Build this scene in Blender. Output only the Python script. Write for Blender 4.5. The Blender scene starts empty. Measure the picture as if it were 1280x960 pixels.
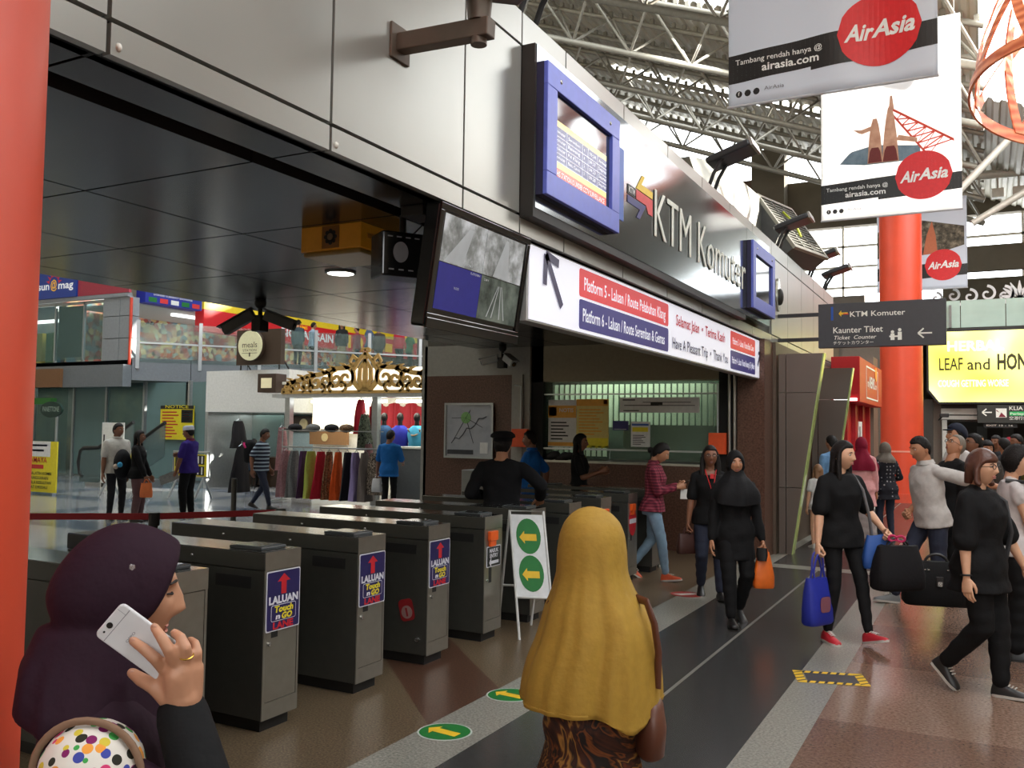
import bpy, bmesh, math, random
import numpy as np
from mathutils import Vector, Matrix, Euler

random.seed(7)
S = bpy.context.scene
COL = S.collection
PI = math.pi

# ------------------------------------------------------------------ camera
F_PX, YAW, PITCH, ROLL, EYE = 1113.4, math.radians(27.913), math.radians(2.908), math.radians(.788), 1.65
def cam_axes():
    d = Vector((-math.sin(YAW)*math.cos(PITCH), math.cos(YAW)*math.cos(PITCH), math.sin(PITCH)))
    r = Vector((math.cos(YAW), math.sin(YAW), 0)); u = r.cross(d)
    c, s = math.cos(ROLL), math.sin(ROLL)
    return c*r+s*u, -s*r+c*u, d
AX = cam_axes()
cd = bpy.data.cameras.new('camera'); cam = bpy.data.objects.new('camera', cd); COL.objects.link(cam)
cd.sensor_fit = 'HORIZONTAL'; cd.sensor_width = 36; cd.lens = 36*F_PX/1280; cd.clip_end = 200; cd.clip_start = .05
cm = Matrix((AX[0], AX[1], -AX[2])).transposed().to_4x4(); cm.translation = (0, 0, EYE)
cam.matrix_world = cm; S.camera = cam
def at(px, py, depth):            # a point of the place, DEPTH metres in front of the camera
    return Vector((0, 0, EYE)) + ((px-640)/F_PX*AX[0] + (480-py)/F_PX*AX[1] + AX[2])*depth
def onY(px, py, Y):
    v = at(px, py, 1)-Vector((0, 0, EYE)); return Vector((0, 0, EYE))+v*(Y/v.y)
def onX(px, py, X):
    v = at(px, py, 1)-Vector((0, 0, EYE)); return Vector((0, 0, EYE))+v*(X/v.x)
def onZ(px, py, Z):
    v = at(px, py, 1)-Vector((0, 0, EYE)); return Vector((0, 0, EYE))+v*((Z-EYE)/v.z)

# ------------------------------------------------------------------ world and exposure
S.view_settings.view_transform = 'Standard'; S.view_settings.look = 'None'
S.view_settings.exposure = 0.0; S.view_settings.gamma = 1; S.view_settings.use_curve_mapping = False
W = bpy.data.worlds.new('sky'); S.world = W; W.use_nodes = True
bg = W.node_tree.nodes['Background']; bg.inputs[0].default_value = (.93, .97, 1, 1); bg.inputs[1].default_value = 5.0

def area(name, loc, target, sx, sy, power, col=(1, .98, .94), spread=PI):
    l = bpy.data.lights.new(name, 'AREA'); l.shape = 'RECTANGLE'; l.size = sx; l.size_y = sy; l.energy = power; l.color = col; l.spread = spread
    o = bpy.data.objects.new(name, l); COL.objects.link(o); o.location = loc
    o.rotation_euler = (Vector(target)-Vector(loc)).to_track_quat('-Z', 'Y').to_euler()
    return o
# daylight coming in through the roof lights of the hall (each lies in its opening)
area('roof_daylight', (3.2, 18.5, 8.5), (2.8, 18.5, 7.9), 4.0, 10.5, 430)
area('roof_daylight', (3.2, 3.0, 8.45), (2.8, 3.0, 7.4), 4.0, 8.0, 100)
area('roof_daylight', (-16, 13, 14.2), (-16, 13, 0), 10, 16, 860, (.9, .97, 1))
area('rear_fill', (3.8, -8.9, 5.9), (1.5, 14, 2.0), 9.0, 3.2, 190)  # fill added behind the camera to brighten the fins and other camera-facing sides
area('roof_daylight', (-6.5, 21, 11.4), (-6.9, 21, 10.4), 4.0, 1.6, 260)

sl = bpy.data.lights.new('low_sun', 'SUN'); sl.energy = 24; sl.angle = .02; sl.color = (1, .93, .82); so = bpy.data.objects.new('low_sun', sl); COL.objects.link(so); so.location = (10, 26, 14)
so.rotation_euler = Vector((-3.9, -3.5, -1.6)).to_track_quat('-Z', 'Y').to_euler()
# ------------------------------------------------------------------ materials
MATS = {}
def M(name, col, rough=.5, metal=0.0, var=.06, scale=18.0, bump=0.0, bscale=200.0, emit=0.0, ecol=None, spec=.5, trans=0.0, alpha=1.0, coat=0.0, aniso=0.0):
    if name in MATS: return MATS[name]
    m = bpy.data.materials.new(name); m.use_nodes = True; nt = m.node_tree; b = nt.nodes['Principled BSDF']
    b.inputs['Roughness'].default_value = rough; b.inputs['Metallic'].default_value = metal
    b.inputs['Specular IOR Level'].default_value = spec; b.inputs['Transmission Weight'].default_value = trans
    b.inputs['Alpha'].default_value = alpha; b.inputs['Coat Weight'].default_value = coat; b.inputs['Anisotropic'].default_value = aniso
    if len(col) == 3: col = tuple(col)+(1,)
    b.inputs['Base Color'].default_value = col
    tc = None
    if var > 0:
        tc = nt.nodes.new('ShaderNodeTexCoord')
        n = nt.nodes.new('ShaderNodeTexNoise'); n.inputs['Scale'].default_value = scale; n.inputs['Detail'].default_value = 3
        nt.links.new(tc.outputs['Object'], n.inputs['Vector'])
        r = nt.nodes.new('ShaderNodeValToRGB'); e = r.color_ramp.elements
        e[0].position = .3; e[1].position = .7
        e[0].color = tuple(max(0, c*(1-var)) for c in col[:3])+(1,); e[1].color = tuple(min(1, c*(1+var)) for c in col[:3])+(1,)
        nt.links.new(n.outputs['Fac'], r.inputs['Fac']); nt.links.new(r.outputs['Color'], b.inputs['Base Color'])
    if bump > 0:
        tc = tc or nt.nodes.new('ShaderNodeTexCoord')
        n2 = nt.nodes.new('ShaderNodeTexNoise'); n2.inputs['Scale'].default_value = bscale; n2.inputs['Detail'].default_value = 2
        bp = nt.nodes.new('ShaderNodeBump'); bp.inputs['Strength'].default_value = bump; bp.inputs['Distance'].default_value = .01
        nt.links.new(tc.outputs['Object'], n2.inputs['Vector']); nt.links.new(n2.outputs['Fac'], bp.inputs['Height']); nt.links.new(bp.outputs['Normal'], b.inputs['Normal'])
    if emit > 0:
        b.inputs['Emission Color'].default_value = tuple((ecol or col)[:3])+(1,); b.inputs['Emission Strength'].default_value = emit
    MATS[name] = m; return m

def MT(name, kind, cols, scale=10.0, rough=.8, thr=(.45, .5), spec=.3, **kw):
    """cloth and stone with a pattern: kind = voronoi, wave, noise, checker, dots, stripes_z, speckle, plaid"""
    if name in MATS: return MATS[name]
    m = bpy.data.materials.new(name); m.use_nodes = True; nt = m.node_tree; b = nt.nodes['Principled BSDF']; N = nt.nodes.new; L = nt.links.new
    b.inputs['Roughness'].default_value = rough; b.inputs['Specular IOR Level'].default_value = spec; b.inputs['Metallic'].default_value = kw.get('metal', 0)
    tc = N('ShaderNodeTexCoord'); ramp = N('ShaderNodeValToRGB'); cr = ramp.color_ramp
    k = len(cols)
    pos = kw.get('pos') or [i/(k-1) if k > 1 else 0 for i in range(k)]
    while len(cr.elements) < k: cr.elements.new(.5)
    for i in range(k): cr.elements[i].position = pos[i]; cr.elements[i].color = tuple(cols[i])+(1,)
    cr.interpolation = kw.get('interp', 'LINEAR')
    if kind == 'cells':
        t = N('ShaderNodeTexVoronoi'); t.inputs['Scale'].default_value = scale
        L(tc.outputs['Object'], t.inputs['Vector']); sp = N('ShaderNodeSeparateColor'); L(t.outputs['Color'], sp.inputs['Color']); L(sp.outputs['Red'], ramp.inputs['Fac'])
    elif kind == 'dots':
        t = N('ShaderNodeTexVoronoi'); t.inputs['Scale'].default_value = scale; t.inputs['Randomness'].default_value = kw.get('rand', 1)
        L(tc.outputs['Object'], t.inputs['Vector']); sp = N('ShaderNodeSeparateColor'); L(t.outputs['Color'], sp.inputs['Color']); L(sp.outputs['Red'], ramp.inputs['Fac'])
        lt = N('ShaderNodeMath'); lt.operation = 'LESS_THAN'; lt.inputs[1].default_value = thr[0]; L(t.outputs['Distance'], lt.inputs[0])
        mx = N('ShaderNodeMix'); mx.data_type = 'RGBA'; L(lt.outputs[0], mx.inputs['Factor']); mx.inputs['A'].default_value = tuple(kw['ground'])+(1,)
        L(ramp.outputs['Color'], mx.inputs['B']); L(mx.outputs['Result'], b.inputs['Base Color']); MATS[name] = m; return m
    elif kind == 'wave':
        t = N('ShaderNodeTexWave'); t.inputs['Scale'].default_value = scale; t.wave_type = kw.get('wt', 'BANDS'); t.bands_direction = kw.get('dir', 'Z')
        t.inputs['Distortion'].default_value = kw.get('dist', 0); t.inputs['Detail'].default_value = kw.get('det', 1); t.inputs['Detail Scale'].default_value = kw.get('ds', 1)
        L(tc.outputs['Object'], t.inputs['Vector']); L(t.outputs['Fac'], ramp.inputs['Fac'])
    elif kind == 'plaid':
        ts = []
        for dr in ('X', 'Z'):
            t = N('ShaderNodeTexWave'); t.inputs['Scale'].default_value = scale; t.bands_direction = dr; L(tc.outputs['Object'], t.inputs['Vector']); ts.append(t)
        ad = N('ShaderNodeMath'); ad.operation = 'MULTIPLY_ADD'; L(ts[0].outputs['Fac'], ad.inputs[0]); ad.inputs[1].default_value = .5
        h = N('ShaderNodeMath'); h.operation = 'MULTIPLY'; L(ts[1].outputs['Fac'], h.inputs[0]); h.inputs[1].default_value = .5
        L(h.outputs[0], ad.inputs[2]); L(ad.outputs[0], ramp.inputs['Fac'])
    else:
        t = N('ShaderNodeTexNoise'); t.inputs['Scale'].default_value = scale; t.inputs['Detail'].default_value = kw.get('det', 4); t.inputs['Roughness'].default_value = .6
        t.inputs['Distortion'].default_value = kw.get('dist', 0)
        L(tc.outputs['Object'], t.inputs['Vector']); L(t.outputs['Fac'], ramp.inputs['Fac'])
    L(ramp.outputs['Color'], b.inputs['Base Color'])
    MATS[name] = m; return m

def GLASS(name, tint=(.75, .9, .87), alpha=.25, rough=.05):
    if name in MATS: return MATS[name]
    m = bpy.data.materials.new(name); m.use_nodes = True; nt = m.node_tree; nt.nodes.clear(); N = nt.nodes.new
    o = N('ShaderNodeOutputMaterial'); mx = N('ShaderNodeMixShader'); t = N('ShaderNodeBsdfTransparent'); g = N('ShaderNodeBsdfPrincipled')
    t.inputs[0].default_value = tuple(.6+.4*c for c in tint)+(1,)
    g.inputs['Base Color'].default_value = tuple(tint)+(1,); g.inputs['Roughness'].default_value = rough
    nz = N('ShaderNodeTexNoise'); nz.inputs['Scale'].default_value = 3; mr = N('ShaderNodeMapRange'); mr.inputs['To Min'].default_value = alpha*.9; mr.inputs['To Max'].default_value = alpha*1.1
    nt.links.new(nz.outputs['Fac'], mr.inputs['Value']); nt.links.new(mr.outputs['Result'], mx.inputs[0])
    nt.links.new(t.outputs[0], mx.inputs[1]); nt.links.new(g.outputs[0], mx.inputs[2]); nt.links.new(mx.outputs[0], o.inputs[0])
    MATS[name] = m; return m

def srgb(r, g, b):
    f = lambda c: (c/255/12.92) if c/255 <= .04045 else ((c/255+.055)/1.055)**2.4
    return (f(r), f(g), f(b))

# ------------------------------------------------------------------ mesh helper
class Frame:
    def __init__(s, o, u, v): s.o = Vector(o); s.u = Vector(u).normalized(); s.v = Vector(v).normalized(); s.n = s.u.cross(s.v)
    def p(s, x, y, z=0): return s.o+s.u*x+s.v*y+s.n*z
    def at(s, x, y, z=0): return Frame(s.p(x, y, z), s.u, s.v)
def FX(o): return Frame(o, (0, 1, 0), (0, 0, 1))     # faces +X
def FY(o): return Frame(o, (1, 0, 0), (0, 0, 1))     # faces -Y
def FZ(o): return Frame(o, (1, 0, 0), (0, 1, 0))     # faces up
_txt = {}
def text_geo(s, bold, res=2):
    k = (s, bold, res)
    if k not in _txt:
        cu = bpy.data.curves.new('lettering', 'FONT'); cu.body = s; cu.offset = bold; cu.resolution_u = res; cu.align_x = 'LEFT'
        o = bpy.data.objects.new('lettering', cu); me = bpy.data.meshes.new_from_object(o)
        v = np.array([p.co[:2] for p in me.vertices]).reshape(-1, 2); f = [tuple(p.vertices) for p in me.polygons]
        bpy.data.objects.remove(o); bpy.data.curves.remove(cu); bpy.data.meshes.remove(me)
        _txt[k] = (v, f)
    return _txt[k]

class MB:
    def __init__(s): s.v = []; s.f = []; s.m = []
    def add(s, vs, fs, m=0):
        k = len(s.v); s.v.extend(Vector(p) for p in vs); s.f.extend(tuple(i+k for i in f) for f in fs); s.m.extend([m]*len(fs)); return s
    def box(s, x0, x1, y0, y1, z0, z1, m=0):
        return s.add([(x, y, z) for z in (z0, z1) for y in (y0, y1) for x in (x0, x1)], [(0, 2, 3, 1), (4, 5, 7, 6), (0, 1, 5, 4), (2, 6, 7, 3), (0, 4, 6, 2), (1, 3, 7, 5)], m)
    def obox(s, fr, x0, x1, y0, y1, z0, z1, m=0):
        return s.add([fr.p(x, y, z) for z in (z0, z1) for y in (y0, y1) for x in (x0, x1)], [(0, 2, 3, 1), (4, 5, 7, 6), (0, 1, 5, 4), (2, 6, 7, 3), (0, 4, 6, 2), (1, 3, 7, 5)], m)
    def quad(s, a, b, c, d, m=0): return s.add([a, b, c, d], [(0, 1, 2, 3)], m)
    def loft(s, rings, m=0, cap=True, closed=True):
        n = len(rings[0]); vs = [p for r in rings for p in r]; fs = []
        for i in range(len(rings)-1):
            for j in range(n if closed else n-1):
                a, b = i*n+j, i*n+(j+1) % n; fs.append((a, b, b+n, a+n))
        if cap: fs.append(tuple(reversed(range(n)))); fs.append(tuple((len(rings)-1)*n+j for j in range(n)))
        return s.add(vs, fs, m)
    def tube(s, pts, r, n=10, m=0, cap=True, flat=1.0):
        pts = [Vector(p) for p in pts]; r = r if isinstance(r, (list, tuple)) else [r]*len(pts)
        t0 = (pts[1]-pts[0]).normalized(); a = Vector((0, 0, 1)) if abs(t0.z) < .9 else Vector((1, 0, 0)); u = (a-t0*a.dot(t0)).normalized(); rings = []
        for i, p in enumerate(pts):
            t = (pts[min(i+1, len(pts)-1)]-pts[max(i-1, 0)]).normalized(); u = (u-t*u.dot(t)).normalized(); w = t.cross(u)
            rings.append([p+(u*math.cos(2*PI*k/n)+w*(math.sin(2*PI*k/n)*flat))*r[i] for k in range(n)])
        return s.loft(rings, m, cap)
    def cyl(s, p0, p1, r, r1=None, n=16, m=0): return s.tube([p0, p1], [r, r if r1 is None else r1], n, m)
    def sph(s, c, r, n=14, k=8, m=0, rot=None):
        r = r if isinstance(r, (tuple, list)) else (r, r, r); c = Vector(c); vs = []; 
        for i in range(1, k):
            t = PI*i/k
            for j in range(n):
                q = Vector((r[0]*math.sin(t)*math.cos(2*PI*j/n), r[1]*math.sin(t)*math.sin(2*PI*j/n), r[2]*math.cos(t)))
                vs.append(c+(rot @ q if rot else q))
        q = Vector((0, 0, r[2])); q = rot @ q if rot else q
        vs += [c+q, c-q]; T, B = (k-1)*n, (k-1)*n+1; fs = []
        for j in range(n):
            fs.append((T, j, (j+1) % n)); fs.append((B, (k-2)*n+(j+1) % n, (k-2)*n+j))
            for i in range(k-2): fs.append((i*n+j, (i+1)*n+j, (i+1)*n+(j+1) % n, i*n+(j+1) % n))
        return s.add(vs, fs, m)
    def prism(s, poly, fr, d, m=0, z0=0.0):
        n = len(poly); vs = [fr.p(x, y, z0) for x, y in poly]+[fr.p(x, y, z0+d) for x, y in poly]
        return s.add(vs, [tuple(reversed(range(n))), tuple(range(n, 2*n))]+[(j, (j+1) % n, (j+1) % n+n, j+n) for j in range(n)], m)
    def disc(s, fr, rx, ry=None, n=28, m=0, d=.002, z0=0.0):
        ry = ry or rx; return s.prism([(rx*math.cos(2*PI*k/n), ry*math.sin(2*PI*k/n)) for k in range(n)], fr, d, m, z0)
    def rrect(s, fr, x0, x1, y0, y1, r, d=.003, m=0, z0=0.0):
        p = []
        for cx, cy, a in ((x1-r, y1-r, 0), (x0+r, y1-r, 90), (x0+r, y0+r, 180), (x1-r, y0+r, 270)):
            for k in range(5): t = math.radians(a+k*22.5); p.append((cx+r*math.cos(t), cy+r*math.sin(t)))
        return s.prism(p, fr, d, m, z0)
    def text(s, st, fr, h, w=None, x=0, y=0, m=0, bold=0.0, align='L', z=.004, depth=0.0, res=2, shear=0.0):
        """lettering: h = capital height, w = total width (squeezed to it when given)"""
        v, f = text_geo(st, bold, res)
        if len(v) == 0: return s
        x0, x1 = v[:, 0].min(), v[:, 0].max(); k = h/.72; kx = k if w is None else w/max(1e-6, x1-x0); tw = (x1-x0)*kx
        ox = {'L': x, 'C': x-tw/2, 'R': x-tw}[align]
        P = [(ox+(a-x0)*kx+shear*b*k, y+b*k) for a, b in v]
        if depth <= 0: return s.add([fr.p(a, b, z) for a, b in P], f, m)
        s.add([fr.p(a, b, z+depth) for a, b in P], f, m)
        cnt = {}
        for q in f:
            for i in range(len(q)): e = (q[i], q[(i+1) % len(q)]); cnt[e] = 1
        ed = [e for e in cnt if (e[1], e[0]) not in cnt]; vs = []; fs = []
        for a, b in ed:
            i = len(vs); vs += [fr.p(*P[a], z+depth), fr.p(*P[b], z+depth), fr.p(*P[b], z), fr.p(*P[a], z)]; fs.append((i, i+3, i+2, i+1))
        return s.add(vs, fs, m)
    def build(s, name, mats, parent=None, smooth=None, bevel=0.0, local=False, loc=None):
        mats = mats if isinstance(mats, (list, tuple)) else [mats]
        me = bpy.data.meshes.new(name); vs = s.v
        o = bpy.data.objects.new(name, me); COL.objects.link(o)
        if parent is not None:
            o.parent = parent
            if not local: I = wm(parent).inverted(); vs = [I @ p for p in vs]
        elif not local:
            if loc is None:
                xs = [p.x for p in vs]; ys = [p.y for p in vs]; loc = Vector(((min(xs)+max(xs))/2, (min(ys)+max(ys))/2, min(p.z for p in vs)))
            o.location = loc; loc = Vector(loc); vs = [p-loc for p in vs]
        me.from_pydata([tuple(p) for p in vs], [], s.f)
        for m in mats: me.materials.append(m)
        me.polygons.foreach_set('material_index', s.m)
        if smooth is not None:
            me.polygons.foreach_set('use_smooth', [True]*len(me.polygons)); me.set_sharp_from_angle(angle=math.radians(smooth))
        me.update()
        if bevel > 0:
            b = o.modifiers.new('bevel', 'BEVEL'); b.width = bevel; b.segments = 2; b.limit_method = 'ANGLE'
        return o
def wm(o):
    m = o.matrix_basis.copy()
    while o.parent is not None: o = o.parent; m = o.matrix_basis @ m
    return m
def tag(o, label=None, cat=None, group=None, kind=None):
    if label: o['label'] = label
    if cat: o['category'] = cat
    if group: o['group'] = group
    if kind: o['kind'] = kind
    return o
def thing(name, label, cat, loc=(0, 0, 0), rz=0.0, group=None, scale=1.0):
    o = bpy.data.objects.new(name, None); COL.objects.link(o); o.location = loc; o.rotation_euler = (0, 0, rz); o.scale = (scale,)*3; o.empty_display_size = .1
    return tag(o, label, cat, group)
def struct(o): o['kind'] = 'structure'; return o
def copy_tree(o, parent=None, loc=None, label=None):
    c = o.copy(); COL.objects.link(c)
    if parent is not None: c.parent = parent
    if loc is not None: c.location = loc
    if label: c['label'] = label
    for ch in list(o.children): copy_tree(ch, c)
    return c
# ================================================================== the setting
m_tan = MT('granite_tan', 'noise', [srgb(54, 42, 30), srgb(98, 82, 62), srgb(134, 118, 96)], 85, .3, pos=[.35, .5, .68], det=6, spec=.5)
m_brown = MT('granite_brown', 'noise', [srgb(46, 29, 21), srgb(82, 56, 43), srgb(106, 78, 62)], 85, .3, pos=[.35, .5, .68], det=6, spec=.5)
m_greyst = MT('granite_grey', 'noise', [srgb(100, 100, 92), srgb(136, 134, 124), srgb(166, 164, 152)], 70, .3, pos=[.35, .5, .68], det=6, spec=.5)
m_dark = MT('granite_dark', 'noise', [srgb(44, 45, 45), srgb(58, 58, 57), srgb(72, 71, 68)], 50, .25, pos=[.3, .5, .7], det=6, spec=.5)
m_line = M('inlay_strip', srgb(120, 118, 108), .4)
m_con = MT('granite_rose', 'noise', [srgb(100, 78, 64), srgb(128, 102, 86), srgb(146, 122, 106)], 55, .24, pos=[.35, .5, .68], det=6, spec=.35)
m_con2 = MT('granite_umber', 'noise', [srgb(86, 64, 52), srgb(110, 84, 70), srgb(126, 102, 86)], 55, .24, pos=[.35, .5, .68], det=6, spec=.35)
m_atr = MT('marble_pale', 'noise', [srgb(116, 118, 122), srgb(136, 138, 140), srgb(150, 150, 150)], 3, .15, det=5, spec=.5)
m_atr2 = MT('marble_blue', 'noise', [srgb(80, 88, 102), srgb(92, 100, 114)], 3, .15, det=5, spec=.5)
fm = [m_tan, m_brown, m_greyst, m_dark, m_line, m_con, m_con2, m_atr, m_atr2]
b = MB()
def fq(x0, x1, y0, y1, m, z=0.0): b.quad((x0, y0, z), (x1, y0, z), (x1, y1, z), (x0, y1, z), m)
for y0, y1 in ((-9, 11.3), (11.6, 34)):
    fq(-2.75, -2.38, y0, y1, 2); fq(-2.38, -1.805, y0, y1, 3); fq(-1.805, -1.78, y0, y1, 4); fq(-1.78, -1.14, y0, y1, 3); fq(-1.14, -.87, y0, y1, 2)
fq(-2.75, -.87, 11.3, 11.6, 2)
fq(-7, -2.75, -9, 34, 0)
ys = [-9+1.45*k for k in range(30)]+[34]
for k in range(len(ys)-1): fq(-.87, 9, ys[k], min(34, ys[k+1]), 5+k % 2)
fq(-34, -7, -9, 34, 7)
for k in range(-4, 8):
    c = 1.5+2.46*k-4.92
    p = [(-2.75, c+2.75), (-2.75, c+3.57), (-6.9, c+.82+6.9), (-6.9, c+6.9)]
    if c+2.75 > -3 and c+7.7 < 13: b.add([(x, y, .0006) for x, y in p], [(0, 1, 2, 3)], 1)
for y0, y1 in ((9.2, 10.0), (12.8, 13.4), (16.2, 16.9)): fq(-33, -7.5, y0, y1, 8, .0006)
for x0, x1 in ((-11, -10.2), (-15.6, -15), (-20.2, -19.4)): fq(x0, x1, -4, 20, 8, .0007)
fl = struct(b.build('floor', fm, loc=(0, 0, 0)))

# low canopy over the ticket gates: glossy dark metal tiles with open joints
m_soff = M('soffit_metal', srgb(64, 65, 67), .2, .55, var=.08, scale=1.2)
m_black = M('black_recess', srgb(18, 16, 14), .8)
b = MB(); g = .008
b.box(-7.0, -2.7, -6, 12.0, 2.96, 3.0, 1)
xs = [(-2.93, -2.655), (-4.26, -3.05), (-5.45, -4.26), (-6.64, -5.45), (-7.0, -6.64)]; sy = [-6]+[1.94+1.16*k for k in range(-6, 9)]+[12.0]
for x0, x1 in xs:
    for k in range(len(sy)-1): b.box(x0+g, x1-(g if x1 < -2.7 else 0), sy[k]+g, sy[k+1]-g, 2.9, 2.965, 0)
struct(b.build('ceiling', [m_soff, m_black], loc=(0, 0, 0)))

# fascia wall of the canopy: satin aluminium cassettes
m_alu = M('cassette_aluminium', srgb(172, 171, 163), .3, .55, var=.03, scale=2)
m_alu_d = M('joint_black', srgb(30, 30, 28), .6)
b = MB(); g = .009
b.box(-2.7, -2.64, -6, 19.5, 2.9, 4.3, 1)
fy = [-6]+[1.96+1.16*k for k in range(-6, 3)]+[4.98]+[5.66+1.16*k for k in range(12)]
for k in range(len(fy)-1):
    a0, a1 = fy[k]+g, fy[k+1]-g
    b.box(-2.65, -2.6, a0, a1, 2.9, 3.02-g, 0)
    if not 4.9 < fy[k] < 11.9: b.box(-2.65, -2.6, a0, a1, 3.02+g, 4.12-g, 0)
    b.box(-2.72, -2.6, a0, a1, 4.13, 4.34, 0)
    if abs(fy[k]-4.98) < .01: pass
b.box(-6.9, -2.7, -6, 19.5, 4.28, 4.33, 1)
struct(b.build('wall_fascia', [m_alu, m_alu_d], loc=(0, 0, 0)))
# small white plugs on the lower joint
for yy in (2.0, 3.16):
    tag(MB().sph((-2.6, yy, 2.935), (.012, .012, .016), 10, 6).build('joint_plug', M('white_plug', srgb(225, 222, 210), .5), smooth=60), 'small white plug on the fascia joint '+('nearest the red column' if yy < 2.5 else 'left of the long camera bracket'), 'plug')

# roof of the hall: ribbed deck on a slope, with roof lights left open to the sky
m_deck = M('ribbed_deck', srgb(196, 192, 178), .5, .2, var=.08, scale=.6)
def dz(x): return 9.75-.386*x
b = MB()
XB = [-14, -11, -3.6, 0.0, 5.2, 9]; YB = [-9, -1, 7, 13.2, 19.3, 20.9, 23.8, 27.6, 28.6, 34]
holes = {(3, 3), (3, 4), (3, 5), (1, 4), (3, 1), (1, 7)}
for i in range(5):
    for j in range(9):
        if (i, j) in holes: continue
        n = max(2, int((XB[i+1]-XB[i])/.3)); P = []
        for k in range(n):
            for t, h in ((0, 0), (.35, 0), (.5, .07), (.85, .07)):
                x = XB[i]+(XB[i+1]-XB[i])*(k+t)/n; P.append((x, dz(x)+h))
        P.append((XB[i+1], dz(XB[i+1])))
        for k in range(len(P)-1):
            (xa, za), (xb, zb) = P[k], P[k+1]
            b.quad((xa, YB[j], za), (xa, YB[j+1], za), (xb, YB[j+1], zb), (xb, YB[j], zb), 0)
b.box(-34, -14, -9, 5, 15.1, 15.3); b.box(-34, -14, 21, 34, 15.1, 15.3); b.box(-34, -21, 5, 21, 15.1, 15.3); b.box(-34, -14, -9, -8.9, 0, .1)
struct(b.build('ceiling_hall', m_deck, loc=(0, 0, 0)))
# enclosing walls
m_wall = MT('grey_brick', 'noise', [srgb(92, 86, 74), srgb(112, 104, 90)], 2, .85)
m_wbeige = M('beige_plaster', srgb(176, 168, 152), .85)
struct(MB().box(9, 9.3, -9, 34, 0, 6.3).build('wall_right', m_wbeige, loc=(0, 0, 0)))
struct(MB().box(-34, 9.3, -9.3, -9, 0, 4.2).box(-34, -1, -9.3, -9, 4.2, 20).box(-1, 9.3, -9.3, -9, 7.6, 20).build('wall_back', m_wbeige, loc=(0, 0, 0)))
struct(MB().box(-34.3, -34, -9, 34, 0, 20).build('wall_left', m_wbeige, loc=(0, 0, 0)))
m_wbrown = MT('brown_render', 'noise', [srgb(84, 66, 56), srgb(100, 82, 70)], 1.5, .9)
b = MB()
b.box(-34, -6.6, 34, 34.4, 0, 11.3, 1); b.box(-6.6, 9, 34, 34.4, 9.2, 11.0, 0); b.box(-6.6, 9, 34, 34.4, 0, 6.2, 0); b.box(-1.2, 9, 34, 34.4, 6.2, 7.0, 0); b.box(-34, -14, 34, 34.4, 11.3, 20, 1)
b.box(-7.6, -6.4, 33.3, 34, 0, 12.2, 0); b.box(-2.2, -1.0, 33.6, 34, 9.2, 11, 0)
struct(b.build('wall_far', [m_wall, m_wbrown], loc=(0, 0, 0)))
# glazing bars of the high far window
m_white_steel = M('white_steel', srgb(215, 212, 200), .45, .2)
b = MB()
for k in range(9): b.box(-6.4+k*1.9, -6.32+k*1.9, 34.05, 34.15, 6.2, 9.2)
for z in (6.95, 7.7, 8.45): b.box(-6.4, 9, 34.05, 34.15, z-.04, z+.04)
struct(b.build('window_1', m_white_steel, loc=(0, 0, 0)))

# roof trusses
m_truss = M('truss_steel', srgb(150, 146, 134), .45, .4)
for k, Y in enumerate((14.6, 18.1, 21.6, 25.1, 28.4, 31.6)):
    def cz(x): return 8.4-.386*x
    t = thing('roof_truss', ['sloping tubular roof truss, first above the concourse', 'sloping tubular roof truss, second above the concourse', 'sloping tubular roof truss whose lower chord meets the fascia top beside the first floodlight', 'sloping tubular roof truss, middle one of those seen behind the fascia top', 'sloping tubular roof truss just before the farthest one', 'farthest sloping tubular roof truss, close to the end wall'][k], 'roof truss', (-3, Y, cz(-3)), group='roof trusses')
    xa, xb = -13, .1
    MB().cyl((xa, Y, cz(xa)), (xb, Y, cz(xb)), .09, n=10).build('bottom_chord', m_truss, t, 60)
    for s in (-1, 1): MB().cyl((xa, Y+s*.85, cz(xa)+1.15), (xb, Y+s*.85, cz(xb)+1.15), .07, n=8).build('top_chord', m_truss, t, 60)
    w = MB(); n = 8
    for j in range(n):
        x0 = xa+(xb-xa)*j/n; x1 = xa+(xb-xa)*(j+.5)/n; x2 = xa+(xb-xa)*(j+1)/n
        for s in (-1, 1):
            w.cyl((x0, Y, cz(x0)), (x1, Y+s*.85, cz(x1)+1.15), .035, n=6); w.cyl((x1, Y+s*.85, cz(x1)+1.15), (x2, Y, cz(x2)), .035, n=6)
        w.cyl((x1, Y-.85, cz(x1)+1.15), (x1, Y+.85, cz(x1)+1.15), .03, n=6)
    w.build('web', m_truss, t, 60)
    pl = MB()
    for s in (-1, 1):
        for j in range(44):
            x = xa+.17+(xb-xa)*j/44; pl.box(x-.05, x+.05, Y+s*.85-.05, Y+s*.85+.05, cz(x)+1.2, cz(x)+1.33)
    pl.build('rail_cleats', m_truss, t)  # separate cleat blocks set along both top chords

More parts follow.
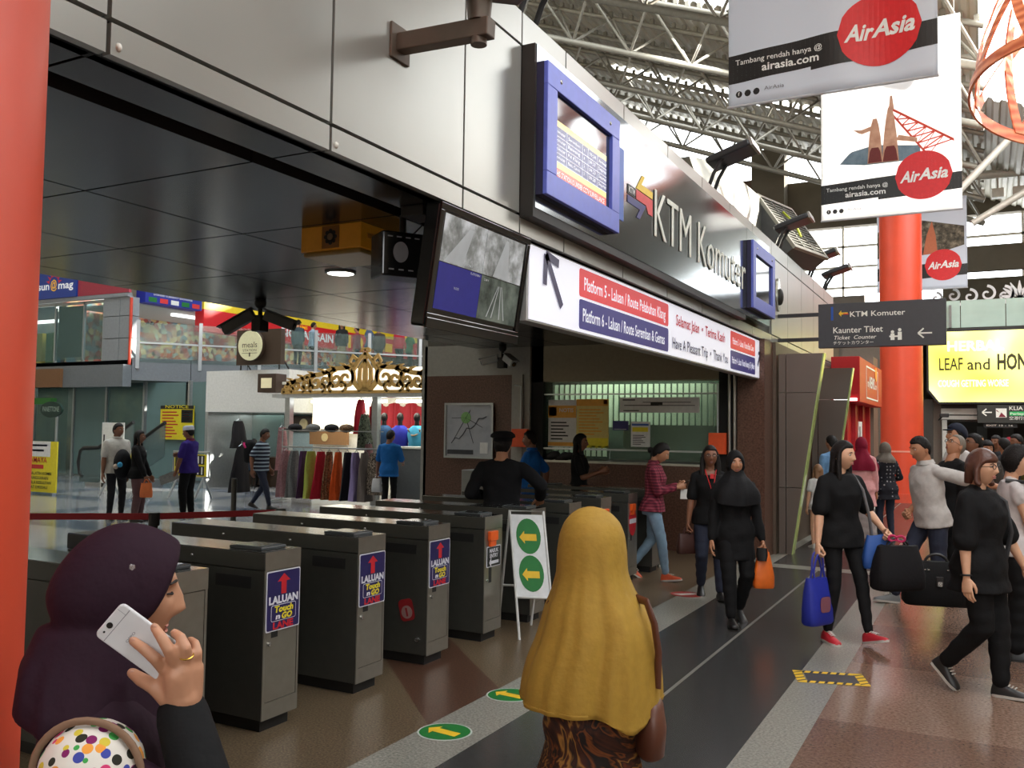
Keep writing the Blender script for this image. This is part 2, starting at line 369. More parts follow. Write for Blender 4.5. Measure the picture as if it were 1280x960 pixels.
# two-storey shops across the atrium
m_slab = M('slab_cladding', srgb(120, 126, 132), .45, .3)
m_pan = M('grey_cladding', srgb(150, 156, 162), .4, .3)
b = MB()
A, B = Vector((-22.3, 18, 0)), Vector((-15.2, 27.2, 0)); dn = (B-A).normalized(); nn = Vector((dn.y, -dn.x, 0))
fr = Frame(A, dn, (0, 0, 1))
L_AB = (B-A).length
for k in range(7): b.obox(fr, L_AB*k/7+.01, L_AB*(k+1)/7-.01, 2.95, 3.62, -.35, 0, 0)
b.add([A+Vector((0, 0, 3.55)), B+Vector((0, 0, 3.55)), (-15.2, 33.9, 3.55), (-33.9, 33.9, 3.55), (-33.9, 18, 3.55)], [(0, 1, 2, 3, 4)], 0)
b.add([A+Vector((0, 0, 3.0)), B+Vector((0, 0, 3.0)), (-15.2, 33.9, 3.0), (-33.9, 33.9, 3.0), (-33.9, 18, 3.0)], [(4, 3, 2, 1, 0)], 0)
b.box(-33.9, -22.3, 17.7, 18.0, 2.75, 3.4, 0)
struct(b.build('floor_gallery', [m_slab], loc=(0, 0, 0)))

# ticket office front, a granite wall facing the gates
m_gran = MT('granite_red', 'noise', [srgb(64, 42, 33), srgb(90, 62, 50), srgb(108, 80, 66)], 40, .35, pos=[.3, .5, .72], det=6, spec=.4)
m_band = M('grey_panel', srgb(150, 148, 140), .5)
m_beigeb = M('beige_bulkhead', srgb(150, 138, 112), .6)
b = MB()
b.box(-7.95, -6.36, 12, 12.4, 0, 2.48, 0); b.box(-7.95, -6.05, 12, 12.4, 2.48, 2.96, 1)
b.box(-6.36, -6.05, 12.0, 12.4, 0, 2.48, 1); b.box(-6.25, -6.16, 11.97, 12.0, 0, 2.48, 1)
b.box(-6.05, -5.85, 12.05, 12.4, 0, 2.96, 2)
b.box(-6.05, -2.62, 12.05, 12.4, 2.37, 2.96, 3); b.box(-5.85, -3.18, 12.05, 12.4, 0, 1.17, 0)
b.box(-3.18, -2.92, 12.02, 12.4, 0, 2.96, 2); b.box(-2.92, -2.56, 11.98, 12.5, 0, 2.9, 0); b.box(-2.7, -2.52, 12.5, 19.5, 0, 2.9, 4)
b.box(-8.0, -7.9, 12.0, 19.5, 0, 4.3, 1)
b.box(-7.9, -2.7, 15.5, 15.7, 0, 2.96, 1)
struct(b.build('wall_ticket_office', [m_gran, m_band, m_black, m_beigeb, M('pillar_umber', srgb(96, 82, 70), .5, .2)], loc=(0, 0, 0)))
struct(MB().box(-6.05, -2.7, 12.4, 15.5, 2.9, 2.95).build('ceiling_office', m_band, loc=(0, 0, 0)))
# fascia metal strip columns beside the office pier
b = MB()
for x in (-3.02, -2.95): b.cyl((x, 11.96, 0), (x, 11.96, 2.88), .022, n=10)
struct(b.build('trim_1', M('steel_strip', srgb(150, 148, 142), .3, .8), loc=(0, 0, 0), smooth=50))
# wall at the end of the concourse, under the yellow screen
m_gray_d = M('dark_lintel', srgb(52, 50, 44), .6)
m_col_gr = M('pier_greybrown', srgb(110, 100, 88), .5)
b = MB()
b.box(-3.5, -1.45, 26.4, 27.2, 0, 4.3, 1); b.box(-1.45, -1.2, 26.31, 27.2, 0, 2.6, 0); b.box(-1.2, -1.0, 26.5, 27.2, 0, 2.6, 1)
b.box(-1.0, 9, 26.4, 27.2, 2.02, 4.4, 0); b.box(-3.5, 9, 26.3, 34, 4.4, 4.5, 0)
b.box(-1.0, 9, 33, 33.2, 0, 4.4, 0); b.box(-14, -3.4, 31, 31.2, 0, 6.2, 1)
struct(b.build('wall_end', [m_gray_d, m_col_gr], loc=(0, 0, 0)))
struct(MB().box(-1.0, -.15, 26.3, 26.4, 2.2, 2.36).box(-1.0, -.15, 26.32, 26.4, 2.07, 2.17).box(-.98, -.86, 26.3, 26.4, 0, 2.05).build('trim_2', M('pale_shutter_box', srgb(176, 176, 168), .5), loc=(0, 0, 0)))
# ================================================================== things on the fascia
m_steelp = M('brushed_panel', srgb(146, 152, 154), .1, .95, var=.04, scale=3)
m_frame = M('black_frame', srgb(34, 32, 28), .5, .2)
m_white_p = M('print_white', srgb(232, 232, 228), .5)
m_navy = M('print_navy', srgb(46, 44, 110), .5)
m_redp = M('print_red', srgb(214, 52, 52), .5)
m_yel = M('print_yellow', srgb(238, 200, 50), .5)
m_blk = M('print_black', srgb(28, 28, 28), .5)
m_scr = M('screw_steel', srgb(190, 190, 186), .25, .9)
# large brushed signboard
XP = -2.5
t = thing('station_signboard', 'long brushed metal signboard with tall white lettering on the fascia', 'sign', (-2.55, 8, 3.0))
b = MB(); b.box(-2.6, XP-.005, 4.98, 10.7, 3.0, 3.06, 0); b.box(-2.6, XP-.005, 4.98, 5.0, 3.06, 4.12, 0); b.build('casing', m_frame, t)
MB().box(-2.59, XP, 5.0, 10.7, 3.06, 4.12).build('panel', m_steelp, t)
MB().box(XP, XP+.006, 6.44, 6.55, 3.3, 3.87).build('blue_bar', M('bar_blue', srgb(24, 84, 176), .4), t)
fr = FX((XP+.004, 0, 0))
b = MB(); b.text('KTM', fr, .44, 1.08, 7.29, 3.33, bold=-.008, depth=.006); b.text('Komuter', fr, .44, 1.98, 8.62, 3.33, bold=-.008, depth=.006); b.build('lettering', M('letter_white', srgb(226, 228, 214), .5), t)
b = MB()
for m_, pp in enumerate((((6.84, 3.64), (7.25, 3.64), (7.25, 3.7), (6.97, 3.7), (7.05, 3.78), (6.98, 3.78)), ((6.84, 3.55), (7.08, 3.55), (7.14, 3.49), (7.25, 3.49), (7.25, 3.63), (6.84, 3.63)), ((6.64, 3.48), (6.93, 3.48), (6.85, 3.4), (6.93, 3.4), (7.08, 3.54), (6.64, 3.54)), ((6.64, 3.55), (6.82, 3.55), (6.82, 3.63), (6.64, 3.63)))): b.prism(pp, fr, .001, m_)
b.text('KTM', fr, .05, .14, 6.66, 3.565, 4, .01, z=.006)
b.build('logo', [m_yel, m_redp, m_navy, m_blk, m_white_p], t)

def frame_box(b, fr, x0, x1, y0, y1, bw, d, m=0, z0=0):
    b.obox(fr, x0, x1, y1-bw, y1, z0, z0+d, m); b.obox(fr, x0, x1, y0, y0+bw, z0, z0+d, m)
    b.obox(fr, x0, x0+bw, y0+bw, y1-bw, z0, z0+d, m); b.obox(fr, x1-bw, x1, y0+bw, y1-bw, z0, z0+d, m)
m_bluef = M('frame_blue', srgb(86, 100, 190), .35, .1)
m_blued = M('frame_side', srgb(20, 22, 60), .5)
m_scrn = M('screen_glass', srgb(40, 46, 56), .06, spec=.8)
def emis(name, c, e): return M(name, c, .25, emit=e, var=.03)
m_e_navy = emis('lit_navy', srgb(40, 52, 110), .35); m_e_yel = emis('lit_yellow', srgb(246, 226, 120), .35); m_e_org = emis('lit_red', srgb(228, 84, 50), .4); m_e_w = emis('lit_white', srgb(225, 228, 235), .45)
def departures(name, label, y0, y1, z0, z1, full):
    t = thing(name, label, 'screen', (-2.45, (y0+y1)/2, z0))
    fr = FX((XP, 0, 0)); b = MB(); b.obox(fr, y0, y1, z0, z1, .001, .05); b.build('casing', m_blued, t)
    b = MB(); frame_box(b, fr, y0, y1, z0, z1, .15, .03, 0, .05); b.build('bezel', m_bluef, t, bevel=.004)
    a0, a1, c0, c1 = y0+.15, y1-.15, z0+.15, z1-.15; h = c1-c0; w = a1-a0
    d = MB(); f2 = FX((XP+.05, 0, 0))
    d.obox(f2, a0, a1, c0, c1, 0, .003, 0)
    if full:
        d.obox(f2, a0, a1-.06, c0+.0, c0+.13*h, .003, .005, 2); d.obox(f2, a0, a1-.06, c0+.13*h, c0+.2*h, .003, .005, 1)
        d.obox(f2, a0, a1-.06, c0+.2*h, c0+.62*h, .003, .005, 3); d.obox(f2, a0, a1-.06, c0+.62*h, c0+.69*h, .003, .005, 1)
        rows = [('Komuter', 'Seremban', '6', '09:24', 'Arrived'), ('Komuter', 'Rawang', '4', '09:27', 'Departed'), ('Komuter', 'Pel Klang', '5', '09:23', 'Departed'), ('Komuter', 'Batu Caves', '3', '09:28', 'Departed')]
        for i, r in enumerate(rows):
            yy = c0+h*(.54-.1*i); xx = [a0+.02, a0+.23*w, a0+.5*w, a0+.6*w, a0+.78*w]; ww = [.16*w, .2*w, None, .12*w, .15*w]
            for q in range(5): d.text(r[q], f2, .026*h/.6, ww[q], xx[q], yy, 4, .01, z=.007)
            d.obox(f2, a0, a1-.06, yy-.022, yy-.018, .005, .006, 4)
        for q in (.21, .48, .58, .76): d.obox(f2, a0+q*w-.002, a0+q*w+.002, c0+.2*h, c0+.62*h, .005, .006, 4)
        d.text('THIS STATION IS UNDER CCTV SURVEILLANCE', f2, .036, w-.12, a0+.02, c0+.035*h, 4, .01, z=.007)
    d.build('display', [m_scrn, m_e_yel, m_e_org, m_e_navy, m_e_w], t)
    s = MB()
    for y in (y0+.2, y1-.2): s.sph((XP+.08, y, z1-.075), (.008, .016, .016), 10, 6)
    s.build('screw', m_scr, t, 60)
    return t
departures('departure_screen', 'blue framed train departures screen on the near end of the brushed signboard', 5.0, 6.27, 3.14, 4.0, True)
departures('departure_screen', 'blue framed screen seen nearly edge-on at the far end of the brushed signboard', 10.72, 11.98, 3.15, 3.97, False)
# backing of the second screen
tag(MB().box(-2.6, XP, 10.71, 12.0, 3.06, 4.12).build('mounting_panel', m_steelp), 'grey metal panel behind the far blue framed screen', 'panel')
b = MB(); fo = FX((-2.59, 12.95, 3.62)); b.disc(fo, .1, .24, d=.03); t = tag(b.build('fascia_lamp', M('lamp_chrome', srgb(200, 200, 190), .2, .9), smooth=40), 'oval chrome lamp on the bright fascia just past the far screen', 'lamp')
b = MB(); b.sph(fo.p(.02, -.03, .04), (.05, .06, .12), 12, 8); b.build('reflector', m_frame, t, 60)

# hanging platform lightbox
t = thing('platform_sign', 'long white illuminated platform sign hung under the fascia', 'sign', (-2.64, 8.6, 2.36))
m_lbox = M('lightbox_white', srgb(236, 236, 244), .4, emit=.42, ecol=srgb(225, 226, 240), var=.02)
m_lred = M('lightbox_red', srgb(226, 66, 70), .4, emit=.2, var=.02); m_lnav = M('lightbox_navy', srgb(62, 56, 128), .4, emit=.14, var=.02)
m_lgrey = M('lightbox_charcoal', srgb(70, 66, 96), .4)
y0, y1, z0, z1 = 5.17, 12.1, 2.36, 2.885
MB().box(-2.74, -2.635, y0, y1, z0, z1).build('casing', M('sign_casing', srgb(180, 180, 176), .4, .5), t, bevel=.006)
fr = FX((-2.634, 0, 0)); b = MB(); b.obox(fr, y0+.015, y1-.015, z0+.015, z1-.015, 0, .006, 0)
pl = MB()
for a0, a1, c0, c1, m in ((6.0, 8.1, 2.64, 2.85, 1), (6.0, 8.1, 2.4, 2.62, 2), (10.45, 11.72, 2.64, 2.85, 1), (10.45, 11.72, 2.4, 2.62, 2)): b.rrect(fr, a0, a1, c0, c1, .025, .003, m, .006)
b.build('face', [m_lbox, m_lred, m_lnav], t)
b = MB()
b.text('Platform 5 - Laluan / Route Pelabuhan Klang', fr, .1, 1.92, 6.08, 2.695, 0, .012, z=.012); b.text('Platform 6 - Laluan / Route Seremban & Gemas', fr, .1, 1.92, 6.06, 2.46, 0, .012, z=.012)
b.text('Platform 3 - Laluan / Route Batu Caves', fr, .08, 1.1, 10.53, 2.7, 0, .012, z=.012); b.text('Platform 4 - Laluan / Route Rawang & Tg Malim', fr, .08, 1.16, 10.5, 2.47, 0, .012, z=.012)
b.text('Selamat Jalan  \u2022  Terima Kasih', fr, .11, 1.85, 8.33, 2.68, 1, .014, z=.012); b.text('Have A Pleasant Trip  \u2022  Thank You', fr, .11, 2.1, 8.22, 2.45, 2, .012, z=.012)
def arrow(b, fr, cx, cy, L, ang, wd, m, z=.012, d=.002, head=.45):
    c, s = math.cos(ang), math.sin(ang); h = head*L
    p = [(-L/2, -wd/2), (L/2-h*.6, -wd/2), (L/2-h*.6, -h*.75), (L/2, 0), (L/2-h*.6, h*.75), (L/2-h*.6, wd/2), (-L/2, wd/2)]
    b.prism([(cx+c*x-s*y, cy+s*x+c*y) for x, y in p], fr, d, m, z)
def barrow(b, fr, cx, cy, L, ang, wd, m, z=.012, d=.002, hl=.5):      # open arrow made of three bars
    def bar(x0, y0, x1, y1):
        a = math.atan2(y1-y0, x1-x0); nx, ny = -math.sin(a)*wd/2, math.cos(a)*wd/2
        b.prism([(x0-nx, y0-ny), (x1-nx, y1-ny), (x1+nx, y1+ny), (x0+nx, y0+ny)], fr, d, m, z)
    c, s = math.cos(ang), math.sin(ang); tx, ty = cx+c*L/2, cy+s*L/2
    bar(cx-c*L/2, cy-s*L/2, tx, ty)
    for q in (2.4, -2.4): bar(tx, ty, tx+L*hl*math.cos(ang+q), ty+L*hl*math.sin(ang+q))
barrow(b, fr, 5.55, 2.68, .42, 2.25, .06, 2); barrow(b, fr, 11.93, 2.62, .24, .85, .045, 2)
b.build('lettering', [m_lbox, M('ink_red', srgb(200, 36, 44), .5), m_lgrey], t)

# platform monitor hung in front of the sign
m_tv = M('tv_black', srgb(20, 20, 20), .18, spec=.6)
t = thing('platform_monitor', 'large black monitor showing four camera views, hung under the fascia', 'monitor', (-2.66, 4.6, 2.2))
v = Vector((.1, 0, .68)).normalized(); fr = Frame((-2.7, 4.05, 2.205), (0, 1, 0), v)
b = MB(); b.rrect(fr, 0, 1.08, 0, .69, .02, .09, 0, -.09); b.build('case', m_tv, t, bevel=.008)
b = MB(); frame_box(b, fr, 0, 1.08, .04, .69, .04, .012); b.obox(fr, 0, 1.08, -.005, .055, 0, .018); b.build('bezel', M('tv_gloss', srgb(16, 16, 16), .08, spec=.7), t, bevel=.004)
m_vid1 = MT('video_grey', 'noise', [srgb(70, 72, 70), srgb(120, 122, 120), srgb(176, 178, 180), srgb(196, 198, 204)], 5, .15, pos=[.3, .45, .6, .75], det=5)
m_vid2 = MT('video_olive', 'noise', [srgb(40, 46, 42), srgb(92, 100, 92), srgb(120, 126, 116)], 6, .15, pos=[.3, .55, .75], det=5)
m_vid3 = M('video_blue', srgb(40, 42, 112), .15, emit=.3, ecol=srgb(40, 42, 130))
for m, e in ((m_vid1, .45), (m_vid2, .3)):
    n = m.node_tree; p = n.nodes['Principled BSDF']; r = [x for x in n.nodes if x.type == 'VALTORGB'][0]; n.links.new(r.outputs[0], p.inputs['Emission Color']); p.inputs['Emission Strength'].default_value = e
b = MB(); b.obox(fr, .04, 1.04, .1, .65, .001, .004, 0)
b.obox(fr, .06, .53, .375, .64, .004, .006, 1); b.obox(fr, .535, 1.02, .375, .64, .004, .006, 1); b.obox(fr, .06, .53, .11, .37, .004, .006, 2); b.obox(fr, .535, 1.02, .11, .37, .004, .006, 3)
# rails and platform edge of the camera views
for x in (.64, .7, .8, .86): b.add([fr.p(x, .13, .0065), fr.p(x+.012, .13, .0065), fr.p(.765+(x-.75)*.2+.005, .33, .0065), fr.p(.765+(x-.75)*.2, .33, .0065)], [(0, 1, 2, 3)], 4)
b.add([fr.p(.1, .38, .0065), fr.p(.3, .38, .0065), fr.p(.38, .6, .0065), fr.p(.33, .6, .0065)], [(0, 1, 2, 3)], 4); b.add([fr.p(.66, .38, .0065), fr.p(.86, .38, .0065), fr.p(.8, .62, .0065), fr.p(.77, .62, .0065)], [(0, 1, 2, 3)], 4)
b.text('VLOSS', fr, .014, None, .24, .24, 4, .01, z=.008); b.text('PLATFORM 4', fr, .014, None, .4, .35, 4, .01, z=.008); b.text('CAM 4', fr, .014, None, .56, .34, 4, .01, z=.008); b.text('PLATFORM 3', fr, .014, None, .3, .39, 4, .01, z=.008)
b.build('display', [m_tv, m_vid1, m_vid3, m_vid2, M('video_white', srgb(170, 174, 176), .3, emit=.12)], t)
b = MB(); b.obox(fr, .45, .63, .3, .5, -.16, -.09); b.tube([fr.p(.54, .4, -.13), (-2.78, 4.59, 2.8), (-2.78, 4.59, 2.9)], .02, 8); b.build('bracket', m_frame, t, 50)

# speaker box and bits under the soffit beside the monitor
t = thing('wall_speaker', 'black speaker box with pale round cone behind the monitor', 'speaker', (-3.0, 4.3, 2.5))
u = Vector((.55, .83, 0)).normalized(); fr = Frame((-3.02, 4.1, 2.52), u, (0, 0, 1)); b = MB(); b.obox(fr, 0, .32, 0, .26, -.2, 0); b.build('cabinet', m_tv, t, bevel=.01)
b = MB(); b.disc(fr.at(.11, .14), .045, .06, d=.008); b.build('cone', M('cone_grey', srgb(120, 118, 120), .5), t, 40)
b = MB()
for k in range(5): b.obox(fr, .03+.055*k, .06+.055*k, .225, .232, 0, .003)
for k in range(3): b.obox(fr, .04+.06*k, .07+.06*k, .035, .042, 0, .003)
b.build('marks', M('marks_grey', srgb(130, 130, 130), .5), t)
b = MB(); b.tube([fr.p(.16, .26, -.1), fr.p(.16, .38, -.1)], .02, 8); b.tube([fr.p(.2, .26, -.05), fr.p(.24, .31, 0), fr.p(.2, .38, -.05)], .006, 6); b.build('bracket', m_frame, t, 50)
tag(MB().box(-2.9, -2.75, 4.1, 4.28, 2.84, 2.9).build('junction_box', M('box_grey', srgb(60, 60, 58), .4, .4), bevel=.006), 'small grey junction box on the soffit at the monitor top', 'box')

# amber lit box under the soffit
m_amb = M('amber_panel', srgb(196, 132, 26), .4, emit=.05)
t = thing('amber_sign_box', 'amber box sign with dark flower emblem fixed under the dark canopy', 'sign', (-3.56, 4.5, 2.72))
b = MB(); p = [(-3.8, 4.3), (-3.33, 4.3), (-3.33, 4.72), (-3.8, 4.72)]
b.loft([[Vector((x, y, 2.745)) for x, y in p], [Vector((x, y, 2.9)) for x, y in p]]); b.build('body', m_amb, t, bevel=.004)
b = MB(); q = [(x*.96-3.56*.04, y*.96+4.51*.04) for x, y in p]; b.loft([[Vector((x, y, 2.715)) for x, y in q], [Vector((x, y, 2.745)) for x, y in q]]); b.build('base', M('amber_base', srgb(150, 120, 60), .3), t, bevel=.012)
fr = FY((-3.57, 4.298, 2.825)); b = MB(); b.obox(fr, -.06, .075, -.07, .07, 0, .002, 0)
for k in range(8): b.disc(fr.at(.008+.036*math.cos(k*PI/4), .036*math.sin(k*PI/4)), .014, n=10, m=1, d=.003, z0=.002)
b.disc(fr.at(.008, 0), .034, n=20, m=1, d=.003, z0=.002); b.disc(fr.at(.008, 0), .022, n=16, m=2, d=.003, z0=.005)
b.build('emblem', [M('amber_brown', srgb(140, 92, 30), .5), m_blk, M('emblem_grey', srgb(120, 96, 70), .5)], t)
fr = FX((-3.328, 4.36, 2.83)); b = MB(); b.obox(fr, 0, .3, -.02, .012, 0, .002); b.build('stripe', M('amber_light', srgb(226, 170, 70), .4), t)
# downlight
t = thing('ceiling_downlight', 'round white recessed downlight in the dark canopy', 'light', (-4.58, 5.66, 2.9))
b = MB(); b.disc(FZ((-4.58, 5.66, 2.885)), .105, d=.01); b.build('lens', M('downlight_lens', (1, .98, .93), .4, emit=9, ecol=(1, .97, .9), var=.01), t)
b = MB(); ring = lambda r, z: [Vector((-4.58+r*math.cos(a*PI/16), 5.66+r*math.sin(a*PI/16), z)) for a in range(32)]
b.loft([ring(.105, 2.9), ring(.125, 2.9), ring(.125, 2.89), ring(.105, 2.885)], cap=False); b.build('rim', M('downlight_rim', srgb(120, 120, 118), .4, .5), t, 40)
l = bpy.data.lights.new('downlight', 'SPOT'); l.energy = 12; l.spot_size = 2.2; l.color = (1, .95, .85); l.shadow_soft_size = .08
o = bpy.data.objects.new('downlight', l); COL.objects.link(o); o.location = (-4.58, 5.66, 2.87)

# twin cameras hung from the soffit
def cctv(label, p, ztop, heads, mat):
    t = thing('security_camera', label, 'security camera', p)
    x, y, z = p
    b = MB(); b.cyl((x, y, ztop), (x, y, z+.04), .022, n=10); b.sph((x, y, ztop-.03), .06, 14, 8); b.build('pole', m_frame, t, 50)
    MB().box(x-.06, x+.06, y-.06, y+.06, z-.1, z+.06).build('mount', m_frame, t, bevel=.008)
    for yaw, pit, L in heads:
        d = Vector((math.cos(yaw)*math.cos(pit), math.sin(yaw)*math.cos(pit), math.sin(pit))); r = d.cross(Vector((0, 0, 1))).normalized(); u = r.cross(d)
        c = Vector((x, y, z+.03))+Vector((math.cos(yaw), math.sin(yaw), 0))*.13; f = Frame(c, d, u)
        b = MB(); b.obox(f, -L*.25, L*.75, -.045, .055, -.055, .055, 0); h = b.build('housing', mat, t, bevel=.012)
        b = MB(); b.obox(f, -L*.3, L*.85, .055, .068, -.07, .07); b.build('hood', mat, h, bevel=.004)
        b = MB(); b.cyl(f.p(L*.74, 0, 0), f.p(L*.78, 0, 0), .035, n=14); b.build('lens', m_tv, h, 40)
        b = MB(); b.tube([(x, y, z), c], .016, 8); b.build('arm', m_frame, t, 50)
    return t
p = onX(325, 402, -6.35); cctv('boxy twin security cameras on a black pole under the canopy left of the amber box', p, 2.9, [(math.radians(210), -.55, .34), (math.radians(20), -.35, .32)], M('camera_grey', srgb(86, 88, 86), .5))
p = onY(628, 452, 11.75); cctv('pair of pale security cameras under the beam above the wall map', p, 2.9, [(math.radians(200), -.25, .26), (math.radians(335), -.5, .24)], M('camera_white', srgb(170, 172, 170), .5))
# long camera bracket on the fascia
m_brk = M('bracket_brown', srgb(96, 84, 72), .5, .3)
t = thing('bracket_camera', 'brown camera on a long box arm sticking out of the fascia', 'security camera', (-2.6, 3.62, 3.45))
b = MB(); b.box(-2.6, -2.585, 3.55, 3.71, 3.5, 3.68); b.build('wall_plate', m_brk, t, bevel=.003)
a0, a1 = Vector((-2.59, 3.63, 3.59)), Vector((-2.08, 3.63, 3.57)); d = (a1-a0).normalized(); f = Frame(a0, d, Vector((0, 1, 0)).cross(d)*-1)
b = MB(); b.obox(f, 0, .53, -.045, .045, -.04, .04); b.build('arm', m_brk, t, bevel=.006)
b = MB(); b.cyl(a1-d*.05+Vector((0, 0, -.075)), a1-d*.05+Vector((0, 0, -.03)), .04, n=18); b.cyl(a1-d*.05+Vector((0, 0, .04)), a1-d*.05+Vector((0, 0, .16)), .055, .065, 18); b.sph(a0+d*.2+Vector((0, 0, .05)), .012); b.sph(a0+d*.34+Vector((0, 0, .05)), .012); b.build('swivel', m_brk, t, 50)
b = MB(); f = Frame(a1+Vector((.0, .0, .26)), (.5, .8, .15), (-.1, -.1, .98)); b.obox(f, -.32, .2, -.1, .08, -.08, .08); h = b.build('housing', m_brk, t, bevel=.015)
b = MB(); b.obox(f, -.3, .3, .08, .1, -.1, .1); b.build('hood', m_brk, h, bevel=.006)

# floodlights standing on the fascia top
m_fl = M('floodlight_grey', srgb(58, 60, 62), .4, .4)
for k, (y, lab) in enumerate(((5.15, 'dark flat floodlight on the fascia top above the departures screen'), (9.7, 'dark flat floodlight on the fascia top above the white lettering'), (13.3, 'floodlight on the fascia top before the square louvred duct'), (16.0, 'floodlight on the fascia top beyond the square louvred duct'), (17.6, 'farthest floodlight on the fascia top, above the hanging dark sign'))):
    t = thing('floodlight', lab, 'floodlight', (-2.62, y, 4.34), group='floodlights on the fascia top')
    for s in (-.11, .11): MB().tube([(-2.66, y+s, 4.34), (-2.6, y+s, 4.5), (-2.5, y+s, 4.66)], .022, 6).build('leg', m_fl, t)
    f = Frame((-2.42, y, 4.7), (0, 1, 0), Vector((.95, 0, .3)))
    b = MB(); b.obox(f, -.2, .2, -.26, .24, -.04, .03); h = b.build('housing', m_fl, t, bevel=.02)
    b = MB(); b.obox(f, -.17, .17, -.2, .22, -.05, -.04); b.build('glass', M('flood_glass', srgb(90, 96, 100), .1, .2), h)
    b = MB(); b.obox(f, -.19, .19, .24, .27, -.05, .04); b.build('visor', M('visor_pale', srgb(160, 160, 156), .4, .4), h)

# duct with square louvre on the roof of the ticket office
m_duct = M('duct_zinc', srgb(150, 150, 142), .3, .75, var=.08, scale=2); m_dg = M('duct_grey', srgb(84, 86, 86), .5, .2)
t = thing('air_duct', 'bent zinc air duct with square louvre on the roof behind the fascia', 'air duct', (-4, 14, 4.33))
b = MB(); b.loft([[Vector(p) for p in ((-4.6, 12.0, 4.33), (-3.2, 12.0, 4.33), (-3.6, 12.0, 5.5), (-4.6, 12.0, 5.5))], [Vector(p) for p in ((-4.6, 13.1, 4.33), (-3.2, 13.1, 4.33), (-3.42, 13.1, 5.68), (-4.6, 13.1, 5.68))], [Vector(p) for p in ((-4.6, 14.5, 4.33), (-3.1, 14.5, 4.33), (-3.1, 14.5, 5.4), (-4.6, 14.5, 5.4))]]); b.build('bend', m_duct, t)
f = Frame((-2.75, 14.9, 5.0), Vector((.25, .97, 0)), Vector((-.55, .1, .83))); n_ = f.n
b = MB(); b.loft([[Vector(p) for p in ((-3.6, 13.6, 4.4), (-3.1, 14.6, 4.4), (-3.1, 14.6, 5.4), (-3.6, 13.6, 5.4))], [f.p(-.62, -.55, -.3), f.p(.62, -.55, -.3), f.p(.62, .55, -.3), f.p(-.62, .55, -.3)]]); b.obox(f, -.62, .62, -.55, .55, -.3, 0); b.build('plenum', m_dg, t)
b = MB(); frame_box(b, f, -.64, .64, -.57, .57, .06, .05); b.build('louvre_frame', m_duct, t)
b = MB()
for k in range(15): b.obox(f, -.58, .58, -.5+k*.068, -.485+k*.068, -.0, .04)
for k in (-.2, .2): b.obox(f, k-.01, k+.01, -.5, .5, 0, .045)
b.build('louvre_blades', M('louvre_steel', srgb(140, 140, 132), .4, .5), t)
b = MB(); b.tube([f.p(-.05, .3, .06), f.p(-.03, .0, .1), f.p(-.06, -.25, .06)], .018, 6); b.build('streamer', M('streamer_yellow', srgb(190, 200, 60), .7), t)
b = MB(); b.cyl((-2.9, 14.9, 4.33), (-2.9, 14.9, 4.8), .05); b.build('prop', m_dg, t)

# ------------------------------------------------------------------ hanging direction sign
m_dks = M('sign_charcoal', srgb(58, 62, 66), .4)
t = thing('direction_sign', 'hanging charcoal ticket counter sign with white arrow and lettering', 'sign', (-1.2, 13, 2.84))
MB().box(-2.035, -.42, 13.0, 13.12, 2.845, 3.46).build('board', m_dks, t, bevel=.004)
b = MB(); b.box(-2.6, -2.03, 13.04, 13.09, 3.3, 3.35); b.box(-2.6, -2.03, 13.04, 13.09, 2.95, 3.0); b.build('bracket', m_fl, t)
f = FY((-2.035, 12.998, 2.845)); m_lw = M('sign_white', srgb(232, 234, 224), .5, emit=.1); b = MB()
b.text('KTM Komuter', f, .075, .7, .42, .42, 0, .008); b.text('Kaunter Tiket', f, .085, .64, .2, .2, 0, .008); b.text('Ticket  Counter', f, .055, .55, .2, .11, 0, .006, shear=.25); b.text('チケットカウンター', f, .042, .52, .2, .04, 0)
barrow(b, f, 1.36, .16, .17, PI, .02, 0, hl=.55)
for x, hh in ((.96, .13), (1.05, .16)): b.disc(f.at(x, .08+hh*.85), .022, n=12, m=0, d=.003, z0=.002); b.obox(f, x-.025, x+.025, .08, .08+hh*.68, .002, .005)
b.obox(f, .92, 1.04, .12, .14, .002, .006); b.build('lettering', m_lw, t)
MB().obox(f, .17, .2, .38, .57, .002, .006).build('blue_bar', M('bar_blue', srgb(24, 84, 176), .4), t)
b = MB(); arrow(b, f, .33, .47, .12, PI, .03, 0, .002, .003, .5); b.obox(f, .33, .4, .455, .47, .004, .006, 1); b.build('logo', [m_yel, m_redp], t)
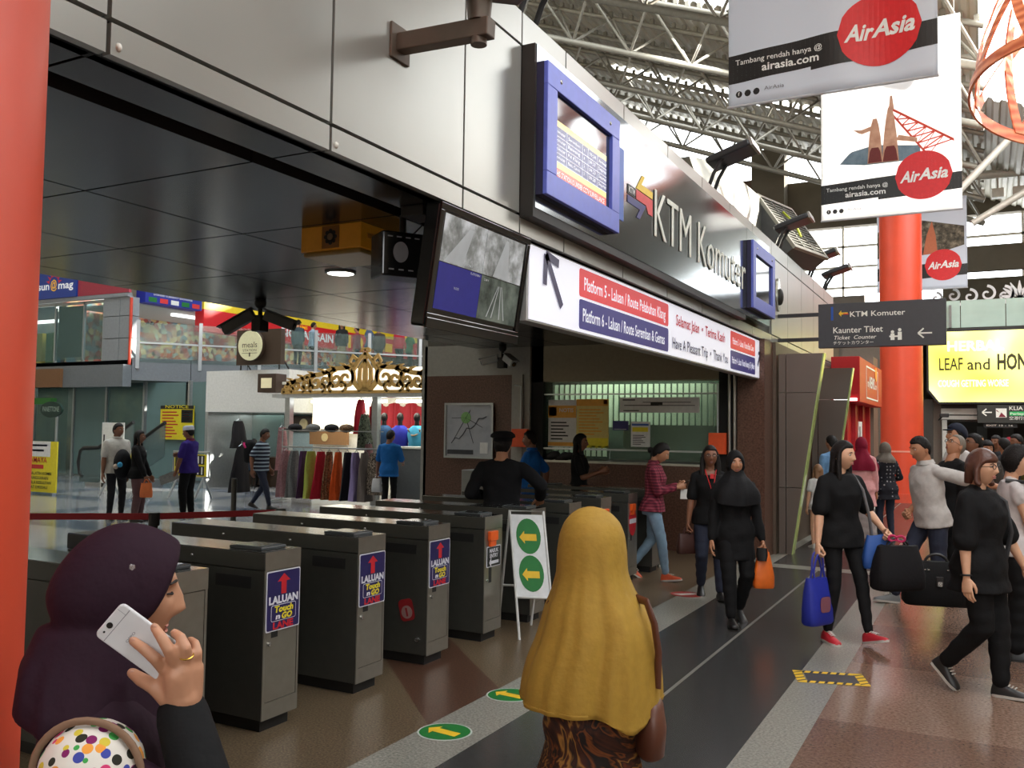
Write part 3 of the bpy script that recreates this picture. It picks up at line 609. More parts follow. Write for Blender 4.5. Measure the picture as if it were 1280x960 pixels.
# ================================================================== ticket gates
m_gside = M('gate_charcoal', srgb(66, 66, 61), .42, .25)
m_gsteel = M('gate_steel', srgb(150, 146, 136), .35, .8, var=.05)
m_gtop = M('gate_top_steel', srgb(170, 170, 166), .14, .9, var=.03)
m_gbase = M('gate_plinth', srgb(22, 21, 20), .6)
m_pad = M('reader_pad', srgb(52, 56, 58), .3)
m_navyp = M('lane_navy', srgb(36, 30, 84), .4); m_lred2 = M('lane_red', srgb(196, 34, 44), .4); m_lwht = M('lane_white', srgb(214, 214, 222), .4); m_lyel = M('lane_yellow', srgb(222, 206, 40), .4)
m_or = M('reader_orange', srgb(238, 96, 32), .4)
XG0, XG1 = -5.07, -3.43
def gate(y0, label, face, xf=XG1, top=.965, xb=XG0):
    y1 = y0+.28; t = thing('ticket_gate', label, 'ticket gate', ((xf+xb)/2, (y0+y1)/2, 0), group='ticket gates in a row')
    MB().box(xb+.04, xf-.04, y0+.03, y1-.03, 0, .07).build('plinth', m_gbase, t)
    MB().box(xb, xf-.006, y0, y1, .07, top-.1).build('cabinet', m_gside, t, bevel=.004)
    b = MB(); b.box(xb, xf, y0-.004, y1+.004, top-.096, top-.004); b.build('cover', m_gside, t, bevel=.004)
    MB().box(xb+.004, xf-.002, y0, y1, top-.006, top).build('top_plate', m_gtop, t)
    # steel end with its locked door
    f = FX((xf-.006, y0, 0)); b = MB(); b.obox(f, 0, .28, .07, .16, 0, .006); b.obox(f, 0, .28, top-.1, top, 0, .008); b.obox(f, 0, .02, .16, top-.1, 0, .006); b.obox(f, .265, .28, .16, top-.1, 0, .006); b.build('end_frame', m_gsteel, t)
    MB().obox(f, .023, .262, .163, top-.104, -.002, .004).build('end_panel', m_gsteel, t)
    b = MB(); b.cyl(f.p(.045, .47, .004), f.p(.045, .47, .012), .011, n=12); b.build('lock', m_scr, t, 40)
    b = MB(); b.obox(f, .06, .11, .5, .56, .003, .0055) if face == 'lane' else b.obox(f, .07, .115, .45, .6, .003, .0055); b.build('finger_slot', m_blk, t)
    # passage side: vent slots and screws
    b = MB()
    for x0, x1 in ((xf-.36, xf-.1), (xf-.78, xf-.5)): b.box(x0, x1, y0-.004, y0+.002, top-.2, top-.135)
    b.build('sensor_slot', m_blk, t)
    b = MB()
    for x in (xf-.55, xb+.5): b.sph((x, y0-.004, top-.05), (.01, .005, .01), 8, 6); 
    b.sph((xf-.6, y0, .45), (.007, .004, .007), 8, 6); b.build('screw', m_scr, t, 60)
    b = MB(); xp = xf-.19 if face != 'exit' else xb+.25; b.box(xp-.12, xp+.12, y0+.04, y1-.04, top, top+.018); p = b.build('card_reader', m_pad, t, bevel=.006)
    b = MB(); b.box(xp-.09, xp+.09, y0+.06, y1-.06, top+.018, top+.021); b.build('reader_top', M('reader_glass', srgb(96, 104, 108), .12, .3), p)
    if face == 'lane':
        z0, z1 = .535, top-.105; p = MB(); p.rrect(f, .008, .274, z0, z1, .012, .004, 0, .008); p.rrect(f, .014, .268, z0+.006, z1-.006, .01, .002, 1, .011); s = p.build('lane_sign', [m_lwht, m_navyp], t)
        c = .141; b = MB(); arrow(b, f, c, z1-.075, .11, PI/2, .04, 0, .0135, .001, .62)
        b.text('LALUAN', f, .04, .23, c, z0+.148, 1, .05, 'C', z=.0145); b.text('LANE', f, .036, .16, c, z0+.011, 0, .045, 'C', z=.0145)
        b.rrect(f, .045, .24, z0+.052, z0+.14, .012, .001, 1, .0133); b.rrect(f, .048, .237, z0+.055, z0+.137, .01, .001, 3, .0138)
        b.text('Touch', f, .034, .15, c, z0+.1, 2, .045, 'C', z=.0158, shear=.15); b.text('n', f, .028, .034, c-.045, z0+.064, 1, .05, 'C', z=.0158, shear=.2); b.text('GO', f, .032, .085, c+.025, z0+.061, 2, .05, 'C', z=.0158, shear=.15)
        b.build('sign_lettering', [m_lred2, m_lwht, m_lyel, m_navyp], s)
    elif face != 'bare':
        xo = .05; b = MB(); b.rrect(f, xo, xo+.12, top-.19, top-.115, .01, .03, 0, .004); b.rrect(f, xo+.012, xo+.108, top-.235, top-.18, .01, .02, 0, .004); b.build('ticket_slot', m_or, t, bevel=.004)
        if face == 'entry':
            b = MB(); b.rrect(f, .03, .25, .57, .73, .008, .004, 1, .006); b.rrect(f, .036, .244, .576, .724, .006, .002, 0, .009); s = b.build('entry_sign', [m_blk, m_lwht], t)
            b = MB(); b.text('MASUK', f, .03, .14, .14, .682, 0, .03, 'C', z=.012); b.text('ENTRY', f, .03, .13, .14, .642, 0, .03, 'C', z=.012); arrow(b, f, .14, .605, .15, PI, .024, 0, .0115, .001, .34); b.build('sign_lettering', m_lwht, s)
        if face == 'noentry':
            b = MB(); b.disc(f.at(.13, .66), .11, .16, m=0, d=.003, z0=.006); b.obox(f, .03, .23, .635, .685, .009, .011, 1); b.build('no_entry_sticker', [m_lred2, m_lwht], t)
        if face == 'exit':
            b = MB(); b.rrect(f, .04, .2, .7, .84, .01, .004, 0, .006); b.build('red_sticker', m_lred2, t)
    return t
gate(2.86, 'ticket gate nearest the woman on the phone, half hidden by her', 'bare', xf=-3.3)
gate(3.665, 'first ticket gate with a purple lane panel, its end door beside her raised hand', 'lane')
gate(4.475, 'second ticket gate with a purple lane panel, middle one of the three', 'lane')
g3 = gate(5.265, 'third ticket gate with a purple lane panel and a red tag on its side', 'lane')
gate(6.06, 'ticket gate with black entry panel and orange slot', 'entry')
gate(6.86, 'ticket gate directly behind the folding arrow board', 'plain')
gate(7.65, 'ticket gate where the dark uniformed guard rests a hand', 'plain')
gate(8.43, 'ticket gate just behind the top of the yellow headscarf', 'plain')
gate(9.22, 'ticket gate with a round red and white no entry sticker', 'noentry')
gate(10.03, 'last ticket gate, with a red sticker, next to the woman in checked shirt', 'exit')
# red hanging tag on the third lane gate
b = MB(); f = FY((-3.58, 5.259, .30)); f2 = Frame(f.o, (math.cos(.25), 0, math.sin(.25)), (-math.sin(.25), 0, math.cos(.25)))
b.rrect(f2, -.06, .06, 0, .15, .03, .003, 0); b.disc(f2.at(0, .06), .045, m=1, d=.002, z0=.003); b.obox(f2, -.008, .008, .03, .09, .005, .006, 0); b.build('red_tag', [M('tag_red', srgb(140, 26, 30), .5), M('tag_grey', srgb(150, 120, 116), .5)], g3)
b = MB(); b.cyl((-3.5, 5.24, .18), (-3.5, 5.262, .18), .016, n=10); b.build('key_knob', m_scr, g3, 40)
# turnstile steel posts near the last gate
for x in (-3.62, -3.5): tag(MB().cyl((x, 10.5, 0), (x, 10.5, 1.08), .028).build('steel_post', m_scr, smooth=40), ('left' if x < -3.6 else 'right')+' one of two slim steel posts behind the last gate', 'post')

# folding arrow board
t = thing('arrow_board', 'white folding board with two green ovals and yellow arrows before the gates', 'sign', (-3.35, 6.5, 0))
tl, tr, bl, br = Vector((-3.46, 6.52, .98)), Vector((-3.2, 6.62, .98)), Vector((-3.24, 6.3, 0)), Vector((-2.98, 6.4, 0))
u = (tr-tl).normalized(); v = (tl-bl).normalized(); f = Frame(bl, u, v); Lh = (tl-bl).length; wd = (tr-tl).length
m_ws = M('white_steel_tube', srgb(206, 206, 202), .4); b = MB(); b.tube([bl, tl, tr, br], .011, 8); b.tube([f.p(0, .33), f.p(wd, .33)], .011, 8); b.build('front_frame', m_ws, t, 50)
bl2, br2 = Vector((-3.66, 6.72, 0)), Vector((-3.4, 6.82, 0)); b = MB(); b.tube([bl2, tl, tr, br2], .011, 8); b.tube([bl2.lerp(tl, .35), br2.lerp(tr, .35)], .01, 8); b.build('rear_frame', m_ws, t, 50)
b = MB(); b.obox(f, .01, wd-.01, .34, Lh-.03, -.004, .004); b.build('panel', M('board_white', srgb(220, 222, 222), .45), t)
m_grn = M('oval_green', srgb(24, 116, 48), .5); m_ay = M('arrow_yellow', srgb(232, 190, 40), .5)
b = MB()
for c in (.52, .82): b.disc(f.at(wd/2, c), .1, .145, m=0, d=.002, z0=.005); arrow(b, f, wd/2-.005, c-.01, .14, PI, .055, 1, .008, .001, .5)
b.build('arrow_print', [m_grn, m_ay], t)
# floor stickers
for k, (px, py, lab) in enumerate(((556, 915, 'green oval floor sticker with yellow arrow, the nearer of the pair'), (638, 869, 'green oval floor sticker with yellow arrow beside the patterned blouse'))):
    c = onZ(px, py, 0); f = Frame((c.x, c.y, .001), (math.cos(.55), math.sin(.55), 0), (-math.sin(.55), math.cos(.55), 0)); b = MB()
    b.disc(f, .15, .14, m=2, d=.0012); b.disc(f, .14, .13, m=0, d=.0012, z0=.0008); arrow(b, f, -.01, 0, .2, PI-.55-.1, .06, 1, .0024, .0006, .42); tag(b.build('arrow_sticker', [m_grn, m_ay, M('sticker_edge', srgb(190, 200, 190), .5)]), lab, 'floor sticker')
c = onZ(859, 743, 0); f = FZ((c.x, c.y, .001)); b = MB(); b.disc(f, .17, .15, m=0, d=.0012); b.add([f.p(-.14, -.05, .0016), f.p(-.04, -.09, .0016), f.p(.14, .06, .0016), f.p(.05, .1, .0016)], [(0, 1, 2, 3)], 1); tag(b.build('no_entry_sticker', [M('stk_red', srgb(150, 40, 36), .5), M('stk_white', srgb(190, 180, 172), .5)]), 'round red and white no entry sticker on the floor', 'floor sticker')
# taped floor patch
c = onZ(1040, 848, 0); t = thing('floor_patch', 'grey floor patch edged with yellow and black hazard tape', 'floor patch', (c.x, c.y, 0)); f = Frame((c.x, c.y, .001), (math.cos(.3), math.sin(.3), 0), (-math.sin(.3), math.cos(.3), 0))
MB().obox(f, -.17, .17, -.12, .12, 0, .001).build('sheet', M('patch_grey', srgb(62, 60, 64), .5), t)
b = MB(); n = 7
for k in range(n):
    x0, x1 = -.2+.4*k/n, -.2+.4*(k+1)/n
    for y0, y1 in ((.1, .15), (-.15, -.1)):
        b.add([f.p(x0, y0, .0014), f.p(x1, y0, .0014), f.p(x1, y1, .0014), f.p(x0, y1, .0014)], [(0, 1, 2, 3)], 0); b.add([f.p(x0+.01, y0, .0018), f.p(x0+.03, y0, .0018), f.p(x0+.05, y1, .0018), f.p(x0+.03, y1, .0018)], [(0, 1, 2, 3)], 1)
for s in (-1, 1):
    b.add([f.p(s*.2-.04, -.15, .002), f.p(s*.2+.02, -.15, .002), f.p(s*.2+.02, .15, .002), f.p(s*.2-.04, .15, .002)], [(0, 1, 2, 3)], 0)
    for k in range(4): y = -.13+.07*k; b.add([f.p(s*.2-.04, y, .0022), f.p(s*.2+.02, y+.04, .0022), f.p(s*.2+.02, y+.06, .0022), f.p(s*.2-.04, y+.02, .0022)], [(0, 1, 2, 3)], 1)
b.build('hazard_tape', [m_ay, m_blk], t)
# belt barrier behind the gates
m_belt = M('belt_red', srgb(150, 18, 24), .6); m_post = M('stanchion_black', srgb(30, 28, 26), .4, .3)
posts = [(-6.5, 4.35), (-5.75, 4.9), (-5.2, 5.72)]
for k, (x, y) in enumerate(posts):
    if k == 0: continue
    t = thing('belt_stanchion', ['', 'black belt post just left of the second lane gate', 'black belt post at the far end of the red belt'][k], 'barrier post', (x, y, 0), group='belt posts')
    MB().cyl((x, y, 0), (x, y, .03), .16, .15, 24).build('base', m_post, t, 40); MB().cyl((x, y, .03), (x, y, .9), .03, n=14).build('pole', m_post, t, 40); MB().cyl((x, y, .86), (x, y, .96), .042, n=16).build('belt_head', m_post, t, 40)
for k, (a, c) in enumerate(((posts[0], posts[1]), (posts[1], posts[2]))):
    a = Vector((a[0], a[1], .93)); c = Vector((c[0], c[1], .93)); d = (c-a).normalized(); a += d*.04; c -= d*.04; f = Frame(a, d, (0, 0, 1)); b = MB(); b.obox(f, -1.2 if k == 0 else 0, (c-a).length, -.025, .025, -.0015, .0015); tag(b.build('barrier_belt', m_belt), ['red barrier belt running in from the red column', 'red barrier belt between the two black posts'][k], 'belt')
c_ = onZ(293, 598, .96); t = thing('belt_stanchion', 'slim grey post farther off behind the red belt, left of the striped tee boy', 'barrier post', (c_.x, c_.y, 0), group='belt posts'); MB().cyl((c_.x, c_.y, 0), (c_.x, c_.y, .03), .16, .15, 24).build('base', m_post, t, 40); MB().cyl((c_.x, c_.y, .03), (c_.x, c_.y, .96), .035, n=14).build('pole', M('post_grey2', srgb(70, 70, 66), .4, .4), t, 40)
# near and far red columns
m_redc = M('column_red', srgb(214, 74, 44), .42, var=.05, scale=3)
for (x, y, lab) in ((-1.92, .70, 'huge round red column at the left edge, close to the phone woman'), (-1.79, 24, 'distant round red column behind the hanging charcoal sign')):
    t = thing('concourse_column', lab, 'column', (x, y, 0)); zt = dz(x)
    MB().cyl((x, y, 0), (x, y, zt), .49, n=64).build('shaft', m_redc, t, 40)
    MB().cyl((x, y, 0), (x, y, .22), .52, n=64).build('base_ring', M('column_base', srgb(208, 80, 56), .3), t, 40)
    if y > 20: MB().cyl((x, y, 1.22), (x, y, 1.26), .497, n=64).build('pale_band', M('band_pale', srgb(226, 150, 130), .5), t, 40)
# ================================================================== right-hand side: fins, shop, banners, end wall
m_fin = M('fin_panel', srgb(112, 102, 94), .4, .35, var=.04, scale=2)
m_fing = M('fin_glass_edge', srgb(170, 190, 120), .15)
for Y, xt, xb, x0, zt, lab in ((12.6, -1.9, -2.32, -2.5, 2.74, 'slanted brown panel fin, nearer of the two beside the ticket office'), (15.3, -1.86, -2.26, -2.5, 2.72, 'slanted brown panel fin, farther of the two, before the red shop')):
    t = thing('wall_fin', lab, 'wall fin', (-2.3, Y, 0), group='slanted fins')
    def xe(z): return xb+(xt-xb)*z/zt
    b = MB(); f = FY((0, Y, 0))
    for a, c in ((0, .9), (.912, 2.2), (2.212, zt)):
        b.prism([(x0+.1, a), (xe(a)-.01, a), (xe(c)-.01, c), (x0+.1, c)], f, -.16); b.prism([(x0, a), (x0+.09, a), (x0+.09, c), (x0, c)], f, -.16)
    b.build('panels', m_fin, t)
    b = MB(); b.prism([(xe(0)-.012, 0), (xe(0)+.004, 0), (xe(zt)+.004, zt), (xe(zt)-.012, zt)], f, -.165, z0=.004); b.build('glass_edge', m_fing, t)
# red kiosk shop
m_shop = M('shop_red', srgb(186, 12, 20), .45, var=.04); m_shopd = M('shop_red_deep', srgb(170, 22, 30), .4)
t = thing('corner_shop', 'bright red corner shop with square white outlined sign by the distant column', 'shop', (-2.3, 19.5, 0))
MB().box(-2.5, -2.0, 17.4, 21.4, 2.24, 3.08).build('fascia', m_shop, t, bevel=.01)
b = MB(); b.box(-2.5, -2.3, 17.4, 21.4, 0, 2.24); b.build('wall', m_shop, t)
for y in (17.5, 18.7, 19.9, 21.1): MB().box(-2.3, -2.22, y-.08, y+.08, 0, 2.24).build('pilaster', m_shopd, t)
b = MB(); f = FX((-1.998, 17.4, 2.24)); frame_box(b, f, 1.0, 3.1, .1, .74, .03, .006); b.text('my', f, .16, .3, 1.22, .34, 0, .01, z=.004); b.text('NEWS', f, .22, .9, 1.55, .34, 0, .03, z=.004); b.text('.com', f, .14, .4, 2.48, .34, 0, .01, z=.004); b.build('sign', m_white_p, t)
b = MB(); b.disc(f.at(2.75, .66), .2, .15, d=.008); b.build('badge', M('badge_orange', srgb(244, 140, 40), .4), t)
b = MB(); b.box(-2.45, -2.05, 17.36, 17.4, 2.26, 2.31); b.build('tube_light', M('tube_white', (1, 1, 1), .4, emit=3), t)
b = MB(); b.box(-2.22, -2.2, 18.95, 19.5, .9, 1.9, 0); b.box(-2.2, -2.19, 19.0, 19.2, 1.4, 1.8, 1); b.box(-2.2, -2.19, 19.25, 19.3, .3, 1.4, 0); b.box(-2.2, -2.19, 19.38, 19.43, .3, 1.4, 0); b.build('notice', [m_white_p, M('notice_grey', srgb(150, 146, 140), .5)], t)
b = MB(); b.box(-2.3, -2.26, 17.62, 17.8, .9, 1.9); b.build('display_strip', M('strip_violet', srgb(230, 130, 220), .4, emit=1.2), t)
b = MB(); b.box(-2.3, -2.18, 21.5, 22.4, 0, 3.4); tag(b.build('wall_pier', m_col_gr), 'grey brown pier between the red shop and the distant column', 'pier')

# banners hung along the concourse
def bx(w, lab, x0, x1, Y, zb, zt, photo, seed, rip):
    t = thing('hanging_banner', lab, 'banner', ((x0+x1)/2, Y, zb), group='hanging banners')
    wd, ht = x1-x0, zt-zb; n = 40
    def dy(u, v): return rip*(.5*math.sin(u*9+seed)+.35*math.sin(u*17+2*seed+v*3))*(.35+.65*(1-v)) 
    def P(u, v, e=0): return Vector((x0+wd*u, Y+dy(u, v)-e, zb+ht*v))
    rows = 24; b = MB(); vs = [P(i/n, j/rows) for j in range(rows+1) for i in range(n+1)]; fs = [(j*(n+1)+i, j*(n+1)+i+1, (j+1)*(n+1)+i+1, (j+1)*(n+1)+i) for j in range(rows) for i in range(n)]
    cl = b.add(vs, fs).build('cloth', w, t, 60); so = cl.modifiers.new('thickness', 'SOLIDIFY'); so.thickness = .004; so.offset = 1
    def patch(b, poly, m, e=.006):          # a printed shape that follows the ripples of the cloth
        us = [p[0] for p in poly]; a0, a1 = min(us), max(us); k = max(8, int((a1-a0)*44))
        def span(u):
            ys = []
            for i in range(len(poly)):
                (ax, ay), (cx, cy) = poly[i], poly[(i+1) % len(poly)]
                if (ax-u)*(cx-u) <= 0 and abs(ax-cx) > 1e-9: ys.append(ay+(cy-ay)*(u-ax)/(cx-ax))
            return (min(ys), max(ys)) if ys else (0, 0)
        for i in range(k):
            ua, uc = a0+(a1-a0)*(i+.001)/k, a0+(a1-a0)*(i+.999)/k; (l0, h0), (l1, h1) = span(ua), span(uc)
            b.add([P(ua, l0, e), P(uc, l1, e), P(uc, h1, e), P(ua, h0, e)], [(0, 1, 2, 3)], m)
    def text(b, st, h, w_, x, y, m, bold=.01, e=.016, shear=0, al='L'):
        v, f = text_geo(st, bold, 2); a0, a1 = v[:, 0].min(), v[:, 0].max(); kx = w_/(a1-a0); k = h/.72
        ox = x-(w_ if al == 'R' else w_/2 if al == 'C' else 0)
        b.add([P((ox+(p-a0)*kx+shear*q*k)/wd, (y+q*k)/ht, e) for p, q in v], f, m)
    b = MB(); hb = .42
    patch(b, [(0, .30/ht), (.58, .36/ht), (.58, .72/ht), (0, .66/ht)], 0); patch(b, [(.42, .30/ht), (1, .36/ht), (1, .66/ht), (.42, .60/ht)], 0, .007)
    cx, cy, R = .74, (.20+.46)/ht, .46
    patch(b, [(cx+R/wd*math.cos(q*PI/20), max(.12/ht, cy+R*.94/ht*math.sin(q*PI/20))) for q in range(40)], 1, .011)
    text(b, 'Tambang rendah hanya @', .07, 1.05, .09, .53, 2, .006); text(b, 'airasia.com', .1, .68, 1.1, .40, 2, .02, al='R')
    text(b, 'Air', .2, .3, cx*wd-.38, .56, 2, .03, shear=.25); text(b, 'Asia', .2, .46, cx*wd-.08, .58, 2, .03, shear=.25); b.m = b.m
    for k in range(3): patch(b, [((.13+.11*k+.042*math.cos(q*PI/8))/wd, (.16+.042*math.sin(q*PI/8))/ht) for q in range(16)], 0)
    text(b, 'f', .045, .02, .12, .14, 2, .02); text(b, 'AirAsia', .05, .24, .45, .15, 3, .004)
    b.build('print', [m_blk, M('brand_red', srgb(214, 30, 36), .5), m_white_p, M('print_grey', srgb(120, 122, 128), .5)], t)
    photo(t, P, patch, wd, ht)
    MB().cyl((x0-.01, Y, zb), (x1+.01, Y, zb), .018, n=8).build('hem_bar', M('hem_grey', srgb(190, 192, 196), .4), t, 40)
    b = MB()
    for x in (x0+.1, x1-.1): b.cyl((x, Y, zt), (x, Y, dz(x)-.05), .006, n=6)
    b.build('cables', m_truss, t)
m_ban = M('banner_white', srgb(208, 216, 228), .5, emit=.0, var=.015, scale=.6); 
def trans_mat(name, c):
    m = M(name, c, .5, var=.015, scale=.6); nt = m.node_tree; o = [n for n in nt.nodes if n.type == 'OUTPUT_MATERIAL'][0]; p = nt.nodes['Principled BSDF']
    tr = nt.nodes.new('ShaderNodeBsdfTranslucent'); tr.inputs[0].default_value = tuple(c)+(1,); mx = nt.nodes.new('ShaderNodeMixShader'); mx.inputs[0].default_value = .5
    nt.links.new(p.outputs[0], mx.inputs[1]); nt.links.new(tr.outputs[0], mx.inputs[2]); nt.links.new(mx.outputs[0], o.inputs[0]); return m
m_bant = trans_mat('banner_translucent', srgb(240, 240, 240))
m_rock = MT('photo_rock', 'noise', [srgb(40, 38, 34), srgb(90, 84, 70), srgb(150, 140, 120)], 7, .6, pos=[.3, .5, .7]); m_dress = MT('photo_dress', 'wave', [srgb(70, 92, 110), srgb(120, 142, 158)], 3, .6, dist=3, dir='X'); m_blond = MT('photo_skin', 'noise', [srgb(150, 84, 56), srgb(232, 190, 160)], 6, .6)
def photo1(t, P, patch, wd, ht):
    b = MB(); patch(b, [(0, 1.42/ht), (.2, 1.33/ht), (.45, 1.3/ht), (.7, 1.42/ht), (1, 1.72/ht), (1, 1), (0, 1)], 0); patch(b, [(.27, 1.33/ht), (.45, 1.31/ht), (.57, 1.36/ht), (.45, 2.0/ht), (.4, 2.0/ht)], 1, .009); patch(b, [(.3, 1.6/ht), (.36, 1.5/ht), (.4, 2.1/ht), (.33, 2.1/ht)], 2, .012)
    b.build('photo', [m_rock, m_dress, m_blond], t)
def photo2(t, P, patch, wd, ht):
    b = MB()
    patch(b, [(.14, 1.02/ht), (.33, .95/ht), (.72, .96/ht), (.72, 1.2/ht), (.4, 1.3/ht), (.22, 1.22/ht)], 0, .007)          # blue grey ruins
    def ln(x0, y0, x1, y1, w, m, e): patch(b, [(x0, (y0-w/2)/ht), (x1, (y1-w/2)/ht), (x1, (y1+w/2)/ht), (x0, (y0+w/2)/ht)], m, e)
    ln(.5, 1.95, .95, 1.22, .05, 1, .009); ln(.5, 1.9, .78, .98, .06, 1, .009)                              # red lattice tower leaning away
    for k in range(6):
        q0, q1 = .2+.13*k, .2+.13*(k+1); u = lambda q: (.5+.45*q, 1.95-.73*q); v = lambda q: (.5+.28*q, 1.9-.92*q)
        ln(*v(q0), *u(q0), .03, 1, .010); ln(*v(q1), *u(q0), .025, 1, .010); ln(*v(q0), *u(q1), .025, 1, .010)
    for x, w2, h in ((.4, .055, 1.78), (.51, .06, 1.95)):                                                     # two women from behind with arms out
        patch(b, [(x-w2, .97/ht), (x+w2, .97/ht), (x+w2*.8, 1.4/ht), (x+.02, h/ht), (x-.02, h/ht), (x-w2*.8, 1.4/ht)], 2, .013); patch(b, [(x-w2*.9, .98/ht), (x+w2*.9, .98/ht), (x+w2*.6, 1.25/ht), (x-w2*.6, 1.25/ht)], 3, .016)
    patch(b, [(.24, 1.62/ht), (.3, 1.52/ht), (.42, 1.6/ht), (.42, 1.68/ht), (.3, 1.6/ht)], 2, .014); patch(b, [(.55, 1.34/ht), (.7, 1.26/ht), (.7, 1.34/ht), (.56, 1.44/ht)], 2, .014); patch(b, [(.5, 1.9/ht), (.54, 1.9/ht), (.525, 2.16/ht), (.51, 2.16/ht)], 2, .014)
    patch(b, [(.0, 2.9/ht), (.4, 2.95/ht), (.4, 3.1/ht), (0, 3.1/ht)], 4, .01); patch(b, [(.02, 2.62/ht), (.12, 2.6/ht), (.12, 2.72/ht), (.02, 2.75/ht)], 4, .01)
    b.build('photo', [MT('photo_ruins', 'noise', [srgb(74, 96, 112), srgb(140, 160, 172)], 6, .6), M('tower_red', srgb(206, 64, 44), .6), m_blond, M('photo_maroon', srgb(110, 40, 36), .7), m_yel], t)
def photo3(t, P, patch, wd, ht):
    b = MB(); patch(b, [(.0, .95/ht), (.3, .93/ht), (.7, 1.0/ht), (.97, 1.18/ht), (.97, 1.7/ht), (.5, 1.95/ht), (.0, 1.7/ht)], 0, .007); patch(b, [(.52, .97/ht), (.68, 1.0/ht), (.66, 1.5/ht), (.62, 1.9/ht), (.56, 1.5/ht)], 1, .01); b.build('photo', [m_rock, M('photo_orange', srgb(190, 110, 76), .7)], t)
bx(m_ban, 'nearest hanging white banner, rippled, with large red disc and grey dress photo', -2.8, -.41, 11, 5.73, 8.9, photo1, .6, .05)
bx(m_bant, 'sunlit hanging banner with red lattice tower photo, middle one of three', -2.6, -.28, 17, 5.55, 9.0, photo2, 2.0, .012)
bx(m_ban, 'farthest hanging banner, partly behind the distant red column', -2.62, -.34, 27, 5.67, 8.2, photo3, 3.2, .012)
# narrow edge-on banner beside the middle one
# hanging orange lattice basket
t = thing('lattice_ornament', 'hanging orange lattice ring of curved wooden strips at the upper right', 'ornament', (1.5, 16, 6.6))
m_ora = MT('ornament_orange', 'wave', [srgb(176, 84, 50), srgb(216, 128, 84)], 2, .45, dist=4)
c0 = Vector((1.4, 16, 7.0)); tilt = Matrix.Rotation(.12, 3, 'Y') @ Matrix.Rotation(-.25, 3, 'X')
def rg(a, r, z): return c0+tilt @ Vector((r*math.cos(a), r*math.sin(a), z))
b = MB(); n = 64; 
b.loft([[rg(2*PI*k/n, 1.55+dr, zz) for dr, zz in ((-.02, -.1), (.02, -.1), (.02, .1), (-.02, .1))] for k in range(n)]+[[rg(0, 1.55+dr, zz) for dr, zz in ((-.02, -.1), (.02, -.1), (.02, .1), (-.02, .1))]], cap=False); b.build('lower_ring', m_ora, t)
for k in range(9):
    a0 = 2*PI*k/9
    for tw in (-1, 1):
        rs = []
        for j in range(9):
            s = j/8; a = a0+tw*.55*s; r = 1.53-.3*s*s; z = .05+1.9*s; d = .085
            rs.append([rg(a-d/r, r-.015, z), rg(a+d/r, r-.015, z), rg(a+d/r, r+.015, z), rg(a-d/r, r+.015, z)])
        MB().loft(rs).build('strip', m_ora, t)
for s in (-1, 1): tag(MB().cyl((1.4+s*.5, 16, dz(1.4+s*.5)-.05), (1.4+s*.9, 16, 8.6), .01, n=6).build('hanging_cable', m_truss), ('left' if s < 0 else 'right')+' thin cable holding the orange lattice ring', 'cable')
# white service pipes and spotlights across the far end
t = thing('lighting_rail', 'white lighting pipe with small spotlights crossing before the far wall', 'light rail', (2, 30, 9.4))
MB().cyl((-.9, 30, 9.5), (7, 30, 9.4), .14, n=16).build('pipe', m_white_steel, t, 40)
for x in (-.05, .45, 1.0, 2.0): 
    b = MB(); b.cyl((x, 30, 9.4), (x, 30, 9.0), .03); b.box(x-.16, x+.16, 29.85, 30.1, 8.75, 9.02); b.build('spotlight', m_white_steel, t)
for x0, z0, x1, z1, Y in ((-.6, 7.6, 1.9, 10.2, 24.5), (-.2, 7.2, 2.2, 8.6, 26)): tag(MB().cyl((x0, Y, z0), (x1, Y, z1), .09, n=12).build('roof_strut', m_white_steel, smooth=40), ('steeper' if z1 > 9 else 'flatter')+' white slanting roof strut behind the orange lattice ring', 'strut')

# curved yellow screen over the end opening
m_led = MT('led_yellow', 'noise', [srgb(240, 236, 70), srgb(252, 250, 150), srgb(255, 254, 226)], .55, .4, pos=[.3, .5, .64], det=1)
r_ = [x for x in m_led.node_tree.nodes if x.type == 'VALTORGB'][0]; p_ = m_led.node_tree.nodes['Principled BSDF']; m_led.node_tree.links.new(r_.outputs[0], p_.inputs['Emission Color']); p_.inputs['Emission Strength'].default_value = .85
t = thing('advert_screen', 'glowing yellow advert screen over the end opening', 'screen', (1, 26, 2.5))
b = MB(); p = [(-1.32, 2.82), (-1.05, 2.47), (4.5, 2.47), (4.5, 4.42), (-1.32, 4.42)]; b.prism(p, FY((0, 26.3, 0)), .3); b.build('casing', m_blk, t)
b = MB(); p = [(-1.27, 2.85), (-1.03, 2.52), (4.45, 2.52), (4.45, 4.37), (-1.27, 4.37)]; b.prism(p, FY((0, 25.997, 0)), .004); b.build('screen', m_led, t)
f = FY((0, 25.985, 0)); b = MB(); b.text('HERBAL', f, .26, 1.3, -.82, 3.86, 0, .02); b.text('LEAF', f, .33, .56, -1.02, 3.36, 1, .01); b.text('and', f, .3, .52, -.36, 3.36, 1, .01); b.text('HONEY', f, .4, 1.02, .33, 3.36, 1, .03); b.text('COUGH GETTING WORSE', f, .18, 1.62, -1.05, 2.92, 0, .01)
b.build('lettering', [M('led_white', (1, 1, 1), .5, emit=.9), M('led_olive', srgb(64, 60, 20), .5)], t)
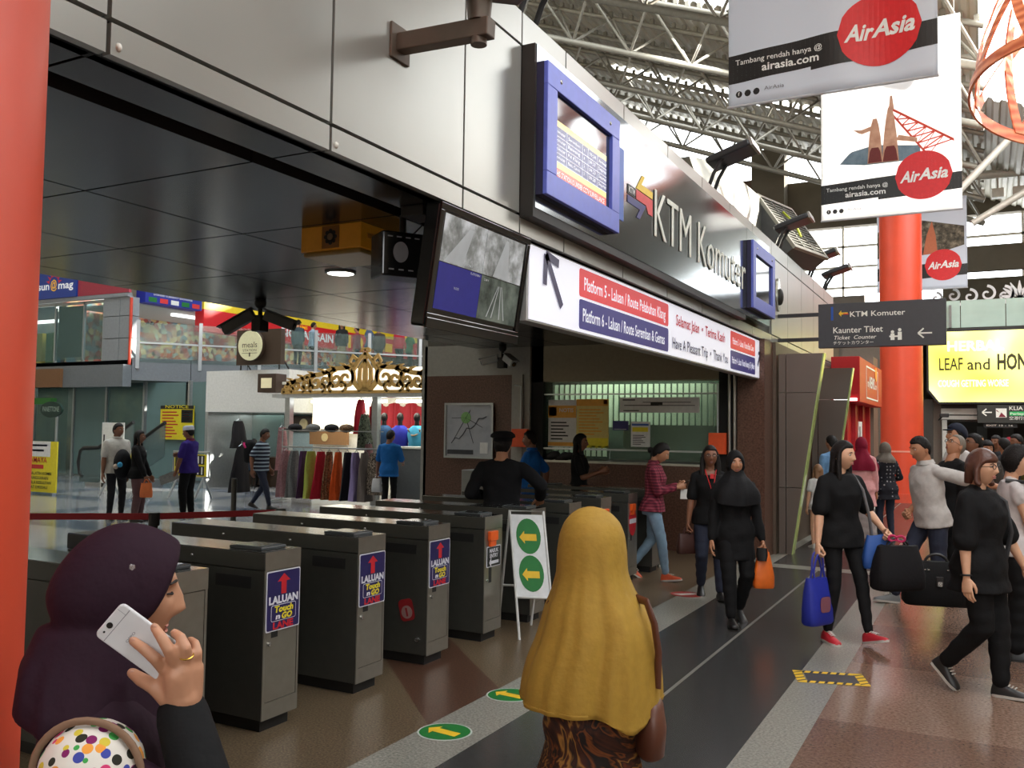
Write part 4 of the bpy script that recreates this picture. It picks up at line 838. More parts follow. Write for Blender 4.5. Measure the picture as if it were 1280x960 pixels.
# green glass parapet and white frieze above the screen
t = thing('glass_parapet', 'pale green glass parapet above the yellow screen', 'parapet', (2, 26.2, 4.45))
mg = GLASS('parapet_glass', srgb(190, 214, 200), .75, .2)
for k in range(6): MB().box(-2.6+1.05*k, -1.57+1.05*k, 26.28, 26.3, 4.5, 5.22).build('pane', mg, t)
for k in range(4): MB().box(-.78+1.8*k, -.72+1.8*k, 26.2, 26.26, 4.5, 5.1).build('post', M('post_grey', srgb(120, 122, 118), .4, .4), t)
t = thing('white_frieze', 'white cut-out leaf frieze standing above the glass parapet', 'frieze', (1, 27, 5.2)); f = FY((0, 27.5, 5.3)); b = MB()
def spiral(b, f, cx, cy, r, a0, turns, sgn, w, d, m=0, rmin=.16):
    n = int(18*turns)+6; pts = []
    for i in range(n+1):
        s = i/n; rr = r*(1-(1-rmin)*s); a = a0+sgn*2*PI*turns*s; pts.append((cx+rr*math.cos(a), cy+rr*math.sin(a), w*(1-.35*s)))
    ribbon(b, f, pts, d, m)
def ribbon(b, f, pts, d, m=0):
    L = []; R = []
    for i, (x, y, w) in enumerate(pts):
        ax, ay = pts[max(0, i-1)][:2]; cx, cy = pts[min(len(pts)-1, i+1)][:2]; a = math.atan2(cy-ay, cx-ax); nx, ny = -math.sin(a)*w/2, math.cos(a)*w/2
        L.append((x+nx, y+ny)); R.append((x-nx, y-ny))
    b.loft([[f.p(*L[i], 0), f.p(*R[i], 0), f.p(*R[i], d), f.p(*L[i], d)] for i in range(len(pts))], m)
for k in range(5):
    for s in (-1, 1): spiral(b, f, .9+s*(.35+.42*k), .18+.05*(k % 2), .24-.02*k, PI/2, 1.1, s, .07, .05)
for k in range(7): a = PI*(k+.5)/7; ribbon(b, f, [(.9, .05, .06), (.9+.25*math.cos(a), .05+.25*math.sin(a), .12), (.9+.5*math.cos(a), .05+.5*math.sin(a), .02)], .05)
b.box(-1.4, 3.3, 27.45, 27.5, 5.24, 5.32); b.build('fretwork', M('frieze_white', srgb(232, 228, 226), .5), t)
tag(MB().box(-.45, 1.5, 31, 31.2, 6.75, 7.55).build('bulkhead_panel', m_wall), 'grey bulkhead panel hung below the bright far window', 'panel')
# airport train direction sign
t = thing('train_sign', 'dark overhead airport train sign with white arrow and green strip', 'sign', (.7, 25.9, 2.0))
MB().box(-.14, 1.6, 25.9, 26.0, 1.98, 2.44).build('board', M('sign_black', srgb(38, 40, 34), .4), t); f = FY((-.14, 25.895, 1.98)); b = MB()
barrow(b, f, .22, .27, .22, PI, .03, 0, hl=.6); b.text('KLIA Ekspres', f, .1, .8, .72, .33, 0, .008); b.obox(f, .72, 1.6, .19, .29, .002, .005, 1); b.text('Perlepasan', f, .06, .5, .74, .21, 0, .01, z=.007); b.text('空港行合格', f, .07, .5, .72, .09, 0)
b.obox(f, .42, .66, .14, .37, .002, .005, 0); b.add([f.p(.48, .15, .006), f.p(.65, .15, .006), f.p(.54, .27, .006)], [(0, 1, 2)], 2); b.add([f.p(.43, .34, .006), f.p(.43, .3, .006), f.p(.5, .27, .006)], [(0, 1, 2)], 2)
b.build('lettering', [m_lw, M('strip_green', srgb(30, 160, 84), .5, emit=.4), M('logo_maroon', srgb(130, 30, 50), .5)], t)
b = MB(); b.box(-.0, .75, 26.0, 26.05, 1.86, 1.97); tag(b.build('small_notice', M('notice_dark', srgb(40, 44, 46), .5)), 'small dark notice under the airport train sign', 'sign'); o = bpy.data.objects['small_notice']
b = MB(); f = FY((.0, 25.998, 1.86)); b.text('EXIT 12 - 16', f, .04, .6, .06, .04, 0, .03); b.build('lettering', m_lw, o)
b = MB(); b.sph((.32, 30, 1.5), .05); tag(b.build('signal_lamp', M('lamp_pink', (1, .1, .35), .4, emit=3), smooth=60), 'small pink signal lamp in the dark opening', 'lamp')
for k, (x, z) in enumerate(((-.2, 1.75), (.55, 1.7), (1.1, 1.2))): tag(MB().box(x, x+.3, 32.9, 32.95, z-.2, z+.2).build('wall_notice', M('notice_dim', srgb(90, 94, 92), .5)), ['first', 'second', 'third'][k]+' dim notice from the left deep in the dark opening', 'notice')
t = thing('security_camera', 'small dark camera on the pale box beside the yellow screen corner', 'security camera', (-.95, 26.2, 2.2)); MB().box(-1.02, -.8, 25.95, 26.1, 2.12, 2.22).build('housing', m_blk, t, bevel=.02); MB().cyl((-.98, 26.05, 2.12), (-1.05, 26.2, 2.05), .02).build('arm', m_blk, t)
# ================================================================== far left: gallery shops, ground shops, kiosk
m_gl = GLASS('shop_glass', srgb(150, 180, 176), .16, .08); m_glf = GLASS('frosted_glass', srgb(120, 150, 150), .7, .3)
m_stl = M('rail_steel', srgb(170, 176, 178), .3, .7)
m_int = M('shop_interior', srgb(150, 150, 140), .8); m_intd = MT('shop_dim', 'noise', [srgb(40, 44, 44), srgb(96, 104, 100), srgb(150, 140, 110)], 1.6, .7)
# upper left shop, front facing the camera
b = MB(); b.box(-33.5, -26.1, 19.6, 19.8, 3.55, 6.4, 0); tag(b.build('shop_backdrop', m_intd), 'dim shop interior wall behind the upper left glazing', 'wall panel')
t = thing('upper_shopfront', 'upper glazed shopfront with grey cladding beside the orange pipe', 'shopfront', (-27, 18, 3.55))
for k, (x0, x1) in enumerate(((-33, -28.6), (-28.55, -25.9), (-25.85, -24.55), (-24.5, -23.6))): MB().box(x0, x1, 18.0, 18.03, 3.6, 5.35).build('glass_pane', m_gl, t)
b = MB()
for x in (-28.6, -25.88, -24.52, -23.6): b.box(x-.03, x+.03, 17.98, 18.06, 3.55, 5.4)
b.box(-33, -23.55, 17.98, 18.06, 5.34, 5.42); b.build('mullions', m_stl, t)
b = MB()
for z0, z1 in ((3.55, 4.2), (4.22, 4.87), (4.89, 5.45)):
    b.box(-23.58, -22.86, 17.96, 18.3, z0, z1); b.box(-22.84, -22.42, 17.96, 18.3, z0, z1)
b.build('cladding', m_pan, t)
b = MB(); b.box(-25.8, -24.6, 18.05, 18.1, 3.7, 5.3); b.build('grey_blind', MT('blind_grey', 'noise', [srgb(96, 102, 96), srgb(130, 136, 128)], 1.2, .8), t)
MB().box(-32, -26.2, 19.0, 19.1, 5.0, 5.1).build('tube_light', M('tube_white', (1, 1, 1), .4, emit=3), t)
MB().box(-33, -22.45, 17.9, 18.06, 5.45, 5.56).build('sill', m_pan, t)
for k, (x, w, c) in enumerate(((-27.9, .5, (200, 180, 90)), (-27.2, .35, (120, 150, 110)), (-26.6, .4, (90, 130, 150)))): MB().box(x, x+w, 18.6, 19, 3.55, 4.6).build('display', M('shopcol%d' % k, srgb(*c), .7), t)
t = thing('magazine_sign', 'blue magazine shop sign with sunburst in the upper left', 'sign', (-25.8, 17.9, 5.58)); MB().box(-30, -24.75, 17.85, 18.0, 5.57, 6.45).build('board', M('sign_royal', srgb(36, 62, 140), .4, emit=.12), t)
f = FY((-26.9, 17.845, 5.57)); b = MB(); b.text('sun', f, .24, .56, .3, .28, 0, .02); b.text('mag', f, .24, .72, 1.3, .28, 0, .02); b.text('@', f, .28, .32, 1.08, .3, 1, .02, 'C')
for k in range(7): a = PI*(k+.5)/7; f3 = Frame(f.p(1.08, .46, .003), f.u*math.cos(a)+f.v*math.sin(a), f.v*math.cos(a)-f.u*math.sin(a)); b.add([f3.p(.22, -.05), f3.p(.4, 0), f3.p(.22, .05)], [(0, 1, 2)], 2)
b.build('lettering', [M('lit_letters', srgb(224, 226, 230), .4, emit=.4), M('at_amber', srgb(226, 170, 60), .4, emit=.3), M('ray_red', srgb(196, 40, 60), .4, emit=.2)], t)
tag(MB().box(-24.73, -22.42, 17.9, 18.0, 5.57, 6.45).build('fascia_band', M('band_crimson', srgb(166, 56, 72), .5)), 'crimson fascia band right of the blue magazine sign', 'fascia band')
tag(MB().cyl((-22.32, 17.93, 3.4), (-22.32, 17.93, 5.4), .045).build('corner_pipe', M('pipe_orange', srgb(206, 66, 44), .4), smooth=40), 'orange corner pipe at the edge of the upper gallery', 'pipe')
# shops behind the gallery on the right of the corner
def sideshop(name, lab, y0, y1, z0, z1, col, e=.12):
    t = thing(name, lab, 'sign', (-22.4, (y0+y1)/2, z0)); MB().box(-22.7, -22.3, y0, y1, z0, z1).build('board', M(name+'_c', srgb(*col), .5, emit=e), t); return t, FX((-22.295, y0, z0))
t, f = sideshop('money_changer_sign', 'blue multicolour sign board over the upper gallery corner', 18.4, 20.6, 5.33, 5.85, (30, 44, 140)); b = MB()
b.text('MONEY CHANGER', f, .1, 1.9, .15, .36, 0, .01); b.text('LICENSED CURRENCY EXCHANGE', f, .05, 1.5, .3, .25, 0, .01)
for k in range(5): b.obox(f, .12+.42*k, .42+.42*k, .04, .18, .002, .006, 1+k % 3)
b.build('lettering', [m_lw, m_grn, m_redp, m_white_p], t)
t, f = sideshop('yellow_fascia', 'long yellow shop fascia stripe behind the gallery', 20.7, 33, 5.42, 5.8, (226, 196, 40), .2)
t, f = sideshop('bargain_sign', 'long red bargain sign with white and yellow lettering', 20.7, 33, 4.7, 5.41, (196, 30, 36), .25); b = MB()
b.text('BIG BARGAIN', f, .3, 2.9, 3.6, .2, 0, .03); b.text('10', f, .5, 1.0, 7.4, .12, 1, .03); b.obox(f, 8.6, 10.4, .14, .5, .002, .01, 1); b.text('ALL ITEMS', f, .12, 1.1, 3.9, .56, 1, .02); b.build('lettering', [M('lit_letters', srgb(224, 226, 230), .4, emit=.4), M('lit_gold', srgb(240, 190, 40), .4, emit=.3)], t)
b = MB(); b.box(-26, -25.8, 18.3, 33.8, 3.55, 5.8, 0); tag(b.build('bargain_shop_wall', MT('shop_busy', 'cells', [srgb(60, 64, 60), srgb(140, 60, 52), srgb(180, 170, 120), srgb(90, 120, 130), srgb(170, 90, 60)], 6, .8)), 'busy stocked shop wall behind the gallery', 'wall panel')
tag(MB().box(-25.6, -22.7, 18.5, 33.5, 5.3, 5.36).build('shop_soffit', M('soffit_white', srgb(220, 220, 214), .6)), 'white soffit of the bargain shop', 'soffit')
for k in range(4): tag(MB().box(-23.6, -23.45, 20.5+3.2*k, 22.9+3.2*k, 5.22, 5.29).build('tube_light', M('tube_white', (1, 1, 1), .4, emit=3)), ['first', 'second', 'third', 'fourth'][k]+' white tube light of the bargain shop from the gallery corner', 'light', 'tube lights of the bargain shop')
# glass parapet of the gallery
fr = Frame(A, dn, (0, 0, 1)); wh = ['at the gallery corner beside the orange pipe', 'under the blue multicolour sign', 'left of the round brown sign', 'just right of the round brown sign', 'above the left wing of the gold crest', 'above the right wing of the gold crest', 'farthest along, by the granite wall']
for k in range(7):
    x = .15+L_AB*k/6.6; t = tag(MB().obox(fr, x-.05, x+.05, 3.3, 4.75, -.02, .05).build('parapet_post', m_stl), 'steel parapet post '+wh[k], 'post', 'gallery parapet posts')
    if k < 6:
        x1 = .15+L_AB*(k+1)/6.6; t = thing('parapet_glass', 'parapet glass with handrail, bay '+['at the gallery corner', 'second from the corner', 'behind the twin cameras', 'behind the round brown sign', 'left of the crest peak', 'right of the crest peak'][k], 'glass parapet', fr.p((x+x1)/2, 3.5), group='gallery parapet glass')
        MB().obox(fr, x+.06, x1-.06, 3.5, 4.68, 0, .015).build('pane', GLASS('gallery_glass', srgb(190, 210, 205), .1, .08), t); MB().obox(fr, x+.05, x1-.05, 4.05, 4.1, -.01, .04).build('handrail', m_stl, t)
# ground floor glazing below the gallery
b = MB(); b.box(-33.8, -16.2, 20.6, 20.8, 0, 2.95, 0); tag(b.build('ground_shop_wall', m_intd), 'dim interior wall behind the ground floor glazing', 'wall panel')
t = thing('ground_glazing', 'row of tall green tinted glass panels on the ground floor', 'shopfront', (-24, 18.6, 0))
for k, x in enumerate((-33, -29.3, -27.6, -25.6, -24, -22.3, -20.4, -18.5)): MB().box(x, x+(1.6 if k else 3.6), 18.6, 18.62, .05, 2.9).build('glass_pane', m_glf if k in (3, 5, 6) else m_gl, t)
for x in (-29.35, -27.65, -25.65, -24.1, -22.4, -20.5, -18.6): MB().box(x-.04, x+.04, 18.55, 18.66, 0, 2.95).build('mullion', m_stl, t)
tag(MB().box(-30, -25, 17.6, 17.9, 2.75, 3.32).build('brown_fascia', M('fascia_brown', srgb(126, 88, 56), .6)), 'brown fascia over the ground floor shop at left', 'fascia band')
t = thing('oval_sign', 'dark green oval shop sign on a post at far left', 'sign', (-25.6, 16.6, 0)); c = onY(68, 512, 16.6); f = FY((c.x, 16.55, c.z)); b = MB(); b.disc(f, .48, .23, d=.06, n=40); b.build('oval', M('oval_dgreen', srgb(20, 52, 44), .4), t, 40)
b = MB(); b.text('PANETTONE', f, .15, .74, 0, -.06, 0, .0, 'C', z=.064); b.build('lettering', M('chalk', srgb(170, 190, 176), .6), t); MB().cyl((c.x+.1, 16.62, 0), (c.x+.1, 16.62, c.z), .04).build('post', m_stl, t)
tag(MB().box(-29.5, -26.4, 18.3, 18.5, 2.25, 2.45).build('green_fascia', M('fascia_green', srgb(56, 120, 52), .5, emit=.15)), 'green lit fascia strip of the ground floor shop', 'fascia band')
def poster(name, lab, x0, x1, Y, z0, z1, mats, rects, texts=()):
    t = thing(name, lab, 'poster', ((x0+x1)/2, Y, z0)); MB().box(x0, x1, Y, Y+.03, z0, z1).build('board', mats[0], t); f = FY((x0, Y-.002, z0)); w, h = x1-x0, z1-z0; b = MB()
    for a0, a1, c0, c1, m in rects: b.obox(f, a0*w, a1*w, c0*h, c1*h, .001, .004, m)
    for st, hh, ww, x, y, m in texts: b.text(st, f, hh, ww*w, x*w, y*h, m, .01, 'C', z=.008)
    b.build('print', mats, t); return t
m_py = M('poster_yellow', srgb(232, 214, 40), .5); m_pw = M('poster_white', srgb(226, 226, 222), .5); m_pb = M('poster_black', srgb(30, 30, 28), .5); m_pr = M('poster_red', srgb(196, 44, 40), .5); m_po = M('poster_orange', srgb(236, 170, 60), .5); m_pbr = M('poster_brown', srgb(64, 48, 36), .5); m_pbl = M('poster_blue', srgb(60, 100, 170), .5)
def txtrows(x0, x1, y0, y1, n, m): return [(x0, x0+(x1-x0)*(.6+.4*((k*37) % 10)/10), y0+(y1-y0)*(k+.2)/n, y0+(y1-y0)*(k+.6)/n, m) for k in range(n)]
p0 = onY(201, 507, 18.5); p1 = onY(241, 550, 18.5); poster('menu_poster', 'yellow and black notice poster on the glass above the purple shirted man', p0.x, p1.x, 18.5, p1.z, p0.z, [m_py, m_pb, m_pr], [(0, 1, .9, 1, 1), (.64, .98, .5, .88, 1)]+txtrows(.06, .58, .05, .86, 9, 2)+txtrows(.68, .95, .52, .84, 5, 2), [('NOTICE', .09, .7, .5, .925, 0)])
p0 = onY(128, 528, 15); p1 = onY(152, 612, 15); poster('standing_panel', 'tall white standing panel behind the man in white polo', p0.x, p1.x, 15.0, 0, p0.z, [m_pw, m_pb], [(.08, .14, .7, .82, 1), (.08, .14, .6, .66, 1), (.05, .2, .04, .1, 1)])
# white bulkhead block with the round brown sign and the counter below
t = thing('food_stall', 'white fronted food stall block under the gallery', 'stall', (-16.7, 17.5, 0)); X0, X1 = -18.15, -15.3
MB().box(X0, X1, 17.0, 20, 2.0, 3.07).build('bulkhead', m_pw, t); MB().box(X0, X1, 20, 20.1, 0, 2.0).build('back_wall', M('stall_grey', srgb(150, 168, 172), .7), t); MB().box(X0, X0+.1, 17.0, 20, 0, 2.0).build('side_wall', m_stl, t)
MB().box(X0+.1, X1, 18.4, 18.9, 0, .8).build('counter', m_pbr, t)
b = MB(); b.box(X0+.1, -16.4, 19.9, 19.98, 1.5, 1.95, 0); b.box(-17.0, -16.5, 19.88, 19.9, 1.55, 1.9, 1); b.cyl((-17.3, 19.87, 1.72), (-17.3, 19.9, 1.72), .15, n=20, m=2); b.box(-16.3, X1, 19.9, 19.98, 1.45, 1.95, 3); b.build('menu_boards', [m_pbr, m_po, M('menu_beige', srgb(196, 180, 140), .6), MT('menu_food', 'cells', [srgb(150, 60, 40), srgb(200, 150, 110), srgb(90, 110, 60), srgb(220, 200, 170)], 9, .6)], t)
t = thing('stall_sign', 'brown square sign with round cream disc standing on the white stall', 'sign', (-16.3, 16.9, 3.07)); MB().box(-17.05, -15.55, 16.95, 17.1, 3.2, 4.1).build('board', m_pbr, t)
b = MB(); f = FY((-16.42, 16.8, 3.68)); b.disc(f, .4, .38, d=.03, n=40, m=0); b.cyl(f.p(0, 0, -.15), f.p(0, 0, -.001), .37, n=40, m=1); b.build('disc', [M('disc_cream', srgb(206, 202, 164), .5, emit=.25), m_pbr], t, 40)
b = MB(); b.text('meals', f, .15, .5, 0, -.05, 0, .0, 'C', z=.034); b.text('STATION', f, .06, .46, 0, -.15, 0, 0, 'C', z=.034); b.obox(f, -.02, .02, -.28, -.18, .031, .034); b.obox(f, -.26, .26, -.2, -.19, .031, .034); b.build('lettering', m_pbr, t)
b = MB()
for x in (-16.95, -15.65): b.tube([(x, 17.02, 3.07), (x, 17.02, 3.25)], .02, 6); b.tube([(x, 17.4, 3.07), (x, 17.1, 3.4)], .02, 6)
b.build('struts', m_post, t)
# kiosk with gold crest
KX0, KX1, KY = -14.15, -9.6, 15.5
t = thing('fashion_kiosk', 'bright clothes kiosk with gold scrollwork crest', 'kiosk', (-12, 16.5, 0)); m_kw = M('kiosk_white', srgb(236, 234, 220), .5); m_glow = M('kiosk_lightbox', srgb(255, 250, 222), .5, emit=1.3, ecol=(1, .95, .78))
MB().box(KX0-.3, KX1, KY, KY+.5, 2.3, 2.38).build('header_beam', M('beam_grey', srgb(200, 204, 204), .4, .3), t)
MB().box(-13.2, KX1, KY+.3, KY+.36, 2.38, 2.95).build('crest_lightbox', m_glow, t)
MB().box(KX0-1.1, KX1, KY+2.4, KY+2.5, 0, 2.6).build('back_wall', m_kw, t)
MB().box(-15.2, -13.35, KY+2.3, KY+2.38, 1.5, 2.45).build('back_lightbox', m_glow, t)
MB().box(KX0, KX1, KY, KY+2.4, 2.6, 2.66).build('roof', m_kw, t)
for x in (-14.0, -11.55, -9.9): MB().box(x-.07, x+.07, KY+.02, KY+.16, 0, 2.3).build('post', m_stl, t)
for x0, x1 in ((-13.8, -11.7), (-11.4, -9.7)): MB().box(x0, x1, KY+.6, KY+.68, 2.2, 2.26).build('tube_light', M('tube_bright', (1, .98, .92), .4, emit=7), t)
b = MB(); b.box(-15.2, -14.0, KY+2.2, KY+2.28, 1.2, 1.55, 0); b.cyl((-14.7, KY+2.18, 1.38), (-14.7, KY+2.2, 1.38), .1, m=1, n=16); b.build('shop_panel', [M('panel_tan', srgb(150, 110, 70), .6), M('panel_disc', srgb(220, 196, 140), .5)], t)
b = MB(); n = 40
for x0 in (-11.4, -10.5, -9.9): pass
b.loft([[Vector((-13.3+2.0*i/n, KY+2.15+.05*math.sin(i*1.9), z)) for z in (1.3, 2.15+.1*abs(math.sin(i*PI/10)))] for i in range(n+1)], cap=False, closed=False); b.build('red_drape', M('drape_red', srgb(150, 30, 40), .8), t, 60)
MB().box(-11.0, -10.2, KY+.1, KY+.6, 0, 1.21).build('counter', M('counter_grey', srgb(96, 100, 100), .5), t); MB().box(-11.02, -10.18, KY+.08, KY+.62, 1.21, 1.25).build('counter_top', m_kw, t)
tag(MB().box(KX0-.7, KX0-.15, KY-.05, KY+.3, 2.42, 2.85).build('box_lamp', M('lamp_wood', srgb(70, 52, 40), .6)), 'square brown lantern at the left end of the gold crest', 'lamp'); o = bpy.data.objects['box_lamp']; MB().box(KX0-.58, KX0-.27, KY-.07, KY-.05, 2.52, 2.75).build('lamp_pane', M('pane_cream', srgb(220, 210, 170), .5, emit=.4), o)
# gold fretwork crest: a cut board of scrolls rising to a pineapple-shaped centre
t = thing('gold_crest', 'gold cut-out scroll crest with tall centre on the kiosk header', 'ornament', (-11.8, KY, 2.38)); m_gold = M('crest_gold', srgb(196, 156, 86), .5); f = FY((-11.8, KY+.02, 2.38)); b = MB()
b.obox(f, -2.35, 2.2, 0, .07, 0, .05)
def env(x): return .16+.5*max(0, 1-abs(x)/2.3)**.8
for s in (-1, 1):
    for k in range(7):
        cx = s*(.52+.28*k); h = env(cx); r = h*.42
        spiral(b, f, cx, h*.5+.05, r, PI/2 if s > 0 else PI/2, 1.25, -s if k % 2 else s, .085, .05); spiral(b, f, cx+s*.1, h*.26+.03, r*.55, -PI/2, 1.0, s if k % 2 else -s, .06, .05)
    ribbon(b, f, [(s*x, env(x)+.02+.02*math.sin(x*9), .1) for x in [.3+.1*i for i in range(20)]], .05)
    for k in range(6): x = s*(.5+.3*k); ribbon(b, f, [(x, env(x)-.02, .07), (x+s*.09, env(x)+.07, .06), (x+s*.2, env(x)+.1, .02)], .05)
    ribbon(b, f, [(s*.1, .05, .1), (s*.3, .25, .11), (s*.33, .5, .1), (s*.2, .7, .09), (0, .88, .06)], .05)
    ribbon(b, f, [(s*.04, .08, .08), (s*.16, .3, .1), (s*.14, .55, .08), (0, .74, .05)], .05); ribbon(b, f, [(s*.2, .72, .07), (s*.34, .82, .08), (s*.42, .7, .05), (s*.36, .62, .03)], .05)
    spiral(b, f, s*.07, .92, .07, PI if s > 0 else 0, .8, -s, .05, .05)
ribbon(b, f, [(0, .05, .1), (0, .4, .12), (0, .9, .06)], .05)
crest = b.build('fretwork', m_gold, t)
# garments on the rails
random.seed(3)
t = thing('garment_rail', 'long chrome garment rail of hanging scarves before the kiosk', 'rack', (-12.6, 14.9, 0)); RX0, RX1, RY, RZ = onY(352, 590, 14.9).x, onY(474, 590, 14.9).x, 14.9, 1.2
b = MB(); b.tube([(RX0, RY, .06), (RX0, RY, RZ), (RX1, RY, RZ), (RX1, RY, .06)], .018, 8); b.build('rail', m_stl, t, 50); b = MB()
for x in (RX0, RX1): b.tube([(x, RY-.3, .05), (x, RY+.3, .05)], .018, 8)
b.build('feet', m_stl, t, 50); b = MB(); b.box(RX0, RX1, RY-.12, RY+.12, 1.55, 1.57); b.tube([(RX0, RY, RZ), (RX0, RY, 1.6)], .015, 6); b.tube([(RX1, RY, RZ), (RX1, RY, 1.6)], .015, 6); b.build('top_shelf', m_stl, t)
def garment(x, y, zt, ln, w, mat, lab, group, rot=0.0, name='hanging_garment', hook=True):
    t = thing(name, lab, 'clothing', (x, y, zt-ln), rot, group); rings = []; ph = random.random()*6
    for i in range(9):
        s = i/8; z = ln*(1-s); ww = w*(.55+.6*s**.6); d = .05+.04*s; rr = []
        for k in range(20):
            a = 2*PI*k/20; fo = 1+.22*s*math.sin(4*a+ph)+.1*math.sin(7*a+2*ph+s*3); rr.append(Vector((d*math.cos(a)*fo+.02*math.sin(3*s+ph), ww/2*math.sin(a)*fo, z)))
        rings.append(rr)
    b = MB(); b.loft(rings); b.build('cloth', mat, t, 60, local=True)
    if hook: b = MB(); b.tube([(0, -w*.25, ln-.02), (0, 0, ln+.05), (0, w*.25, ln-.02)], .008, 6); b.tube([(0, 0, ln+.05), (0, 0, ln+.11)], .006, 6); b.build('hanger', m_stl, t, 50, local=True)
    return t
cols = [('rose_print', 'pink grey floral'), ('grey_check', 'grey patterned'), ('plum', 'deep plum'), ('lime', 'lime green'), ('scarlet', 'scarlet'), ('snake', 'brown snake print'), ('orange', 'bright orange'), ('black', 'plain black'), ('lilac', 'pale lilac'), ('mocha', 'grey brown'), ('leopard', 'dark leopard print')]
cm_ = {'rose_print': MT('cl_rose', 'noise', [srgb(96, 50, 60), srgb(180, 140, 140)], 30), 'grey_check': MT('cl_grey', 'noise', [srgb(60, 62, 62), srgb(140, 140, 136)], 40), 'plum': M('cl_plum', srgb(64, 28, 66), .9), 'lime': M('cl_lime', srgb(150, 160, 66), .9), 'scarlet': M('cl_scar', srgb(176, 24, 44), .9), 'snake': MT('cl_snake', 'cells', [srgb(70, 50, 36), srgb(140, 110, 80)], 40), 'orange': M('cl_or', srgb(232, 92, 30), .9), 'black': M('cl_blk', srgb(24, 22, 26), .9), 'lilac': M('cl_lil', srgb(140, 126, 170), .9), 'mocha': M('cl_moc', srgb(110, 100, 94), .9), 'leopard': MT('cl_leo', 'cells', [srgb(28, 26, 24), srgb(90, 78, 66), srgb(160, 146, 130)], 50)}
for k, (c, nm) in enumerate(cols):
    x = RX0+.12+(RX1-RX0-.24)*k/(len(cols)-1); garment(x, RY, RZ-.08, 1.0 if c != 'leopard' else .85, .36, cm_[c], nm+' scarf hanging on the long chrome rail', 'scarves on the long rail', PI/2*(c == 'leopard')+random.uniform(-.2, .2))
for k, (x, m, nm) in enumerate(((-13.2, 'black', 'black cap pile at the left end of the rail shelf'), (-12.7, 'grey_check', 'grey cap with blue band on the rail shelf'), (-12.2, 'black', 'black cap in the middle of the rail shelf'), (-11.8, 'snake', 'brown cap on the right part of the rail shelf'))):
    b = MB(); b.sph((x, RY, 1.62), (.17, .14, .09), 14, 8); b.box(x-.1, x+.1, RY-.24, RY-.1, 1.575, 1.6); tag(b.build('cap', cm_[m], smooth=50), nm, 'cap', 'caps on the rail shelf')
garment(-11.5, 15.15, 1.92, .75, .4, MT('cl_camo', 'cells', [srgb(40, 44, 38), srgb(110, 120, 100), srgb(24, 26, 22)], 35), 'dark green camouflage top hanging by the kiosk post', 'tops at the kiosk')
garment(-12.05, 15.7, 2.25, .75, .32, cm_['scarlet'], 'dark red shirt hanging inside left of the middle kiosk post', 'tops at the kiosk'); garment(-11.72, 15.75, 2.28, .8, .3, M('cl_wine', srgb(120, 24, 36), .9), 'wine red shirt hanging just left of the middle kiosk post', 'tops at the kiosk')
garment(-13.85, 15.2, 1.62, .95, .34, cm_['rose_print'], 'pale striped dress on the left post of the kiosk', 'tops at the kiosk'); garment(-14.55, 14.6, 1.75, .6, .42, cm_['black'], 'black bag shaped top hanging left of the kiosk', 'tops at the kiosk'); garment(-14.35, 14.5, 1.2, 1.0, .45, cm_['black'], 'long black coat hanging left of the kiosk', 'tops at the kiosk')
for k, (x, c, nm) in enumerate(((onY(480, 540, 16.6).x, (26, 70, 110), 'teal blue'), (onY(500, 540, 16.6).x, (40, 50, 170), 'royal blue'), (onY(521, 540, 16.6).x, (70, 170, 210), 'sky blue'))):
    t = thing('mannequin_top', nm+' tunic on a display bust in the kiosk', 'clothing', (x, 16.6, 1.0), group='display busts'); b = MB()
    b.loft([[Vector((x+a*math.cos(2*PI*q/20), 16.6+c2*math.sin(2*PI*q/20), z)) for q in range(20)] for z, a, c2 in ((1.0, .24, .14), (1.3, .2, .13), (1.5, .24, .14), (1.62, .22, .11), (1.7, .1, .08))]); b.build('tunic', M('tunic%d' % k, srgb(*c), .8), t, 60); b = MB(); b.cyl((x, 16.6, 1.68), (x, 16.6, 1.8), .06, .05); b.sph((x, 16.6, 1.88), (.075, .09, .11)); b.cyl((x, 16.6, 0), (x, 16.6, 1.0), .03); b.build('bust', m_post, t, 50)
    if k == 2: b = MB(); b.tube([Vector((x+.15*math.cos(q*PI/10), 16.48+.04*math.sin(q), 1.62-.14*math.sin(q*PI/10))) for q in range(11)], .02, 6); b.build('necklace', M('neck_gold', srgb(150, 130, 100), .4), t, 50)
garment(-11.35, 15.1, 1.3, .7, .3, cm_['rose_print'], 'pink print top on the rack beside the man in blue shirt', 'tops at the kiosk')
t = thing('round_stool_cushion', 'black round cushion cap on a pale box before the kiosk', 'cushion', (-10.9, 11.0, 0)); b = MB()
bpy.data.objects.remove(t)
# escalator, yellow barriers, standing sign, jewellery stand
t = thing('escalator', 'escalator end with black handrails behind the standing people', 'escalator', (-20, 16.8, 0))
for k, y in enumerate((15.7, 16.7)):
    b = MB(); pts = [Vector((-18.8, y, .62)), Vector((-18.62, y, .8)), Vector((-18.8, y, .98)), Vector((-20.2, y, 1.0)), Vector((-24, y, -.2))] if False else [Vector((-21.2-.2*math.cos(a), y, .62-.38*math.sin(a))) for a in (PI/2, PI*.3, 0, -PI*.3, -PI/2)]+[Vector((-20.6, y, 1.02)), Vector((-19.3, y, 1.7))]
    b.tube(pts, .05, 8); b.build('handrail', m_blk, t, 50); b = MB(); b.prism([(-21.3, .1), (-20.6, .1), (-19.3, .8), (-19.3, 1.66), (-20.6, .97), (-21.3, .95)], FY((0, y+.02, 0)), .04); b.build('balustrade', GLASS('escalator_glass', srgb(110, 130, 130), .5, .1), t)
MB().box(-21.2, -19.3, 15.78, 16.68, .0, .2).build('base_plate', m_stl, t)
